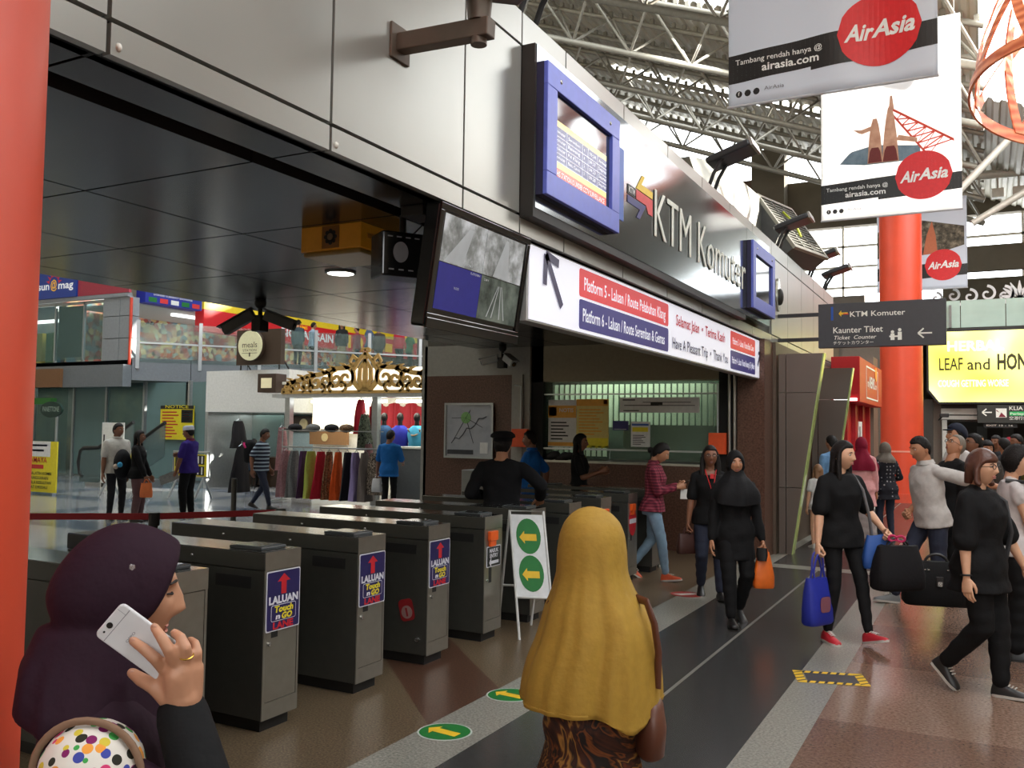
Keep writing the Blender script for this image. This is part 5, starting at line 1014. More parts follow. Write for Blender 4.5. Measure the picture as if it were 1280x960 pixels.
def barrier(lab, x0, x1, Y):
    t = thing('notice_barrier', lab, 'barrier', ((x0+x1)/2, Y, 0), group='notice barriers'); b = MB(); b.tube([(x0, Y, .5), (x0, Y, 1.05), (x1, Y, 1.05), (x1, Y, .5), (x0, Y, .5)], .025, 8)
    for x in (x0+.15, x1-.15): b.tube([(x, Y, .5), (x, Y-.25, .03)], .025, 8); b.tube([(x, Y, .5), (x, Y+.25, .03)], .025, 8)
    b.build('frame', m_stl, t, 50); MB().box(x0+.06, x1-.06, Y-.03, Y-.01, .52, 1.0).build('panel', m_py, t); f = FY((x0+.06, Y-.032, .52)); w = x1-x0-.12; b = MB()
    b.obox(f, .03*w, .2*w, .2, .46, 0, .003, 0); b.obox(f, .25*w, .6*w, .3, .42, 0, .003, 1); b.obox(f, .7*w, .95*w, .26, .46, 0, .003, 0); b.obox(f, .7*w, .95*w, .02, .22, 0, .003, 0)
    for k in range(6): b.disc(f.at((.06+.1*k)*w, .06), .035*w, n=10, m=2, d=.003)
    for q in (.76, .88): b.obox(f, q*w-.02, q*w+.02, .28, .44, .003, .005, 3); b.obox(f, q*w-.02, q*w+.02, .04, .2, .003, .005, 3)
    b.build('print', [m_pb, m_pr, M('dot_brown', srgb(150, 100, 30), .5), m_pw], t)
p = onZ(205, 622, 0); barrier('yellow notice barrier just left of the purple shirted man', -17.6, -16.3, 13.6); barrier('yellow notice barrier just right of the purple shirted man', -16.1, -15.0, 14.2)
t = poster('sandwich_sign', 'yellow and white standing sign at far left beside the red column', -19.9, -18.75, 13.2, .05, 1.22, [m_py, m_pw, m_pr, m_pb, m_pbl], [(.0, .8, .7, 1, 1), (.1, .7, .9, .94, 4), (.2, .6, .8, .84, 4), (.12, .6, .46, .54, 2)], [('BAMAYA', .13, .62, .4, .58, 2), ('TEMALATIH KOMBI', .07, .8, .46, .34, 3), ('PELANGGARAN', .07, .7, .42, .25, 3), ('SEGALA KESULITAN', .07, .8, .46, .16, 3), ('AMAT DIKESALI', .07, .66, .42, .07, 3)])
t = thing('trinket_stand', 'white stand hung with small trinkets at far left', 'stand', (-20.3, 13.1, 0)); b = MB(); b.cyl((-20.25, 13.1, 0), (-20.25, 13.1, 1.75), .03); b.box(-20.5, -19.95, 12.9, 13.3, .0, .06); b.box(-20.45, -20.05, 13.05, 13.15, .3, 1.7); b.build('frame', m_pw, t)
for k in range(24): c = [(60, 50, 90), (180, 160, 60), (40, 40, 44), (170, 150, 140)][k % 4]; MB().sph((-20.4+.12*(k % 4), 13.0, .5+.2*(k//4)), (.05, .04, .07), 8, 6).build('trinket', M('trk%d' % (k % 4), srgb(*c), .5), t, 60)
# blue dome left of the nearest gate
t = thing('blue_umbrella', 'folded open blue umbrella dome behind the phone woman', 'umbrella', (-5.6, 3.15, 0)); b = MB()
b.loft([[Vector((-5.7+r*math.cos(2*PI*k/32)*(1+.04*math.cos(8*2*PI*k/32)), 3.3+r*math.sin(2*PI*k/32)*(1+.04*math.cos(8*2*PI*k/32)), z)) for k in range(32)] for r, z in ((.5, .72), (.48, .78), (.38, .9), (.22, .99), (.05, 1.02))]); b.build('canopy', M('umb_blue', srgb(28, 52, 120), .7), t, 60); MB().cyl((-5.7, 3.3, 0), (-5.7, 3.3, .98), .015, n=8).build('shaft', m_post, t)

# ------------------------------------------------------------------ ticket office window
t = thing('ticket_window', 'long ticket office window with pale vertical blinds', 'window', (-4.5, 12.1, 1.19)); x0, x1 = -5.85, -3.18
MB().box(x0, x1, 12.16, 12.17, 1.22, 2.37).build('glass', GLASS('office_glass', srgb(215, 235, 220), .06, .06), t)
m_bl = M('blind_green', srgb(190, 200, 180), .7); 
for k in range(34): c = Vector((x0-.4+(x1-x0+.35)*k/33, 12.8, 0)); f = Frame(c, (math.cos(.45), math.sin(.45), 0), (0, 0, 1)); MB().obox(f, -.032, .032, 1.25 if k < 13 else 1.7, 2.36, -.001, .001).build('blind_slat', m_bl, t)
b = MB(); b.box(x0, x1, 12.04, 12.16, 1.17, 1.2); b.build('ledge', M('ledge_steel', srgb(180, 180, 170), .3, .5), t); b = MB(); b.box(x0, x1, 12.08, 12.12, 2.17, 2.19); b.box(x0, x1, 12.08, 12.12, 1.36, 1.385); b.build('rails', m_stl, t)
MB().box(-4.72, x1, 12.44, 12.47, 1.38, 1.74).build('frosted_panel', M('frost_grey', srgb(120, 132, 120), .4), t)
MB().box(x0, x1, 13.4, 13.42, 1.2, 2.9).build('lit_interior', M('office_wall', srgb(64, 76, 64), .8), t)
l = bpy.data.lights.new('office_light', 'AREA'); l.size = 2; l.energy = 30; l.color = (.9, 1, .88); o = bpy.data.objects.new('office_light', l); COL.objects.link(o); o.location = (-4.5, 12.47, 2.87); o.rotation_euler = (.4, 0, 0); l.shape = 'RECTANGLE'; l.size_y = .12
def wposter(name, lab, a, c, mats, rects, texts=()): p0 = onY(*a, 12.14); p1 = onY(*c, 12.14); return poster(name, lab, p0.x, p1.x, 12.135, p1.z, p0.z, mats, rects, texts)
wposter('notice_poster', 'white poster with yellow top on the ticket window', (686, 500), (720, 559), [m_pw, m_po, m_pb], [(0, 1, .62, .88, 1), (.02, .3, .66, .85, 2), (0, 1, .02, .1, 1)]+txtrows(.1, .8, .14, .56, 6, 2), [('NOTIS', .06, .5, .66, .74, 0)])
wposter('fare_poster', 'cream fare poster with hazard stripe foot on the ticket window', (721, 499), (760, 560), [M('poster_cream', srgb(226, 206, 120), .5), m_po, m_py, m_pb, m_pr], [(0, 1, .86, 1, 1), (.35, 1, .0, .2, 2), (.5, .6, 0, .04, 3), (.7, .8, 0, .04, 3), (.9, 1, 0, .04, 3), (.86, .98, .9, .98, 4)]+txtrows(.08, .9, .25, .82, 9, 1))
wposter('route_strip', 'long white route map strip on the ticket window', (775, 497), (874, 516), [m_pw, m_pb], [(.06, .5, .45, .5, 1), (.3, .9, .66, .7, 1), (.5, .95, .45, .49, 1), (.04, .2, .8, .88, 1), (.05, .25, .1, .16, 1), (.4, .55, .5, .66, 1)])
wposter('small_navy_notice', 'small navy clip board notice on the ticket window', (766, 526), (785, 538), [m_navy, m_pw], [(.1, .9, .1, .14, 1)])
wposter('price_list', 'white price list with blue and yellow bars on the ticket window', (789, 527), (812, 559), [m_pw, m_pbl, m_py, m_pb], [(.05, .95, .84, .92, 1), (.08, .92, .6, .78, 2)]+txtrows(.1, .85, .08, .5, 6, 3))
t = thing('wall_map', 'framed pale station map on the dark granite wall', 'map', (-7.1, 11.98, 1.22)); MB().box(-7.5, -6.68, 11.96, 12.0, 1.22, 2.02).build('sheet', MT('map_sheet', 'noise', [srgb(120, 124, 134), srgb(170, 174, 180), srgb(186, 188, 190)], 4, .4, det=6), t); b = MB(); frame_box(b, FY((0, 11.96, 0)), -7.53, -6.65, 1.19, 2.05, .03, .015); b.build('frame', m_stl, t)
f = FY((-7.5, 11.958, 1.22)); b = MB(); b.disc(f.at(.36, .6), .09, n=20, m=0, d=.002)
for k in range(9): q = [(.1+.07*k, .2+.05*k+.04*math.sin(k*2), .012), (.17+.07*k, .25+.05*k+.04*math.sin(k*2+2), .012)]; ribbon(b, f, q, .003, 1); 
for k in range(5): ribbon(b, f, [(.36, .6, .008), (.36+.3*math.cos(k*1.3), .45+.28*math.sin(k*1.3), .008)], .002, 1)
b.obox(f, .03, .5, .03, .1, 0, .003, 1); b.obox(f, .62, .76, .05, .22, 0, .003, 2); b.build('map_print', [M('map_green', srgb(130, 180, 110), .5), M('map_line', srgb(50, 52, 60), .5), m_pw], t)
for nm, a, c in (('orange square plate on the grey pilaster behind the guard', (640, 536), (659, 559)), ('orange square plate beside the ticket window, above the woman with glasses', (886, 541), (907, 568))):
    p0 = onY(*a, 11.9); p1 = onY(*c, 11.9); t = tag(MB().box(p0.x, p1.x, 11.88, 11.96, p1.z, p0.z).build('orange_plate', M('plate_orange', srgb(226, 84, 34), .5), bevel=.004), nm, 'sign plate', 'orange plates'); b = MB(); x = (p0.x+p1.x)/2; b.tube([(x, 11.93, p0.z), (x, 11.93, 2.3), (x-.12, 11.95, 2.32)], .012, 8); b.build('conduit', m_stl, t, 50)
tag(MB().box(-6.75, -6.2, 11.2, 11.7, 0, 1.05).build('pale_cabinet', M('cab_grey', srgb(130, 132, 128), .5), bevel=.01), 'pale low cabinet against the granite wall behind the guard', 'cabinet')
b = MB(); c = onY(700, 571, 12.1); 
for k in range(5): b.sph((c.x-.16+.08*k, 12.11, 1.25+.03*math.sin(k*2.2)), (.09, .05, .055+.01*(k % 2)), 10, 6)
tag(b.build('black_bag', M('bag_black', srgb(24, 22, 22), .7), smooth=60), 'black cloth bundle on the ticket window ledge', 'bag')
c = onY(762, 573, 12.1); b = MB(); b.cyl((c.x, 12.1, 1.2), (c.x, 12.1, 1.215), .05, n=16); b.tube([(c.x, 12.1, 1.21), (c.x, 12.1, 1.3), (c.x, 12.13, 1.38)], .006, 6); tag(b.build('ledge_microphone', m_stl, smooth=50), 'small microphone stand on the ticket window ledge', 'microphone')

def shop_light(x, y, z, sx, sy, e, c=(1, .97, .9)):
    l = bpy.data.lights.new('shop_light', 'AREA'); l.shape = 'RECTANGLE'; l.size = sx; l.size_y = sy; l.energy = e; l.color = c; o = bpy.data.objects.new('shop_light', l); COL.objects.link(o); o.location = (x, y, z)
shop_light(-24.3, 26, 5.28, 1.2, 12, 260); shop_light(-28.5, 18.9, 5.3, 6, .6, 70); shop_light(-28, 19.6, 2.9, 8, .8, 60, (.9, 1, .85)); shop_light(-12.2, 16.6, 2.56, 3.5, .8, 70, (1, .96, .85)); shop_light(-16.8, 18.8, 1.95, 2.2, .8, 25)
# ================================================================== people
def smooth_np(V, F, it, lam=.5):
    E = set()
    for f in F:
        for i in range(len(f)): a, c = f[i], f[(i+1) % len(f)]; E.add((min(a, c), max(a, c)))
    E = np.array(sorted(E)); cnt = np.zeros(len(V)); np.add.at(cnt, E[:, 0], 1); np.add.at(cnt, E[:, 1], 1); cnt = np.maximum(cnt, 1)[:, None]
    for _ in range(it):
        A_ = np.zeros_like(V); np.add.at(A_, E[:, 0], V[E[:, 1]]); np.add.at(A_, E[:, 1], V[E[:, 0]]); V = V+lam*(A_/cnt-V)
    return V
def remesh(b, vox, it=3):
    """one continuous skin over the overlapping volumes of b"""
    me = bpy.data.meshes.new('tmp'); me.from_pydata([tuple(p) for p in b.v], [], b.f); o = bpy.data.objects.new('tmp', me); COL.objects.link(o)
    bm = bmesh.new(); bm.from_mesh(me); bmesh.ops.recalc_face_normals(bm, faces=bm.faces); bm.to_mesh(me); bm.free()
    md = o.modifiers.new('r', 'REMESH'); md.mode = 'VOXEL'; md.voxel_size = vox
    dg = bpy.context.evaluated_depsgraph_get(); m2 = bpy.data.meshes.new_from_object(o.evaluated_get(dg))
    V = np.zeros(len(m2.vertices)*3); m2.vertices.foreach_get('co', V); V = V.reshape(-1, 3); F = [tuple(p.vertices) for p in m2.polygons]
    bpy.data.objects.remove(o); bpy.data.meshes.remove(me); bpy.data.meshes.remove(m2)
    V = smooth_np(V, F, it); out = MB(); out.v = [Vector(p) for p in V]; out.f = F; out.m = [0]*len(F); return out
def join(a, b2, m=0): k = len(a.v); a.v += b2.v; a.f += [tuple(i+k for i in f) for f in b2.f]; a.m += [m]*len(b2.f); return a
def xform(b, Mx): b.v = [Mx @ p for p in b.v]; return b
def copyb(b): c = MB(); c.v = [p.copy() for p in b.v]; c.f = list(b.f); c.m = list(b.m); return c
def G(x, c, s): return math.exp(-((x-c)/s)**2)
def head_pt(u, v, feat=1.0, fem=True):
    """u: longitude (0 = face), v: latitude 0 top..pi"""
    x, y, z = math.sin(v)*math.sin(u), math.sin(v)*math.cos(u), math.cos(v)
    p = Vector((.073*x, .094*y, .117*z)); t = max(0, -z)
    p.x *= 1-(.30 if fem else .22)*t**1.5
    p.y *= 1-.10*t if y > 0 else 1-.42*t**1.3
    if z > 0: p.x *= 1+.04*z
    if y > 0 and feat:
        a = abs(p.x); d = 0
        d += .013*G(p.x, 0, .012)*G(p.z, -.006, .022)+.017*G(p.x, 0, .0125)*G(p.z, -.026, .012)+.004*G(a, .012, .008)*G(p.z, -.03, .009)
        d -= .009*G(a, .031, .014)*G(p.z, .012, .012); d += .003*G(p.z, .031, .009)*G(a, .026, .025)
        d += .006*G(p.x, 0, .018)*(G(p.z, -.055, .006)+G(p.z, -.067, .006))-.003*G(p.x, 0, .02)*G(p.z, -.061, .003)
        d += .007*G(p.x, 0, .02)*G(p.z, -.1, .014)+.004*G(a, .044, .018)*G(p.z, -.02, .02)
        p.y += d*feat*min(1, y*3)
    return p
def grid_head(fn, n=72, k=44):
    b = MB(); vs = []
    for i in range(1, k):
        v = PI*i/k
        for j in range(n):
            u = 2*PI*j/n; u = u-.42*math.sin(u); vs.append(fn(u, v))
    vs += [fn(0, 1e-4), fn(0, PI-1e-4)]; T, B2 = (k-1)*n, (k-1)*n+1; fs = []
    for j in range(n):
        fs.append((T, j, (j+1) % n)); fs.append((B2, (k-2)*n+(j+1) % n, (k-2)*n+j))
        for i in range(k-2): fs.append((i*n+j, (i+1)*n+j, (i+1)*n+(j+1) % n, i*n+(j+1) % n))
    return b.add(vs, fs)
_heads = {}
def head_mesh(fem):
    if fem not in _heads:
        b = grid_head(lambda u, v: head_pt(u, v, 1, fem))
        for s in (-1, 1):
            b.sph((s*.071, -.008, -.004), (.011, .021, .032), 12, 8, rot=Matrix.Rotation(s*.35, 3, 'Z') @ Matrix.Rotation(-.15, 3, 'X'))
        b.tube([(0, -.022, -.02), (0, -.026, -.09), (0, -.032, -.15), (0, -.04, -.21)], [.052, .049 if fem else .056, .05 if fem else .06, .06], 20)
        _heads[fem] = b
    return copyb(_heads[fem])
_hands = {}
def hand_mesh(pose):
    if pose in _hands: return copyb(_hands[pose])
    b = MB()
    def sec(y, w, t, x=0, z=0): return [Vector((x+w*math.cos(a*PI/8), y, z+t*math.sin(a*PI/8))) for a in range(16)]
    b.loft([sec(-.03, .022, .019), sec(0, .027, .018), sec(.03, .038, .017), sec(.06, .041, .016), sec(.085, .040, .0135), sec(.092, .034, .010)])
    curl = {'relax': (.28, .4, .3), 'grip': (1.15, 1.35, .8), 'flat': (.08, .12, .08), 'phone': (.35, .75, .5), 'point': (.2, .3, .2)}[pose]
    for i, (x, y, L, r) in enumerate(((-.031, .086, .070, .0085), (-.0105, .091, .078, .0088), (.0105, .089, .072, .0084), (.030, .080, .056, .0075))):
        p = Vector((x, y-.012, 0)); a = 0; sp = (-x)*.9*(1 if pose in ('flat', 'phone') else .35); pts = [p]; k = 1+.12*i if pose == 'relax' else 1
        for q, l in enumerate((.46, .31, .23)):
            a += curl[q]*k; d = Vector((-math.sin(sp), math.cos(sp)*math.cos(a), -math.cos(sp)*math.sin(a))); pts.append(pts[-1]+d*(L*l+(.012 if q == 0 else 0)))
        b.tube(pts, [r*1.08, r*1.02, r*.95, r*.75], 10)
        for q, c in enumerate(pts): b.sph(c, r*(1.1, 1.04, .97, .78)[q], 10, 6)
    tp = {'grip': [(-.022, .012, -.004), (-.042, .040, -.020), (-.034, .062, -.040), (-.014, .072, -.046)], 'relax': [(-.022, .012, -.004), (-.044, .038, -.014), (-.052, .066, -.022), (-.048, .088, -.028)]}.get(pose, [(-.022, .012, -.004), (-.048, .036, -.012), (-.064, .060, -.020), (-.070, .084, -.026)])
    tp = [Vector(p) for p in tp]; b.tube(tp, [.016, .0125, .0105, .008], 10)
    for p, r in zip(tp, (.016, .0128, .0106, .0082)): b.sph(p, r, 10, 6)
    _hands[pose] = remesh(b, .0034, 2); return copyb(_hands[pose])
def ik(a, t, l1, l2, hint):
    a, t, hint = Vector(a), Vector(t), Vector(hint); d = t-a; L = d.length; L2 = min(L, (l1+l2)*.999); L2 = max(L2, abs(l1-l2)+.02); d.normalize(); t = a+d*L2
    c = (l1*l1+L2*L2-l2*l2)/(2*l1*L2); h = hint-d*hint.dot(d); h.normalize(); return a+d*(l1*c)+h*(l1*math.sqrt(max(0, 1-c*c))), t
def limb(b, p0, p1, prof, n=14):
    """tapered limb with rounded ends: prof = [(t, radius)]"""
    p0, p1 = Vector(p0), Vector(p1); b.tube([p0.lerp(p1, t) for t, r in prof], [r for t, r in prof], n); b.sph(p0, prof[0][1]*.99, n, 8); b.sph(p1, prof[-1][1]*.99, n, 8)
def ell(z, a, c, y=0, n=24, x=0, p=2.3):
    r = []
    for k in range(n):
        t = 2*PI*k/n; ct, st = math.cos(t), math.sin(t); r.append(Vector((x+a*math.copysign(abs(ct)**(2/p), ct), y+c*math.copysign(abs(st)**(2/p), st), z)))
    return r
TORSO = {'f': [(.78, .155, .115, -.012), (.86, .168, .122, -.014), (.93, .152, .108, -.008), (1.0, .130, .095, 0), (1.06, .124, .092, .004), (1.14, .138, .104, .012), (1.21, .148, .114, .014), (1.28, .152, .100, .004), (1.335, .142, .078, -.006), (1.375, .098, .062, -.012), (1.405, .058, .052, -.014)],
         'm': [(.78, .158, .118, -.008), (.86, .165, .122, -.008), (.93, .158, .115, 0), (1.0, .152, .112, .006), (1.06, .152, .112, .008), (1.14, .162, .115, .01), (1.21, .172, .116, .008), (1.28, .178, .106, 0), (1.335, .168, .084, -.008), (1.375, .115, .068, -.014), (1.405, .066, .058, -.016)]}
SKIN = {'light': M('skin_light', srgb(212, 164, 132), .5, var=.05), 'mid': M('skin_mid', srgb(176, 124, 92), .5, var=.05), 'brown': M('skin_brown', srgb(128, 84, 60), .5, var=.05), 'dark': M('skin_dark', srgb(84, 56, 42), .5, var=.05)}
m_hairb = M('hair_black', srgb(24, 20, 18), .6, bump=.5, bscale=90, spec=.25); m_hairbr = M('hair_brown', srgb(72, 42, 28), .6, bump=.3, bscale=60); m_hairg = M('hair_grey', srgb(120, 112, 100), .6, bump=.3, bscale=80)
LIPS = {'light': M('lips_light', srgb(186, 118, 106), .5), 'mid': M('lips_mid', srgb(146, 88, 76), .5), 'brown': M('lips_brown', srgb(102, 60, 52), .5), 'dark': M('lips_dark', srgb(80, 48, 44), .5)}; m_eyew = M('eye_white', srgb(206, 200, 192), .25); m_iris = M('eye_dark', srgb(26, 16, 12), .15); m_brow = M('brow_dark', srgb(30, 22, 18), .7)
def cloth(name, c, r=.85): return M('cloth_'+name, srgb(*c), r, var=.07, scale=30, bump=.25, bscale=40, spec=.25)
m_ctblack = cloth('black', (17, 17, 18)); m_ctnavy = cloth('navy', (30, 34, 52)); m_jean = M('cloth_denim', srgb(120, 146, 166), .85, var=.18, scale=9, bump=.3, bscale=60); m_jeand = M('cloth_dark_denim', srgb(34, 40, 58), .85, var=.15, scale=9, bump=.3, bscale=60)
m_shoeb = M('shoe_black', srgb(28, 27, 27), .45); m_shoew = M('shoe_white', srgb(190, 186, 178), .6); m_shoer = M('shoe_red', srgb(190, 36, 48), .6); m_shoeo = M('shoe_orange', srgb(206, 84, 44), .6)

def person(label, loc, face, H=1.62, sex='f', skin='mid', lean=0.0, head=(0, 0), feet=None, hands=None, elb=None, hpose=('relax', 'relax'), top=None, bottom=None, shoes=None, hair=('short', None), extra=(), vox=.011, low=False, slim=1.0, palm=None, sit=None, shz=1.318):
    """facing the world angle FACE (degrees from +X). Local axes: x right, y forward. Sizes for 1.65 m, scaled to H."""
    k = H/1.65; R_ = thing('person', label, 'person', loc, math.radians(face)-PI/2, scale=k)
    fem = sex == 'f'; wx = slim
    feet = feet or ((-.09, .03, 0, 0), (.09, -.02, 0, 0))       # left, right: x, y, lift, pitch
    hz = sit or .88
    ank = []
    for (x, y, z, p) in feet: ank.append(Vector((x, y, .08+z)))
    if not sit:
        for s, a in zip((-1, 1), ank):
            h = math.hypot(a.x-s*.085, a.y); hz = min(hz, a.z+math.sqrt(max(.01, .803**2-h*h)))
    T = Matrix.Translation((0, 0, hz)) @ Matrix.Rotation(-lean, 4, 'X') @ Matrix.Translation((0, 0, -.88))
    sx = .158 if fem else .182; sh = [T @ Vector((s*sx*wx, -.010, shz)) for s in (-1, 1)]; nb = T @ Vector((0, -.02, 1.395))
    hands = hands or ((-.22, .04, .76), (.22, .04, .76)); elb = elb or ((-.3, -1, .0), (.3, -1, .0)); ar = 1 if fem else 1.14
    arms = []
    for i in (0, 1):
        e, w = ik(sh[i], hands[i], .272, .243, elb[i]); arms.append((sh[i], e, w))
    legs = []
    for i, s in enumerate((-1, 1)):
        hip = Vector((s*.085, 0, hz)); kn, a = ik(hip, ank[i], .405, .40, (s*.12, 1, 0) if not sit else (s*.1, 1, .6)); legs.append((hip, kn, a))
    rings = [(z, a*wx, c*(.5+.5*wx), y) for z, a, c, y in TORSO[sex]]
    # body: trunk, arms and legs in one skin, with head and hands
    b = MB(); b.loft([[T @ p for p in ell(z, a-.014, c-.014, y)] for z, a, c, y in rings])
    for s, e, w in arms:
        limb(b, nb, s, [(0, .036), (.5, .036), (1, .036)]); limb(b, s+(e-s)*.02, e, [(0, .040*ar), (.2, .044*ar), (.4, .043*ar), (1, .036*ar)]); limb(b, e, w, [(0, .036*ar), (.25, .038*ar), (1, .024*ar)])
    lk = .84 if bottom and (bottom.get('skirt') or bottom.get('end', 2) > 1.5) else 1
    for h, kn, a in legs:
        limb(b, h, kn, [(0, .074*lk), (.3, .074*lk), (1, .05*lk)]); limb(b, kn, a, [(0, .05*lk), (.28, .052*lk), (1, .032*lk)])
    body = remesh(b, vox, 3)
    NP = T @ Vector((0, -.004, 1.415)); HM = Matrix.Translation(NP) @ Matrix.Rotation(-lean*.3, 4, 'X') @ Matrix.Rotation(head[0], 4, 'Z') @ Matrix.Rotation(head[1], 4, 'X') @ Matrix.Translation((0, .022, .115))
    join(body, xform(head_mesh(fem), HM))
    for i, sg in enumerate((-1, 1)):
        s, e, w = arms[i]; d = (w-e).normalized(); inn = Vector(palm[i]) if palm and palm[i] else Vector((-sg*1, .15, 0)); bk = -(inn-d*inn.dot(d)).normalized()
        xa = d.cross(bk); hm = hand_mesh(hpose[i])
        if sg < 0: hm.v = [Vector((-p.x, p.y, p.z)) for p in hm.v]; hm.f = [tuple(reversed(f)) for f in hm.f]
        Mh = Matrix((xa, d, bk)).transposed().to_4x4(); Mh.translation = w+d*.012; xform(hm, Mh @ Matrix.Scale(.95 if fem else 1.05, 4)); join(body, hm)
    body.build('body', SKIN[skin], R_, 60, local=True)
    # face
    if not low:
        b = MB(); b2 = MB(); b3 = MB()
        for s in (-1, 1):
            b.sph((s*.031, .0765, .012), (.0135, .009, .0052), 12, 8, 0); b.sph((s*.031, .0822, .0115), (.0052, .0042, .0050), 10, 6, 1)
            b2.tube([(s*.014, .0885, .028), (s*.03, .089, .0325), (s*.046, .078, .028)], [.0028, .0034, .002], 6)
        for q in (-.0555, -.0655): b3.sph((0, .0815, q), (.021 if q < -.06 else .023, .006, .0052), 14, 8)
        for bb in (b, b2, b3): xform(bb, HM)
        b.build('eyes', [m_eyew, m_iris], R_, 60, local=True); b2.build('eyebrows', m_brow, R_, 60, local=True); b3.build('lips', LIPS[skin], R_, 60, local=True)
    # hair
    st, hm_ = hair[0], hair[1] or m_hairb
    def sm(a): a = min(1, max(0, a)); return a*a*(3-2*a)
    def cap(th, front, side, back, sink=.014, fall=.016, wob=.002):
        def fn(u, v):
            p = head_pt(u, v, 0, fem); y = p.y
            zl = front if y > .055 else (side+(front-side)*sm((y+.01)/.065) if y > -.01 else back+(side-back)*sm((y+.06)/.05))
            m = sm((p.z-zl)/fall+.5); d = -sink+(th+sink)*m+wob*m*math.sin(u*26+3*math.sin(v*4)); return p+p.normalized()*d
        return grid_head(fn, 64, 40)
    if st in ('short', 'grey', 'bob', 'long', 'bun', 'pony', 'cap', 'fringe'):
        if st in ('short', 'cap'): hb = cap(.012, .062, -.005, -.07)
        elif st == 'grey': hb = cap(.008, .075, .0, -.06)
        elif st == 'bob': hb = cap(.022, .046, -.075, -.1)
        elif st == 'fringe': hb = cap(.02, .036, -.06, -.1)
        else: hb = cap(.015, .064, -.02, -.085)
        if st in ('long', 'pony', 'fringe'):
            L_ = dict(hair[2:] and [hair[2]] or []).get('len', .34); rr = []
            for i in range(10):
                q = i/9; z = .03-L_*q; rr.append([Vector((((.088+.012*math.sin(q*3))*(1-.25*q)*(1 if st != 'pony' else .32))*math.cos(a*PI/14), -.045-.03*q+(.05-.012*q)*math.sin(a*PI/14)*(1+.08*math.sin(a*3.3)), z)) for a in range(28)])
            hb.loft(rr)
            if st != 'pony':
                for s in (-1, 1): hb.tube([(s*.070, .012, .05), (s*.083, .008, -.02), (s*.088, .01, -.1), (s*.085, .02, -.03-L_*.6), (s*.07, .03, .03-L_*.9)], [.018, .026, .03, .028, .012], 10, flat=.7)
            hb = remesh(hb, .0075, 3)
        if st == 'bun': hb.sph((0, -.125, -.02), (.04, .035, .04), 14, 10); hb.tube([(.03, -.1, 0), (.06, -.09, -.06), (.058, -.07, -.12)], [.012, .012, .004], 8)
        xform(hb, HM).build('hair', hm_, R_, 60, local=True)
    if st == 'cap':
        cb = cap(.026, .062, .03, -.01); cb.loft([[Vector((.065*math.sin(q)*(1-.1*i), .07+.075*i*math.cos(q)*(1 if math.cos(q) > 0 else 0)+.0, .068-.01*i-.002*j)) for q in [PI*(-.5+t/12) for t in range(13)]+[PI*(.5-t/12) for t in range(13)]] for j, i in ((0, 0), (0, 1), (5, 1), (5, 0))], cap=False)
        xform(cb, HM).build('cap', hair[2], R_, 60, local=True)
    if st == 'skull':
        hb = cap(.010, .06, -.0, -.07); xform(hb, HM).build('hair', m_hairb, R_, 60, local=True)
        cb = MB(); cb.loft([[Vector((a*math.cos(t*PI/16), -.01+c*math.sin(t*PI/16), z)) for t in range(32)] for z, a, c in ((.045, .083, .105), (.075, .084, .105), (.118, .078, .096), (.128, .06, .07))]); xform(cb, HM).build('cap', hair[2], R_, 60, local=True)
    if st == 'beret':
        hb = cap(.012, .05, -.02, -.085); xform(hb, HM).build('hair', m_hairb, R_, 60, local=True)
        cb = MB(); cb.loft([[Vector((a*math.cos(t*PI/16), -.005+c*math.sin(t*PI/16), z)) for t in range(32)] for z, a, c in ((.035, .088, .108), (.06, .09, .11), (.075, .12, .138), (.1, .115, .13), (.125, .085, .1), (.135, .03, .04))]); cb.loft([[Vector(((.06)*math.sin(q), .1+.045*i*math.cos(q), .045-.012*i+j)) for q in [PI*(-.5+t/10) for t in range(11)]] for i, j in ((0, 0), (1, 0), (1, .006), (0, .006))]); xform(cb, HM).build('peaked_cap', hair[2], R_, 60, local=True)
    if st == 'hijab':
        mat = hair[2]; dz_ = hair[3] if len(hair) > 3 else .30
        def fn(u, v):
            p = head_pt(u, v, 0, fem); fx, fz = p.x/.056, (p.z+.026)/.088; inside = 1-math.hypot(fx, fz) if p.y > 0 else -1
            m = 1-sm(inside/.25+.3); d = -.014+(.031)*m; q = p+p.normalized()*d
            if p.z < -.02: q.x *= 1+.10*m
            return q
        hb = grid_head(fn, 64, 44)
        rr = []
        for i in range(14):
            q = i/13; z = -.045-(dz_+.0)*q; a = .080+.150*sm(q*1.22)*(1 if dz_ > .2 else .6); c = .084+.07*sm(q*1.3); yy = -.018+.012*q
            ring = []
            for t in range(48):
                an = 2*PI*t/48; fo = 1+(.03+.05*q)*math.sin(an*7+1.3*q+1)+.03*q*math.sin(an*11+2)
                ring.append(Vector((a*math.cos(an)*fo, yy+c*math.sin(an)*fo+(.02 if math.sin(an) > .3 and q > .3 else 0), z+(-.05*q*max(0, math.sin(an)) if dz_ > .2 else 0))))
            rr.append(ring)
        hb.loft(rr); HJ = Matrix.Translation(HM.translation) @ (Matrix.Rotation(head[0]*.8, 4, 'Z') @ Matrix.Rotation(head[1]*.5-lean*.6, 4, 'X'))
        n0 = (44-1)*64+2
        for i, p in enumerate(hb.v): hb.v[i] = (HM if i < n0 else HJ) @ p
        hb.build('headscarf', mat, R_, 60, local=True)
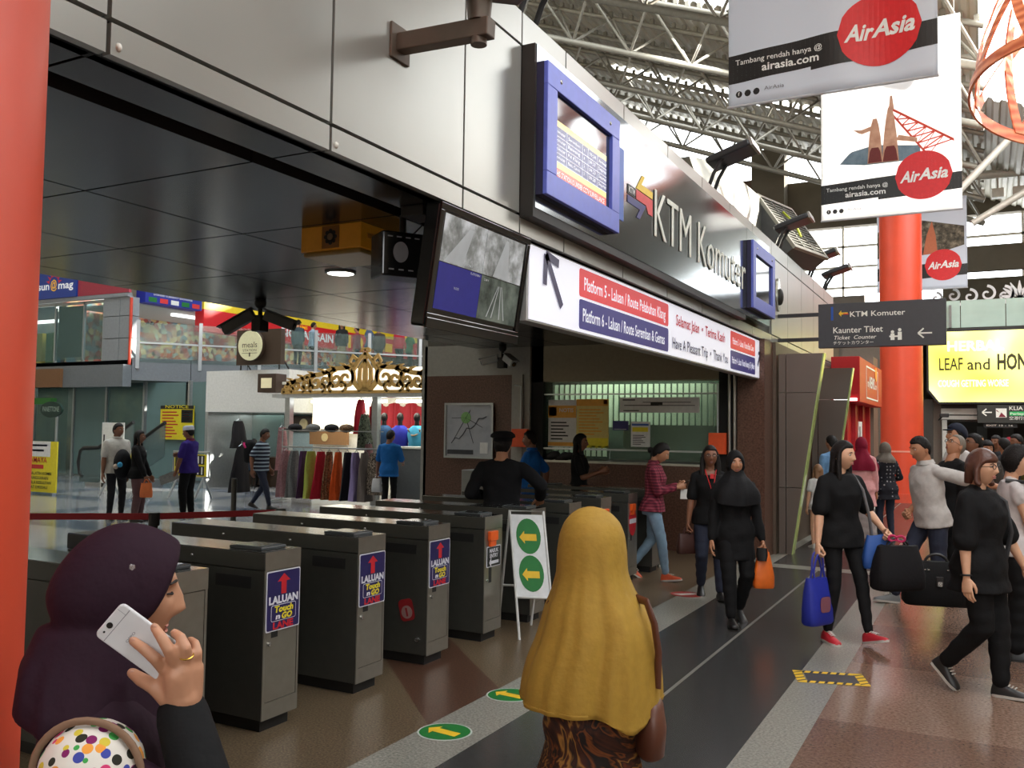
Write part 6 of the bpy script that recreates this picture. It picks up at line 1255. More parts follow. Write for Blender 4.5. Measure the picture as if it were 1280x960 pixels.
    # top
    if top:
        mt = top['m']; inf = top.get('inf', .016); hem = top.get('hem', .80); b = MB(); rg_ = [r for r in rings if r[0] >= hem-.02]
        first = (hem, rg_[0][1]+top.get('flare', .014), rg_[0][2]+top.get('flare', .014), rg_[0][3])
        if hem < .78:                                  # long tunic or dress
            fl = top.get('flare', .03); pre = [(hem+(.78-hem)*q, rings[0][1]+fl*(1-q), rings[0][2]+fl*(1-q), rings[0][3]) for q in (0, .33, .66)]; rg_ = pre+rings
        else: rg_ = [first]+[r for r in rings if r[0] > hem+.03]
        top_z = top.get('neck', 1.392); rg_ = [r for r in rg_ if r[0] <= top_z]
        b.loft([[T @ p for p in ell(z, a+inf+(.012 if z < .95 else 0), c+inf+(.012 if z < .95 else 0), y)] for z, a, c, y in rg_])
        sl = top.get('sleeve', .75); loose = top.get('loose', .014)
        for s, e, w in arms:
            if sl <= 0: continue
            limb(b, nb-Vector((0, 0, .012)), s, [(0, .036+inf*.5), (.5, .037+inf*.5), (1, .038+inf*.5)])
            if sl <= 1: limb(b, s+(e-s)*.0, s.lerp(e, sl), [(0, .040*ar+loose*.6), (.3, .045*ar+loose*.8), (1, .043*ar+loose*1.2)])
            else: limb(b, s, e, [(0, .040*ar+loose*.6), (.3, .045*ar+loose*.8), (1, .038*ar+loose)]); limb(b, e, e.lerp(w, sl-1), [(0, .038*ar+loose), (1, .029*ar+loose*.9)])
        g_ = remesh(b, vox, 3)
        for i, p in enumerate(g_.v): g_.v[i] = p+Vector((p.x, p.y, 0)).normalized()*(.0016*math.sin(p.z*52+17*p.x+3*math.sin(19*p.y))+.0026*math.sin(31*p.x+24*p.z+2*math.sin(23*p.y))+.0016*math.sin(-43*p.x+37*p.z))
        g_.build(top.get('name', 'shirt'), mt, R_, 60, local=True)
        if top.get('collar'):
            cb = MB(); rr = []
            for z, a, c in ((1.385, .064, .06), (1.42, .062, .058), (1.425, .068, .064), (1.385, .085, .078)): rr.append([T @ p for p in ell(z, a*(1 if fem else 1.08), c, -.014, 24)])
            cb.loft(rr, cap=False); cb.build('collar', top['collar'], R_, 60, local=True)
    if bottom:
        mt = bottom['m']; b = MB(); inf = bottom.get('inf', .008); end = bottom.get('end', 1.93)
        TP = Matrix.Translation((0, 0, hz-.88)) @ Matrix.Rotation(0, 4, 'X')
        if bottom.get('skirt'):
            fe = bottom.get('len', .12); mx = (legs[0][2]+legs[1][2])/2
            b.loft([[p+Vector((mx.x*q, mx.y*q, hz-.88)) for p in ell(.98-(.98-fe)*q, .14+.03*q+.05*q*q, .105+.03*q+bottom.get('flare', .06)*q, 0)] for q in (0, .15, .4, .7, 1)])
        else:
            b.loft([[TP @ p for p in ell(z, a+.002, c+.002, y)] for z, a, c, y in rings if .76 < z < 1.02])
            tk = bottom.get('fit', .006)
            for h, kn, a in legs:
                limb(b, h, kn if end > 1 else h.lerp(kn, end), [(0, .076+inf*.6), (.3, .077+tk), (1, .054+tk+inf*.5)])
                if end > 1: limb(b, kn, kn.lerp(a, end-1), [(0, .054+tk+inf*.5), (.3, .054+tk), (1, bottom.get('cuff', .038)+tk)])
        g_ = remesh(b, vox, 3)
        for i, p in enumerate(g_.v): g_.v[i] = p+Vector((p.x, p.y, 0)).normalized()*(.003*math.sin(p.z*60+5*p.x)*(1 if p.z < .6 else .3))
        g_.build(bottom.get('name', 'trousers'), mt, R_, 60, local=True)
    if shoes:
        for i, (x, y, z, pt) in enumerate(feet):
            a = ank[i]; yaw = (-.12, .12)[i]*-1; Mf = Matrix.Translation(a) @ Matrix.Rotation(yaw, 4, 'Z') @ Matrix.Rotation(pt, 4, 'X') @ Matrix.Translation((0, 0, -.08))
            pr = ((-.062, .022, .05), (-.05, .032, .085), (-.02, .036, .1), (.02, .036, .092), (.06, .039, .068), (.1, .044, .052), (.14, .042, .043), (.168, .032, .034), (.182, .016, .024))
            rr = []
            for yy, w, h in pr: rr.append([Mf @ Vector((w*math.cos(q*PI/8) if q <= 8 else w*(1-2*(q-8)/4), yy, .014+(h-.014)*math.sin(q*PI/8) if q <= 8 else .012)) for q in [8-j for j in range(9)]+[]])
            b = MB(); b.loft(rr); s_ = b.build(shoes.get('name', 'shoe'), shoes['m'], R_, 60, local=True)
            out = [(-.066, 0)]+[(yy, -w-.002) for yy, w, h in pr[1:-1]]+[(.187, 0)]+[(yy, w+.002) for yy, w, h in reversed(pr[1:-1])]
            b = MB(); b.loft([[Mf @ Vector((w, yy, zz)) for yy, w in out] for zz in (0, .018)]); b.build('sole', shoes.get('sole', m_shoeb), s_, 60, local=True)
            if shoes.get('lace'):
                b = MB()
                for q in range(4): yy = .03+.02*q; b.tube([Mf @ Vector((-.02, yy, .084-.2*(yy-.03)*1.4)), Mf @ Vector((0, yy+.004, .091-.2*(yy-.03)*1.4)), Mf @ Vector((.02, yy, .084-.2*(yy-.03)*1.4))], .004, 6)
                b.build('laces', shoes['lace'], s_, 60, local=True)
    for ex in extra:
        if ex[0] == 'glasses':
            b = MB()
            for s in (-1, 1):
                b.tube([Vector((s*.033+.021*math.cos(q*PI/10), .1, .010+.015*math.sin(q*PI/10))) for q in range(21)], .0022, 6)
                b.tube([(s*.054, .099, .013), (s*.076, .07, .012), (s*.078, -.01, .008)], .002, 6)
            b.tube([(-.012, .1, .013), (0, .103, .016), (.012, .1, .013)], .002, 6); xform(b, HM).build('glasses', ex[1], R_, 50, local=True)
        if ex[0] == 'mask': pass
        if ex[0] == 'lanyard':
            b = MB(); b.tube([T @ Vector(p) for p in ((-.06, .05, 1.39), (-.03, .125, 1.27), (0, .145, 1.16), (.03, .125, 1.27), (.06, .05, 1.39))], .006, 6); b.build('lanyard', ex[1], R_, 50, local=True)
            b = MB(); b.v = []; f_ = Frame(T @ Vector((-.02, .148, 1.30)), (1, 0, 0), (0, 0, 1)); b.obox(f_, 0, .04, 0, .05, -.006, .006); b.build('tag', ex[1], R_, local=True)
        if ex[0] == 'strap':     # a flat strap over one shoulder
            b = MB(); b.tube([T @ Vector(p) for p in ex[2]], .016, 8, flat=.35); b.build('strap', ex[1], R_, 50, local=True)
    R_['_k'] = 0; del R_['_k']
    return R_, T, HM, arms, legs, k
def W_(P, v): return wm(P[0]) @ Vector(v)          # local to place coordinates
# ------------------------------------------------------------------ bags and things in hand
def tote(name, label, top, w, h, d, yaw, mat, handle=None, hl=.12, taper=.85, cat='bag', pr=None, sag=0.0):
    """a bag hanging by its handles from the point TOP"""
    top = Vector(top); t = thing(name, label, cat, top-Vector((0, 0, hl+h)), yaw); b = MB(); rr = []
    for z, k, q in ((0, .92, .8), (.02, 1, 1), (h*.35, 1+sag, 1), (h*.7, .5+.5*taper, .8), (h, taper, .35)):
        rr.append([Vector((p.x, p.y, z+(.008*math.sin(p.x*40) if z == h else 0))) for p in ell(0, w/2*k, d/2*q, 0, 24, 0, 3.6)])
    b.loft(rr); b.build('bag_body', mat, t, 50, local=True)
    if handle:
        b = MB()
        for s in (-1, 1): b.tube([(w*.22*math.cos(q*PI/8), s*d*.16*math.sin(q*PI/8) if 0 < q < 8 else s*d*.16, h-.03+(hl+.03)*math.sin(q*PI/8)) for q in range(9)], .008, 6)
        b.build('handles', handle, t, 50, local=True)
    if pr: b = MB(); f = Frame((0, -d/2*1.02, h*.45), (1, 0, 0), (0, 0, 1)); b.rrect(f, -w*.2, w*.2, -.06, .06, .03, .004); b.build('print', pr, t, local=True)
    return t
def hand_pt(P, i, out=.075): s, e, w = P[3+0][i] if False else P[3][i]; return W_(P, w+(w-e).normalized()*out)
def ground(px, py): p = onZ(px, py, 0); return (p.x, p.y, 0)
def ydist(px, Y): p = onY(px, 560, Y); return (p.x, p.y, 0)
CAMV = 298       # heading of someone facing the camera
m_wpolo = cloth('white_polo', (190, 186, 182)); m_polo2 = cloth('cream_polo', (196, 194, 186))

# ---- by the gates and across the atrium
P = person('man in cream polo shirt and dark trousers standing across the atrium, facing right', ground(143, 650), 350, 1.66, 'm', 'brown', head=(.25, 0), top=dict(m=m_polo2, collar=m_polo2, name='polo_shirt'), bottom=dict(m=cloth('charcoal', (38, 38, 42))), shoes=dict(m=m_shoeb), hair=('short', None), hands=((-.2, .0, .8), (.25, .02, .76)))
P = person('woman in black jacket and mauve trousers, side on, across the atrium', ground(170, 652), 35, 1.54, 'f', 'brown', top=dict(m=m_ctblack, sleeve=1.95, name='jacket', hem=.78), bottom=dict(m=cloth('mauve', (104, 78, 80)), fit=.02), shoes=dict(m=m_shoeb), hair=('long', None, ('len', .2)), head=(0, .05), hands=((-.16, .18, .82), (.2, .2, .8)))
t = thing('backpack', 'round black backpack with blue and cream pompoms on the dark jacketed woman', 'backpack', W_(P, (0, -.25, .82)), math.radians(35-90)); b = MB(); b.sph((0, -.02, .2), (.17, .14, .26), 20, 12); b.build('pack', cloth('black2', (20, 20, 22)), t, 60, local=True)
for k, (x, c) in enumerate(((.17, (60, 150, 190)), (.15, (190, 170, 150)))): MB().sph((x, -.06-.07*k+.05, .2-.03*k), .045, 12, 8).build('pompom', M('pompom%d' % k, srgb(*c), .9), t, 60, local=True)
tote('carrier_bag', 'orange carrier bag held by the woman with the round backpack', hand_pt(P, 1), .2, .24, .1, .6, M('bag_orange', srgb(226, 120, 62), .5), M('bag_orange', srgb(226, 120, 62), .5), .06)
P = person('man in purple polo shirt and white skullcap holding a folded newspaper', ground(234, 646), 196, 1.63, 'm', 'brown', slim=1.06, head=(.15, -.1), top=dict(m=cloth('purple', (52, 36, 118)), collar=cloth('wine', (90, 30, 60)), name='polo_shirt', hem=.8), bottom=dict(m=m_ctblack, fit=.02, name='trousers'), shoes=dict(m=m_shoeb), hair=('skull', None, M('cap_white', srgb(188, 194, 206), .8)), hands=((-.25, .12, .74), (.18, .3, 1.1)), hpose=('grip', 'grip'))
hp = hand_pt(P, 0, .06); t = thing('newspaper', 'folded grey newspaper in the hand of the man in purple', 'newspaper', hp, 0); f = Frame(hp, Vector((.75, .4, .35)), Vector((-.35, 0, .8))); b = MB(); b.obox(f, -.28, .06, -.08, .08, -.012, .012); b.build('pages', MT('newsprint', 'noise', [srgb(90, 92, 90), srgb(150, 150, 144)], 25, .8), t)
m_strip = MT('cloth_stripes', 'wave', [srgb(30, 34, 48), srgb(34, 38, 52), srgb(150, 166, 178)], 4.2, .85, dir='Z', pos=[0, .5, .62], interp='CONSTANT')
P = person('boy in navy striped tee walking right with black backpack near the clothes rail', ground(325, 636), 18, 1.63, 'm', 'brown', lean=.05, head=(0, -.15), top=dict(m=m_strip, name='tee', sleeve=.8), bottom=dict(m=m_jeand), shoes=dict(m=m_shoeb), hair=('short', None), feet=((-.09, -.22, .03, -.35), (.09, .24, 0, .1)), hands=((-.2, .1, .8), (.24, -.08, .8)))
t = thing('backpack', 'black backpack with pink flash on the boy in striped tee', 'backpack', W_(P, (0, -.24, .92)), math.radians(18-90)); b = MB(); b.loft([ell(0, .13, .07), ell(.04, .16, .11), ell(.2, .17, .13), ell(.38, .15, .11), ell(.46, .1, .06)]); b.build('pack', cloth('black2', (20, 20, 22)), t, 60, local=True); b = MB(); b.tube([(.15, -.03, .3), (.165, -.06, .36), (.14, -.07, .4)], .022, 8); b.build('pink_flash', M('flash_pink', srgb(226, 40, 130), .6), t, 60, local=True)
P = person('man in bright blue shirt seen from behind at the kiosk counter', ydist(487, 14.0), 105, 1.6, 'm', 'brown', head=(-.3, -.1), top=dict(m=cloth('blue_shirt', (24, 92, 156)), name='shirt', sleeve=.9, hem=.74, flare=.02), bottom=dict(m=m_ctblack), shoes=dict(m=m_shoeb), hair=('short', None), low=True, hands=((-.27, .06, .8), (.2, .25, 1.0)), hpose=('grip', 'relax'))
tote('carrier_bag', 'white carrier bag held by the man in bright blue at the kiosk', hand_pt(P, 0), .2, .26, .1, .3, M('bag_white', srgb(200, 200, 200), .5), M('bag_white', srgb(200, 200, 200), .5), .05)
# seated customer in the stall
t = thing('stall_stool', 'dark stool under the seated man in the food stall', 'stool', (-17.35, 18.0, 0)); MB().box(-17.55, -17.15, 17.85, 18.15, .44, .48).build('seat', m_post, t)
for x in (-17.5, -17.2):
    for y in (17.9, 18.1): MB().cyl((x, y, 0), (x, y, .44), .015, n=8).build('leg', m_post, t)
person('man in dark shirt sitting with his back turned in the food stall', (-17.35, 17.95, 0), 95, 1.65, 'm', 'brown', low=True, sit=.53, head=(0, -.1), feet=((-.12, .3, 0, 0), (.12, .3, 0, 0)), hands=((-.15, .3, .85), (.15, .3, .85)), top=dict(m=cloth('dusk', (40, 52, 66)), name='shirt'), bottom=dict(m=m_ctblack), shoes=dict(m=m_shoeb), hair=('short', None))
# staff behind the gates
m_unif = cloth('uniform_black', (20, 20, 23))
P = person('guard in black uniform and cap seen from behind, leaning a hand on a gate', (onY(628, 560, 7.35).x, 7.35, 0), 112, 1.62, 'm', 'mid', slim=1.04, head=(-.15, 0), low=True, top=dict(m=m_unif, name='uniform_shirt', sleeve=1.9, hem=.8, loose=.02), bottom=dict(m=m_unif), shoes=dict(m=m_shoeb), hair=('beret', None, cloth('cap_black', (18, 18, 20))), hands=((-.2, .16, 1.04), (.36, .08, 1.03)), elb=((-.45, -1, 0), (.5, -.8, 0)), hpose=('relax', 'flat'), palm=(None, (0, 0, -1)))
m_ublue = cloth('uniform_blue', (30, 96, 168))
P = person('man in bright blue uniform shirt facing left behind the gates', ydist(664, 10.75), 190, 1.63, 'm', 'brown', head=(.1, 0), top=dict(m=m_ublue, collar=m_ublue, name='uniform_shirt', sleeve=.85), bottom=dict(m=cloth('navy2', (28, 36, 56))), shoes=dict(m=m_shoeb), hair=('short', None), hands=((-.2, .2, .84), (.3, -.12, .86)))
person('woman in black tee with hands raised before the ticket window', ydist(724, 10.95), 20, 1.6, 'f', 'brown', head=(-.1, 0), top=dict(m=m_ctblack, name='tee', sleeve=.7), bottom=dict(m=m_ctblack), shoes=dict(m=m_shoeb), hair=('long', None, ('len', .25)), hands=((-.05, .3, 1.12), (.1, .28, 1.14)))
m_plaid = MT('cloth_plaid', 'plaid', [srgb(60, 22, 34), srgb(112, 36, 52), srgb(150, 70, 84)], 9, .85)
P = person('woman in maroon checked shirt and pale jeans walking right, looking at her phone', ground(816, 724), 12, 1.55, 'f', 'mid', lean=.04, head=(0, -.42), top=dict(m=m_plaid, collar=m_plaid, name='checked_shirt', sleeve=1.85, hem=.82), bottom=dict(m=m_jean, name='jeans'), shoes=dict(m=m_shoeo, sole=m_shoew, lace=m_shoew, name='sneaker'), hair=('bun', None), feet=((-.08, -.26, .06, -.55), (.08, .16, 0, .12)), hands=((-.06, .29, 1.12), (.07, .29, 1.1)), elb=((-.4, -1, -.3), (.4, -1, -.3)), hpose=('grip', 'grip'))
hp = (hand_pt(P, 0, .08)+hand_pt(P, 1, .08))/2; f = Frame(hp+Vector((0, 0, .01)), (.3, -.9, 0), (.85, .25, .45)); b = MB(); b.rrect(f, -.036, .036, -.06, .07, .01, .009); tag(b.build('phone', m_tv), 'dark phone in the hands of the woman in checked shirt', 'phone')
b = MB(); f = Frame(hp+Vector((.02, -.02, -.1)), (.9, .2, 0), (0, .2, 1)); b.obox(f, -.05, .05, -.06, .05, -.002, .002); tag(b.build('paper_slip', M('slip_white', srgb(220, 218, 212), .6)), 'small white paper slip under the phone of the woman in checked shirt', 'paper')
P = person('long haired woman with glasses and red lanyard walking towards the camera', ground(887, 745), CAMV-4, 1.53, 'f', 'brown', head=(0, .05), top=dict(m=m_ctblack, name='shirt', sleeve=.8, neck=1.37), bottom=dict(m=m_jeand, name='jeans', fit=.012), shoes=dict(m=m_shoeb), hair=('long', None, ('len', .36)), extra=(('glasses', m_shoeb), ('lanyard', M('lanyard_red', srgb(206, 40, 44), .5))), feet=((-.08, .2, 0, .1), (.08, -.1, .03, -.35)), hands=((-.22, .08, .78), (.24, .04, .78)), hpose=('relax', 'grip'))
hp = hand_pt(P, 1, .05); tote('handbag', 'dark brown handbag hanging from the arm of the woman with glasses and lanyard', hp, .24, .2, .1, .9, M('bag_brown', srgb(62, 34, 28), .5), M('bag_brown', srgb(62, 34, 28), .5), .06)
m_hjb = cloth('scarf_black', (18, 18, 20), .75)
P = person('woman in black headscarf, jacket and trousers walking towards the camera', ground(918, 778), CAMV+2, 1.5, 'f', 'mid', head=(.0, .03), top=dict(m=m_ctblack, name='jacket', sleeve=1.95, hem=.62, flare=.02), bottom=dict(m=m_ctblack, fit=.014), shoes=dict(m=m_shoeb), hair=('hijab', None, m_hjb, .3), feet=((-.08, -.12, .04, -.4), (.08, .18, 0, .1)), hands=((-.25, .06, .78), (.24, .06, .78)), hpose=('grip', 'relax'))
hp = hand_pt(P, 0); tote('carrier_bag', 'bright orange carrier bag held by the woman in black headscarf', hp, .18, .3, .1, .5, M('bag_orange2', srgb(232, 112, 36), .45), M('bag_orange2', srgb(232, 112, 36), .45), .05, taper=.55)
t = thing('purse', 'small black purse in the hand of the woman in black headscarf', 'purse', hp+Vector((.0, -.06, -.06))); b = MB(); b.loft([[Vector((p.x, p.y, z)) for p in ell(0, .05*k, .02, 0)] for z, k in ((-.05, .8), (0, 1), (.06, .9))]); b.build('pouch', m_shoeb, t, 50, local=True)
# ---- right-hand side
P = person('girl with long fair hair in white top and black shorts by the slanted fin', (-2.12, 13.5, 0), 120, 1.2, 'f', 'light', low=True, top=dict(m=cloth('white_top', (206, 206, 204)), name='top', sleeve=.6, hem=.76, flare=.04), bottom=dict(m=m_ctblack, end=.4, name='shorts'), shoes=dict(m=m_shoew, name='sandal', sole=m_shoew), hair=('long', M('hair_fair', srgb(126, 92, 62), .5), ('len', .34)))
P = person('adult in pale blue shirt with khaki pack half hidden behind the slanted fin', (-2.05, 14.35, 0), 140, 1.62, 'm', 'mid', low=True, top=dict(m=cloth('pale_blue', (110, 150, 190)), name='shirt', sleeve=1.8), bottom=dict(m=cloth('khaki', (110, 92, 70)), end=.8, name='shorts'), shoes=dict(m=M('shoe_tan', srgb(140, 70, 46), .6), sole=m_shoew), hair=('short', None))
t = thing('backpack', 'black and khaki backpack on the adult behind the slanted fin', 'backpack', W_(P, (0, -.24, .95)), math.radians(140-90)); b = MB(); b.loft([ell(0, .13, .07), ell(.04, .16, .11), ell(.2, .17, .13), ell(.38, .15, .11), ell(.46, .1, .06)]); b.build('pack', cloth('pack_khaki', (84, 76, 54)), t, 60, local=True); b = MB(); b.loft([ell(.06, .12, .145), ell(.2, .13, .15), ell(.26, .1, .13)]); b.build('pocket', m_ctblack, t, 60, local=True)
P = person('woman in black tee and slim trousers striding with several bags and red shoes', ground(1052, 800), CAMV+16, 1.6, 'f', 'light', head=(.45, -.02), top=dict(m=m_ctblack, name='tee', sleeve=.85, loose=.022, hem=.78, inf=.02), bottom=dict(m=m_ctblack, name='leggings', fit=.0, inf=.004), shoes=dict(m=m_shoer, sole=m_shoew, lace=m_shoew, name='sneaker'), hair=('long', None, ('len', .3)), feet=((-.06, .26, .03, .28), (.15, .02, 0, 0)), hands=((-.26, .2, .92), (.27, .06, .76)), hpose=('grip', 'grip'), extra=(('strap', M('strap_grey', srgb(120, 120, 122), .5), ((-.1, .02, 1.375), (-.12, .125, 1.25), (-.15, .16, 1.05), (-.19, .14, .88))),))
hp = hand_pt(P, 1); tote('shopping_bag', 'royal blue cloth shopping bag held low by the woman in red shoes', hp, .3, .36, .14, 1.1, M('bag_royal', srgb(32, 44, 150), .6, bump=.2), M('bag_royal', srgb(32, 44, 150), .6), .2, taper=.9, pr=M('bag_print', srgb(130, 80, 90), .6))
hp = hand_pt(P, 0); tote('carry_bag', 'large black bag with pink ribbon in the other hand of the woman in red shoes', hp+Vector((.06, 0, -.02)), .42, .34, .22, .7, cloth('bag_black2', (26, 25, 27)), m_shoeb, .05, taper=.8); b = MB()
for s in (-1, 1): b.tube([hp+Vector((.06+s*(.03-.03*math.cos(q*PI/5)), -.05, -.01+.022*math.sin(q*PI/5))) for q in range(11)], .009, 6)
tag(b.build('ribbon', M('ribbon_pink', srgb(196, 40, 96), .6), smooth=50), 'pink ribbon bow on the large black bag', 'ribbon')
q = W_(P, (-.2, .2, .9)); tote('shoulder_bag', 'small blue shoulder bag at the hip of the woman in red shoes', q, .24, .26, .1, .5, M('bag_blue', srgb(40, 84, 156), .55), None, .02, taper=.7)
person('woman in maroon headscarf and pink blouse near the red shop', ydist(1077, 14.2), 105, 1.6, 'f', 'mid', low=True, top=dict(m=cloth('pink_blouse', (214, 156, 156)), name='blouse', sleeve=1.8, hem=.6, flare=.03), bottom=dict(m=cloth('grey_skirt', (150, 140, 138)), skirt=True, name='skirt'), shoes=dict(m=m_shoeb), hair=('hijab', None, cloth('scarf_maroon', (126, 22, 48)), .34))
m_batik = MT('cloth_batik', 'dots', [srgb(130, 130, 134), srgb(150, 150, 150)], 16, .85, thr=(.22, .5), ground=srgb(28, 28, 36), rand=.2)
P = person('woman in grey headscarf and dark patterned jacket seen from behind', ground(1108, 676), 130, 1.52, 'f', 'mid', low=True, top=dict(m=m_batik, name='jacket', sleeve=1.9, hem=.7, flare=.03, inf=.024), bottom=dict(m=m_jeand, name='jeans'), shoes=dict(m=m_shoeb), hair=('hijab', None, cloth('scarf_grey', (108, 102, 94)), .17), hands=((-.3, .12, 1.0), (.2, .2, 1.0)))
tote('handbag', 'dark brown handbag on the arm of the woman in grey headscarf', hand_pt(P, 0, .0)+Vector((0, 0, .03)), .34, .3, .16, .5, M('bag_brown2', srgb(66, 40, 34), .5), M('bag_brown2', srgb(66, 40, 34), .5), .08)
t = thing('plastic_chair', 'white plastic chair beside the woman in grey headscarf', 'chair', (-1.75, 15.6, 0)); m_pc = M('chair_white', srgb(214, 210, 206), .4)
b = MB(); b.box(-1.97, -1.53, 15.38, 15.82, .42, .46); b.build('seat', m_pc, t, bevel=.01); b = MB(); b.box(-1.97, -1.53, 15.78, 15.82, .46, .84); b.build('backrest', m_pc, t, bevel=.012)
for x in (-1.95, -1.55):
    for y in (15.4, 15.8): MB().tube([(x, y, 0), (x*1.0, y, .43)], [.018, .022], 8).build('leg', m_pc, t)
P = person('man in white polo shirt leaning forward, one arm trailing behind', ground(1166, 755), 214, 1.72, 'm', 'mid', lean=.14, head=(.1, -.15), top=dict(m=m_wpolo, collar=m_wpolo, name='polo_shirt', sleeve=.85, hem=.8), bottom=dict(m=m_jeand, name='jeans', fit=.012), shoes=dict(m=M('shoe_grey', srgb(110, 112, 112), .6), sole=m_shoew, lace=m_shoew, name='sneaker'), hair=('short', None), feet=((-.08, -.3, .06, -.5), (.08, .34, 0, .1)), hands=((-.36, -.42, 1.12), (.1, .16, .86)), elb=((-.6, -.6, -.5), (.4, -1, 0)), hpose=('relax', 'grip'))
b = MB(); f = FY((0, 0, 0))
hp = at(1170, 690, 7.6); t = thing('travel_bag', 'boxy black travel bag with metal clasp carried beside the white polo man', 'bag', hp+Vector((0, 0, -.44)), .25); b = MB()
b.loft([[Vector((p.x, p.y, z)) for p in ell(0, .27*k, .13*q, 0, 28, 0, 5)] for z, k, q in ((0, .95, .9), (.02, 1, 1), (.24, 1, .98), (.32, .96, .7), (.36, .92, .35))]); b.build('bag_body', cloth('bag_black3', (24, 24, 25)), t, 40, local=True)
b = MB(); b.tube([(.09*math.cos(q*PI/8), 0, .345+.075*math.sin(q*PI/8)) for q in range(9)], .012, 8); b.build('handle', m_shoeb, t, 50, local=True)
b = MB(); b.box(-.03, .03, -.137, -.12, .17, .25); b.build('flap', m_shoeb, t, local=True, bevel=.006); b = MB(); b.rrect(Frame((0, -.139, .19), (1, 0, 0), (0, 0, 1)), -.018, .018, -.02, .02, .006, .006); b.build('clasp', m_scr, t, local=True)
b = MB()
for k in range(16):
    if abs(k-7.5) > 1.5: b.box(-.24+.03*k, -.225+.03*k, -.118, -.105, .3, .308)
b.build('stitching', m_scr, t, local=True)
person('tall man in dark blue cap and white red shirt behind the white polo man', ydist(1196, 11.6), 208, 1.77, 'm', 'mid', head=(0, .1), top=dict(m=MT('cloth_whitered', 'noise', [srgb(196, 192, 190), srgb(200, 196, 192), srgb(206, 40, 62)], 3, .85, pos=[.3, .56, .6]), name='shirt', sleeve=.8), bottom=dict(m=m_ctblack), shoes=dict(m=m_shoeb), hair=('cap', None, cloth('cap_navy', (38, 42, 56))))
person('grey haired man with glasses in black looking up to the left', ydist(1190, 10.4), 212, 1.66, 'm', 'mid', head=(.1, .5), top=dict(m=m_ctblack, name='shirt', sleeve=1.9), bottom=dict(m=m_ctblack), shoes=dict(m=m_shoeb), hair=('grey', m_hairg), extra=(('glasses', m_shoeb),))
person('dark haired man with glasses in brown top among the waiting crowd, facing left', ydist(1217, 12.2), 205, 1.67, 'm', 'brown', head=(0, .15), top=dict(m=cloth('brown_top', (74, 56, 48)), name='shirt', sleeve=1.9), bottom=dict(m=m_ctblack), shoes=dict(m=m_shoeb), hair=('short', None), extra=(('glasses', m_shoeb),))
person('woman facing the camera far back, framed between two heads in the crowd', ydist(1233, 14), CAMV-10, 1.58, 'f', 'mid', top=dict(m=cloth('grey_top', (70, 66, 62)), name='shirt', sleeve=1.9), bottom=dict(m=m_ctblack), shoes=dict(m=m_shoeb), hair=('bob', None))
m_hb = M('hair_redbrown', srgb(84, 50, 36), .4, bump=.3, bscale=60)
P = person('woman with brown bob and glasses in oversized black tee striding to the right', ground(1228, 868), 336, 1.56, 'f', 'light', head=(-.05, .0), slim=1.06, top=dict(m=m_ctblack, name='tee', sleeve=1.0, loose=.032, hem=.7, inf=.03), bottom=dict(m=m_ctblack, fit=.018), shoes=dict(m=m_shoeb, sole=m_shoew, lace=m_shoew, name='sneaker'), hair=('fringe', m_hb, ('len', .14)), extra=(('glasses', m_shoeb), ('strap', M('strap_black', srgb(50, 50, 52), .5), ((-.1, -.02, 1.4), (-.11, .12, 1.3), (-.12, .15, 1.1), (-.14, .1, .9)))), feet=((-.05, .1, 0, .06), (.06, -.22, .10, -.7)), hands=((-.3, .16, .84), (.25, .02, .78)))
b = MB(); s, e, w = P[3][1]; w_ = w-(w-e).normalized()*.015; cc = W_(P, w_); dd = (W_(P, w)-W_(P, e)).normalized(); pp = dd.orthogonal().normalized(); qq = dd.cross(pp); b.tube([cc+(pp*math.cos(a*PI/10)+qq*math.sin(a*PI/10))*.031 for a in range(21)], .006, 6); tag(b.build('bracelet', m_shoeb, smooth=60), 'dark bracelet on the wrist of the woman with brown bob', 'bracelet')
P = person('woman with black bob in white top with black strap at the right edge', ydist(1266, 7.7), 10, 1.58, 'f', 'light', head=(-.3, -.1), top=dict(m=cloth('white_top2', (196, 190, 188)), name='top', sleeve=.3), bottom=dict(m=m_ctblack, fit=.03), shoes=dict(m=m_shoeb, name='sandal'), hair=('bob', None), hands=((-.2, .25, 1.02), (.1, .3, 1.08)), extra=(('strap', m_shoeb, ((.12, -.08, 1.38), (.13, .07, 1.37), (.02, .16, 1.15), (-.14, .12, .95))),))
for k, (px, Y, h, fc, st, sk, c, lab) in enumerate(((1246, 17, 1.66, 240, 'short', 'brown', (40, 40, 44), 'dark haired man far back left of the pink lamp'), (1256, 15, 1.62, 130, 'short', 'mid', (46, 46, 50), 'dark haired person seen from behind in the far crowd'), (1272, 16, 1.68, 210, 'short', 'brown', (90, 80, 40), 'man in mustard top far back at the right edge'), (1203, 19, 1.6, 300, 'bob', 'mid', (60, 40, 44), 'woman deep in the crowd before the dark opening'), (1224, 21, 1.66, 290, 'short', 'mid', (50, 54, 62), 'small figure in grey deep in the dark opening'), (1262, 22, 1.62, 120, 'hijab', 'mid', (120, 40, 50), 'small figure in red headscarf far back at the right'))):
    hr = (st, None) if st != 'hijab' else (st, None, cloth('scarf_red', (130, 30, 44)), .3)
    person(lab, ydist(px, Y), fc, h, 'm' if st == 'short' else 'f', sk, low=True, vox=.016, top=dict(m=cloth('crowd%d' % k, c), name='shirt', sleeve=1.8), bottom=dict(m=m_ctblack), shoes=dict(m=m_shoeb), hair=hr)
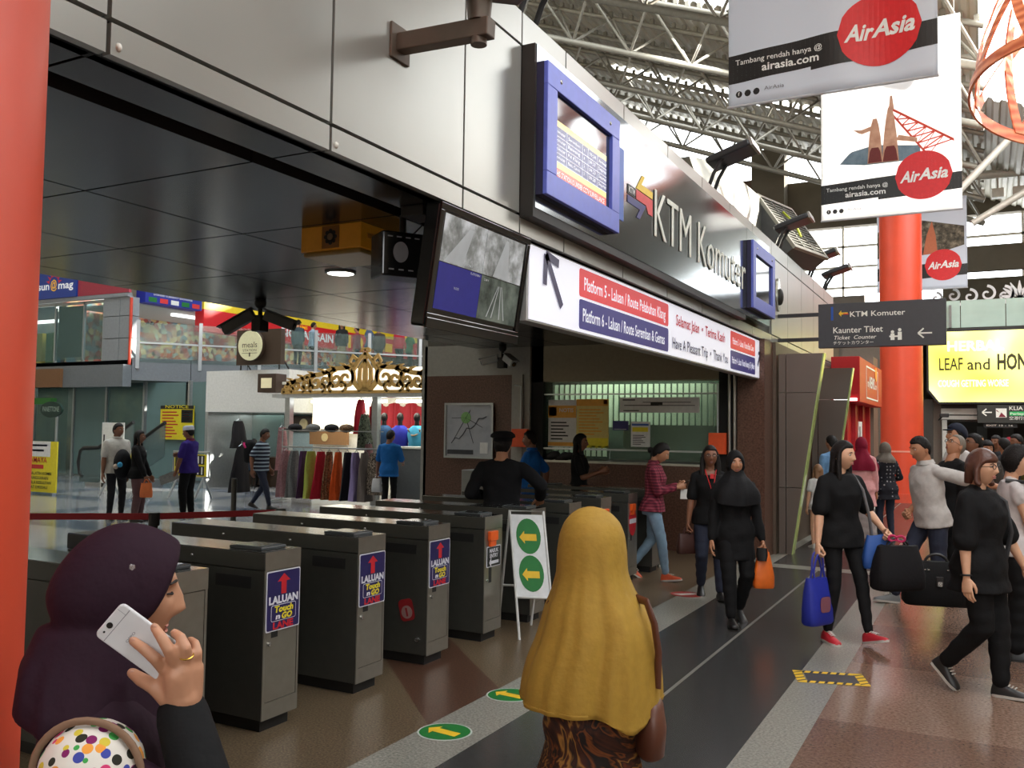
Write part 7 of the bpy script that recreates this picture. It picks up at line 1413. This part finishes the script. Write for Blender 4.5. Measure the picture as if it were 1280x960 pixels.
# ---- people up on the gallery
for k, (px, off, h, fc, c, st, lab) in enumerate(((372, 1.0, 1.62, 100, (60, 74, 80), 'short', 'person in slate top up on the gallery above the lantern'), (391, 1.3, 1.6, 60, (150, 170, 190), 'short', 'person in pale blue up on the gallery left of the crest'), (427, .7, 1.62, CAMV, (30, 28, 28), 'long', 'woman in black top and beige skirt facing out from the gallery'), (446, 1.4, 1.58, 200, (150, 60, 70), 'short', 'person in dull pink bending on the gallery behind the crest peak'), (461, .8, 1.6, 40, (70, 84, 110), 'hijab', 'woman in blue grey headscarf on the gallery above the crest peak'), (473, 1.2, 1.6, 120, (70, 60, 56), 'short', 'person in brown on the gallery just right of the crest peak'), (499, .8, 1.66, 80, (190, 40, 60), 'short', 'person in red top up on the gallery near the granite wall'), (512, 1.3, 1.5, 60, (40, 110, 60), 'hijab', 'person in green top up on the gallery, last before the granite wall'))):
    v = at(px, 430, 1)-Vector((0, 0, EYE)); den = v.x*nn.x+v.y*nn.y; tt = ((A-Vector((0, 0, 0))).dot(nn)-off)/den; p = Vector((v.x*tt, v.y*tt, 3.55))
    hr = (st, None, ('len', .2)) if st != 'hijab' else (st, None, cloth('scarf_g%d' % k, c), .28)
    person(lab, p, fc, h, 'f' if st != 'short' else 'm', 'mid', low=True, vox=.02, top=dict(m=cloth('gal%d' % k, c), name='shirt', sleeve=1.5), bottom=dict(m=cloth('beige_skirt', (150, 130, 100)) if k == 2 else m_ctblack, skirt=(k == 2), name='skirt' if k == 2 else 'trousers'), shoes=dict(m=m_shoeb), hair=hr)
# ================================================================== the two women in front
m_mustard = cloth('mustard', (160, 126, 50), .7); m_floral = MT('cloth_floral', 'noise', [srgb(22, 16, 14), srgb(28, 20, 16), srgb(112, 60, 24), srgb(30, 20, 16), srgb(70, 34, 18), srgb(150, 104, 46), srgb(34, 22, 16), srgb(96, 44, 20), srgb(24, 16, 14)], 3.2, .75, dist=2.6, det=3, pos=[.0, .38, .41, .44, .5, .53, .56, .63, .68])
# --- yellow headscarf, seen from behind
dep = 2.85; c = at(740, 700, dep); Hy = 1.405
P = person('woman in long mustard yellow headscarf and dark floral blouse seen from behind', (c.x, c.y, 0), 117, Hy, 'f', 'mid', low=True, slim=.74, shz=1.27, top=dict(m=m_floral, name='blouse', sleeve=1.9, hem=.5, flare=.09, loose=.024, inf=.04), bottom=dict(m=cloth('brown_skirt', (50, 34, 26)), skirt=True, name='skirt'), shoes=dict(m=m_shoeb), hair=('none', None), hands=((-.09, .24, .96), (.1, .26, .98)), elb=((-.1, -.6, -1), (.12, -.7, -1)), vox=.008)
I = wm(P[0]).inverted(); wr = AX[0]; wu = AX[1]
prof = [(634, 738, 3, .01), (637, 739, 16, .04), (643, 739.5, 25, .065), (653, 740, 34, .092), (668, 740, 40, .11), (690, 740, 43, .12), (715, 740, 43.5, .13), (738, 741, 51, .15), (758, 743.5, 62, .172), (778, 746.5, 70, .19), (800, 745, 75, .205), (825, 741, 82, .215), (850, 739, 86, .225), (875, 738, 88, .23)]
rings = []; n = 96
for i, (py, cx, hw, dp) in enumerate(prof):
    q = i/(len(prof)-1); c0 = at(cx, py, dep); ring = []; w = hw/F_PX*dep
    for k in range(n):
        a = 2*PI*k/n; sx_ = math.cos(a); sy_ = math.sin(a)             # sy_ < 0 : towards the camera
        f = 1.0
        if i > 4:
            g = min(1, (i-4)/6)
            f += g*(.03*math.sin(5*a+.9)+.04*math.sin(9*a-.6+q)+.035*math.sin(14*a+2*q)+.024*math.sin(23*a+3*q))
            f += g*.07*math.exp(-((a-(1.5*PI+.25+.25*q))/.10)**2)-g*.05*math.exp(-((a-(1.5*PI+.05+.25*q))/.10)**2)
            if i > 7: f += .05*math.exp(-((a-(1.5*PI+.85))/.14)**2)*g
        p = c0+wr*(w*sx_*(.5+.5*f))+Vector((AX[2].x, AX[2].y, 0)).normalized()*(dp*sy_*f)
        ring.append(p)
    rings.append(ring)
# hem: lowest right of centre behind, higher to the left
last = rings[-1]; hem = []
for k in range(n):
    a = 2*PI*k/n; s = math.cos(a); d = -.02+.06*math.exp(-((s-.42)/.30)**2)-.045*max(0, -s)**1.0+(.02*math.sin(6*a)*.3)
    hem.append(last[k]+Vector((0, 0, -max(-.02, d)*1.0))+(last[k]-at(738, 875, dep))*.012)
b = MB(); vs = []; rings.append(hem)
fine = []
for i in range(len(rings)-1):
    for s in range(3):
        t = s/3; fine.append([rings[i][k].lerp(rings[i+1][k], t) for k in range(n)])
fine.append(rings[-1]); b.loft(fine, cap=False); b.f.append(tuple(reversed(range(n)))); b.m.append(0)
V = np.array([tuple(p) for p in b.v]); V2 = smooth_np(V, b.f, 2); keep = len(b.v)-n
for i in range(len(b.v)): b.v[i] = Vector(V2[i]) if i < keep else b.v[i]
o = b.build('headscarf', m_mustard, P[0], 70); md = o.modifiers.new('thickness', 'SOLIDIFY'); md.thickness = .003; md.offset = -1
# scarf gathered over the right shoulder, bag strap and brown bag
tl = thing('shoulder_bag', 'brown leather shoulder bag under the arm of the woman in mustard headscarf', 'bag', at(812, 900, 2.78)); b = MB(); q = [at(px, py, d) for px, py, d in ((796, 748, 2.80), (808, 752, 2.74), (818, 780, 2.72), (823, 815, 2.72), (822, 860, 2.72))]; b.tube(q, .014, 8, flat=.5); b.build('strap', M('leather_brown', srgb(88, 50, 34), .45), tl, 50)
b = MB(); fw = Vector((AX[2].x, AX[2].y, 0)).normalized(); c0 = at(812, 905, 2.78); b.loft([[c0+wr*(w*math.cos(2*PI*k/24))+fw*(d*math.sin(2*PI*k/24))+Vector((0, 0, z)) for k in range(24)] for z, w, d in ((-.1, .03, .05), (-.08, .045, .09), (.0, .05, .11), (.07, .04, .09), (.1, .02, .05))]); b.build('bag_body', M('leather_brown', srgb(88, 50, 34), .45), tl, 60)

SKIN['phone'] = M('skin_phone', srgb(186, 136, 106), .5, var=.05); LIPS['phone'] = LIPS['light']
# --- woman on the phone
dep = 1.5; hc = at(150, 742, dep); Hp = hc.z/1.532*1.65; kp = Hp/1.65; fang = 27.9+22
rz = math.radians(fang)-PI/2; off = Matrix.Rotation(rz, 3, 'Z') @ Vector((0, .018*kp, 0)); loc = Vector((hc.x-off.x, hc.y-off.y, 0))
Mr = Matrix.Translation(loc) @ Matrix.Rotation(rz, 4, 'Z') @ Matrix.Scale(kp, 4); Ir = Mr.inverted()
wrist = Ir @ at(229, 896, 1.40); m_plum = cloth('plum_scarf', (36, 13, 28), .8)
m_spots = MT('cloth_spots', 'dots', [srgb(206, 60, 110), srgb(60, 150, 70), srgb(226, 150, 60), srgb(40, 40, 30), srgb(60, 70, 150), srgb(120, 30, 90), srgb(200, 180, 60)], 50, .8, thr=(.44, .5), ground=srgb(212, 206, 196), pos=[0, .17, .33, .5, .66, .82, .95], interp='CONSTANT', rand=.85)
P = person('woman in dark plum headscarf talking on a white phone, close at the left edge', tuple(loc), fang, Hp, 'f', 'phone', head=(.02, -.06), top=dict(m=m_plum, name='undershirt', sleeve=1.97, hem=.7, loose=.014), bottom=dict(m=m_ctblack, skirt=True, name='skirt'), shoes=dict(m=m_shoeb), hair=('none', None), hands=((-.2, .12, .8), tuple(wrist)), elb=((-.3, -1, 0), (.55, -.1, -1.0)), hpose=('relax', 'relax'), vox=.007, shz=1.27, low=True)
R0, T0, HM0, arms0 = P[0], P[1], P[2], P[3]
# rebuild the phone hand: back of the hand to the viewer, fingers spread up over the phone
body = [o for o in R0.children if o.name.startswith('body')][0]
s, e, w = arms0[1]
me = body.data; keep = [v.index for v in me.vertices if (v.co-(w)).dot((w-e).normalized()) > -.012 and (v.co-w).length < .24 and (v.co-HM0.translation).length > .165]
bm = bmesh.new(); bm.from_mesh(me); bm.verts.ensure_lookup_table(); bmesh.ops.delete(bm, geom=[bm.verts[i] for i in keep], context='VERTS'); 
def TP(px, py, d): return R0.matrix_basis.inverted() @ at(px, py, d)
hb = MB()
def chain(pts, rs):
    pts = [TP(*p) for p in pts]; rs = [r/kp for r in rs]; hb.tube(pts, rs, 12)
    for p, r in zip(pts, rs): hb.sph(p, r*1.0, 12, 8)
d = 1.395
chain([(233, 915, 1.40), (232, 895, 1.398), (231, 872, 1.395)], [.021, .0215, .025])                  # wrist
chain([(207, 850, 1.40), (218, 842, 1.388), (238, 840, 1.395)], [.013, .017, .014]); chain([(225, 870, 1.395), (222, 845, 1.386)], [.024, .022]); chain([(240, 868, 1.40), (243, 835, 1.40)], [.017, .015]); chain([(212, 872, 1.40), (210, 845, 1.395)], [.018, .015]); chain([(228, 862, 1.39), (229, 838, 1.386)], [.021, .017])
chain([(206, 836, 1.388), (194, 823, 1.372), (180, 811, 1.372), (166, 801, 1.380)], [.0112, .0098, .0088, .0074])     # forefinger
chain([(219, 828, 1.380), (211, 812, 1.366), (202, 797, 1.366), (193, 784, 1.376)], [.0112, .0098, .0088, .0074])     # middle finger
chain([(233, 828, 1.386), (232, 810, 1.376), (226, 797, 1.38), (218, 791, 1.392)], [.0108, .0094, .0084, .0072])   # ring finger
chain([(244, 834, 1.400), (247, 816, 1.396), (244, 804, 1.402), (238, 800, 1.412)], [.0096, .0082, .0074, .0064])     # little finger
chain([(212, 874, 1.395), (193, 858, 1.392), (176, 849, 1.40), (165, 841, 1.408)], [.0165, .0125, .0108, .0084])     # thumb
hr = remesh(hb, .0030/kp, 3)
vmap = [bm.verts.new(p) for p in hr.v]
for f in hr.f:
    try: bm.faces.new([vmap[i] for i in f]).smooth = True
    except ValueError: pass
bm.to_mesh(me); bm.free(); me.update()
m_nail = M('nail_pink', srgb(196, 146, 122), .3)
b = MB()
for px, py, dd, ang in ((166, 801, 1.3735, 2.5), (193, 784, 1.3695, 2.15), (218, 791, 1.3855, 2.5), (165, 841, 1.4005, 2.6)):
    c = at(px, py, dd); u = wr*math.cos(ang)+wu*math.sin(ang); v2 = (AX[2]*-1).cross(u); b.sph(c, (.0062, .0045, .0012), 10, 6, rot=Matrix((u, v2, -AX[2])).transposed())
b.build('nails', m_nail, R0, 60)
c = at(226, 822, 1.374); b = MB(); ax = (at(232, 810, 1.376)-at(233, 828, 1.386)).normalized(); p1 = ax.orthogonal().normalized(); p2 = ax.cross(p1); c = at(232.5, 819, 1.381); b.tube([c+(p1*math.cos(a*PI/12)+p2*math.sin(a*PI/12))*.0108 for a in range(25)], .0012, 6); b.build('ring', M('ring_gold', srgb(200, 160, 70), .25, .9), R0, 50)
# phone
tl_, tr_, bl_ = at(117, 794, 1.372), at(152, 753, 1.376), at(210, 873, 1.394); u = (tr_-tl_).normalized(); v = (tl_-bl_); v = (v-u*v.dot(u)).normalized(); f = Frame(tl_-v*.145, u, v); wd = (tr_-tl_).length
t = thing('phone', 'white mobile phone held to the ear of the woman in plum headscarf', 'phone', f.p(wd/2, 0)); m_ph = M('phone_white', srgb(206, 206, 208), .3)
b = MB(); b.rrect(f, 0, wd, 0, .145, .009, .008, 0, -.008); b.build('shell', m_ph, t, bevel=.0025)
b = MB(); b.obox(f, .002, wd-.002, .127, .128, 0, .0003, 0); b.obox(f, wd-.012, wd-.0115, .128, .143, 0, .0003, 0); b.text('OPPO', f, .0042, .020, wd/2-.002, .098, 0, .01, 'C', z=.0005); b.build('logo', M('phone_grey', srgb(120, 120, 126), .4), t)
b = MB(); b.disc(f.at(wd/2-.006, .136), .0048, d=.0012, n=20); b.disc(f.at(wd/2-.019, .136), .0017, d=.001, n=12); b.build('camera_lens', m_tv, t)
# plum headscarf: a hood with a brim over the brow, falling back and down over the shoulders
def fn(u, v):
    p = head_pt(u, v, 0, True); fz = (p.z+.020)/.098; fx = p.x/.062; inside = 1-math.hypot(fx, fz) if p.y > 0 else -1
    a = min(1, max(0, inside/.22+.35)); m = 1-a*a*(3-2*a); d_ = -.016+.036*m; q = p+p.normalized()*d_
    if p.y > .02 and m > .4: q.y += .020*max(0, min(1, (p.z+.09)/.12))*m*max(0, min(1, (p.y-.02)/.05)); q.x *= 1+.05*m
    if p.y < 0: q.y -= .020*G(p.z, -.02, .09)
    return q
b = grid_head(fn, 80, 56); n0 = len(b.v); rr = []; n = 72
for i in range(20):
    q = i/19; z = -.055-.20*q; a = .088+.062*min(1, q*1.25)**1.2; cy = .106+.016*min(1, q*2); yy = -.034-.010*min(1, 2*q); ring = []
    for k in range(n):
        an = 2*PI*k/n; fo = 1+min(1, q*3)*(.035*math.sin(6*an+1.2+q)+.03*math.sin(11*an+2*q)+.02*math.sin(17*an-q))
        fo = 1+(fo-1)*.6; fo *= 1+.18*max(0, math.sin(an))*min(1, q*2); ring.append(Vector((a*math.cos(an)*fo, yy+cy*math.sin(an)*fo-(.02*(1-q) if math.sin(an) > .5 else 0), z-.05*math.sin(an)*q)))
    rr.append(ring)
b.loft(rr); b = remesh(b, .006, 6); b.v = [HM0 @ p for p in b.v]; b.build('headscarf', m_plum, R0, 70, local=True)
b = MB()
b.sph((0, .0795, -.0555), (.02, .005, .0045), 14, 8); b.sph((0, .079, -.066), (.018, .005, .0045), 14, 8); xform(b, HM0).build('lips', M('lips_soft', srgb(176, 112, 96), .5), R0, 60, local=True); b = MB()
b.tube([(.014, .0885, .028), (.03, .089, .0325), (.046, .078, .028)], [.0026, .0032, .002], 6); b.tube([(.018, .083, .010), (.032, .0845, .0085), (.044, .074, .010)], [.0018, .0026, .0014], 6); xform(b, HM0).build('eyebrows', m_brow, R0, 60, local=True)
hp = at(166, 708, 1.386); b = MB(); f = Frame(hp, wr, wu); b.prism([(-.004, -.003), (0, -.006), (.004, -.003), (.0035, .002), (.001, .003), (0, .001), (-.002, .004), (-.004, .002)], f, .003); b.build('brooch', M('brooch_silver', srgb(210, 206, 210), .25, .8), R0)
# spotted sleeveless dress over the black shirt, with a beige edge
b = MB(); b.loft([[T0 @ p for p in ell(z, a+.045, c+.05, y)] for z, a, c, y in [(.45, .24, .2, 0)]+[r for r in TORSO['f'] if r[0] < 1.15]])
for sg in (-1, 1): limb(b, T0 @ Vector((sg*.165, -.012, 1.262)), T0 @ Vector((sg*.19, -.02, 1.12)), [(0, .090), (1, .088)])
g_ = remesh(b, .007, 4); g_.build('spotted_dress', m_spots, R0, 60, local=True)
sc_ = R0.matrix_basis @ (T0 @ Vector((.165, -.012, 1.266))); rr_ = .0945*kp; b = MB(); b.tube([sc_+(AX[0]*math.cos(t_*PI/16)+AX[1]*math.sin(t_*PI/16))*rr_*.97-AX[2]*rr_*.20 for t_ in range(-4, 21)], .006, 10, flat=.8); b.build('beige_edge', cloth('beige', (132, 104, 84)), R0, 60)
b = MB(); s, e, w = arms0[1]; limb(b, e, w+(w-e).normalized()*.004, [(0, .056), (.6, .05), (1, .046)]); b = remesh(b, .008, 2); b.build('black_sleeve', m_ctblack, R0, 60, local=True)
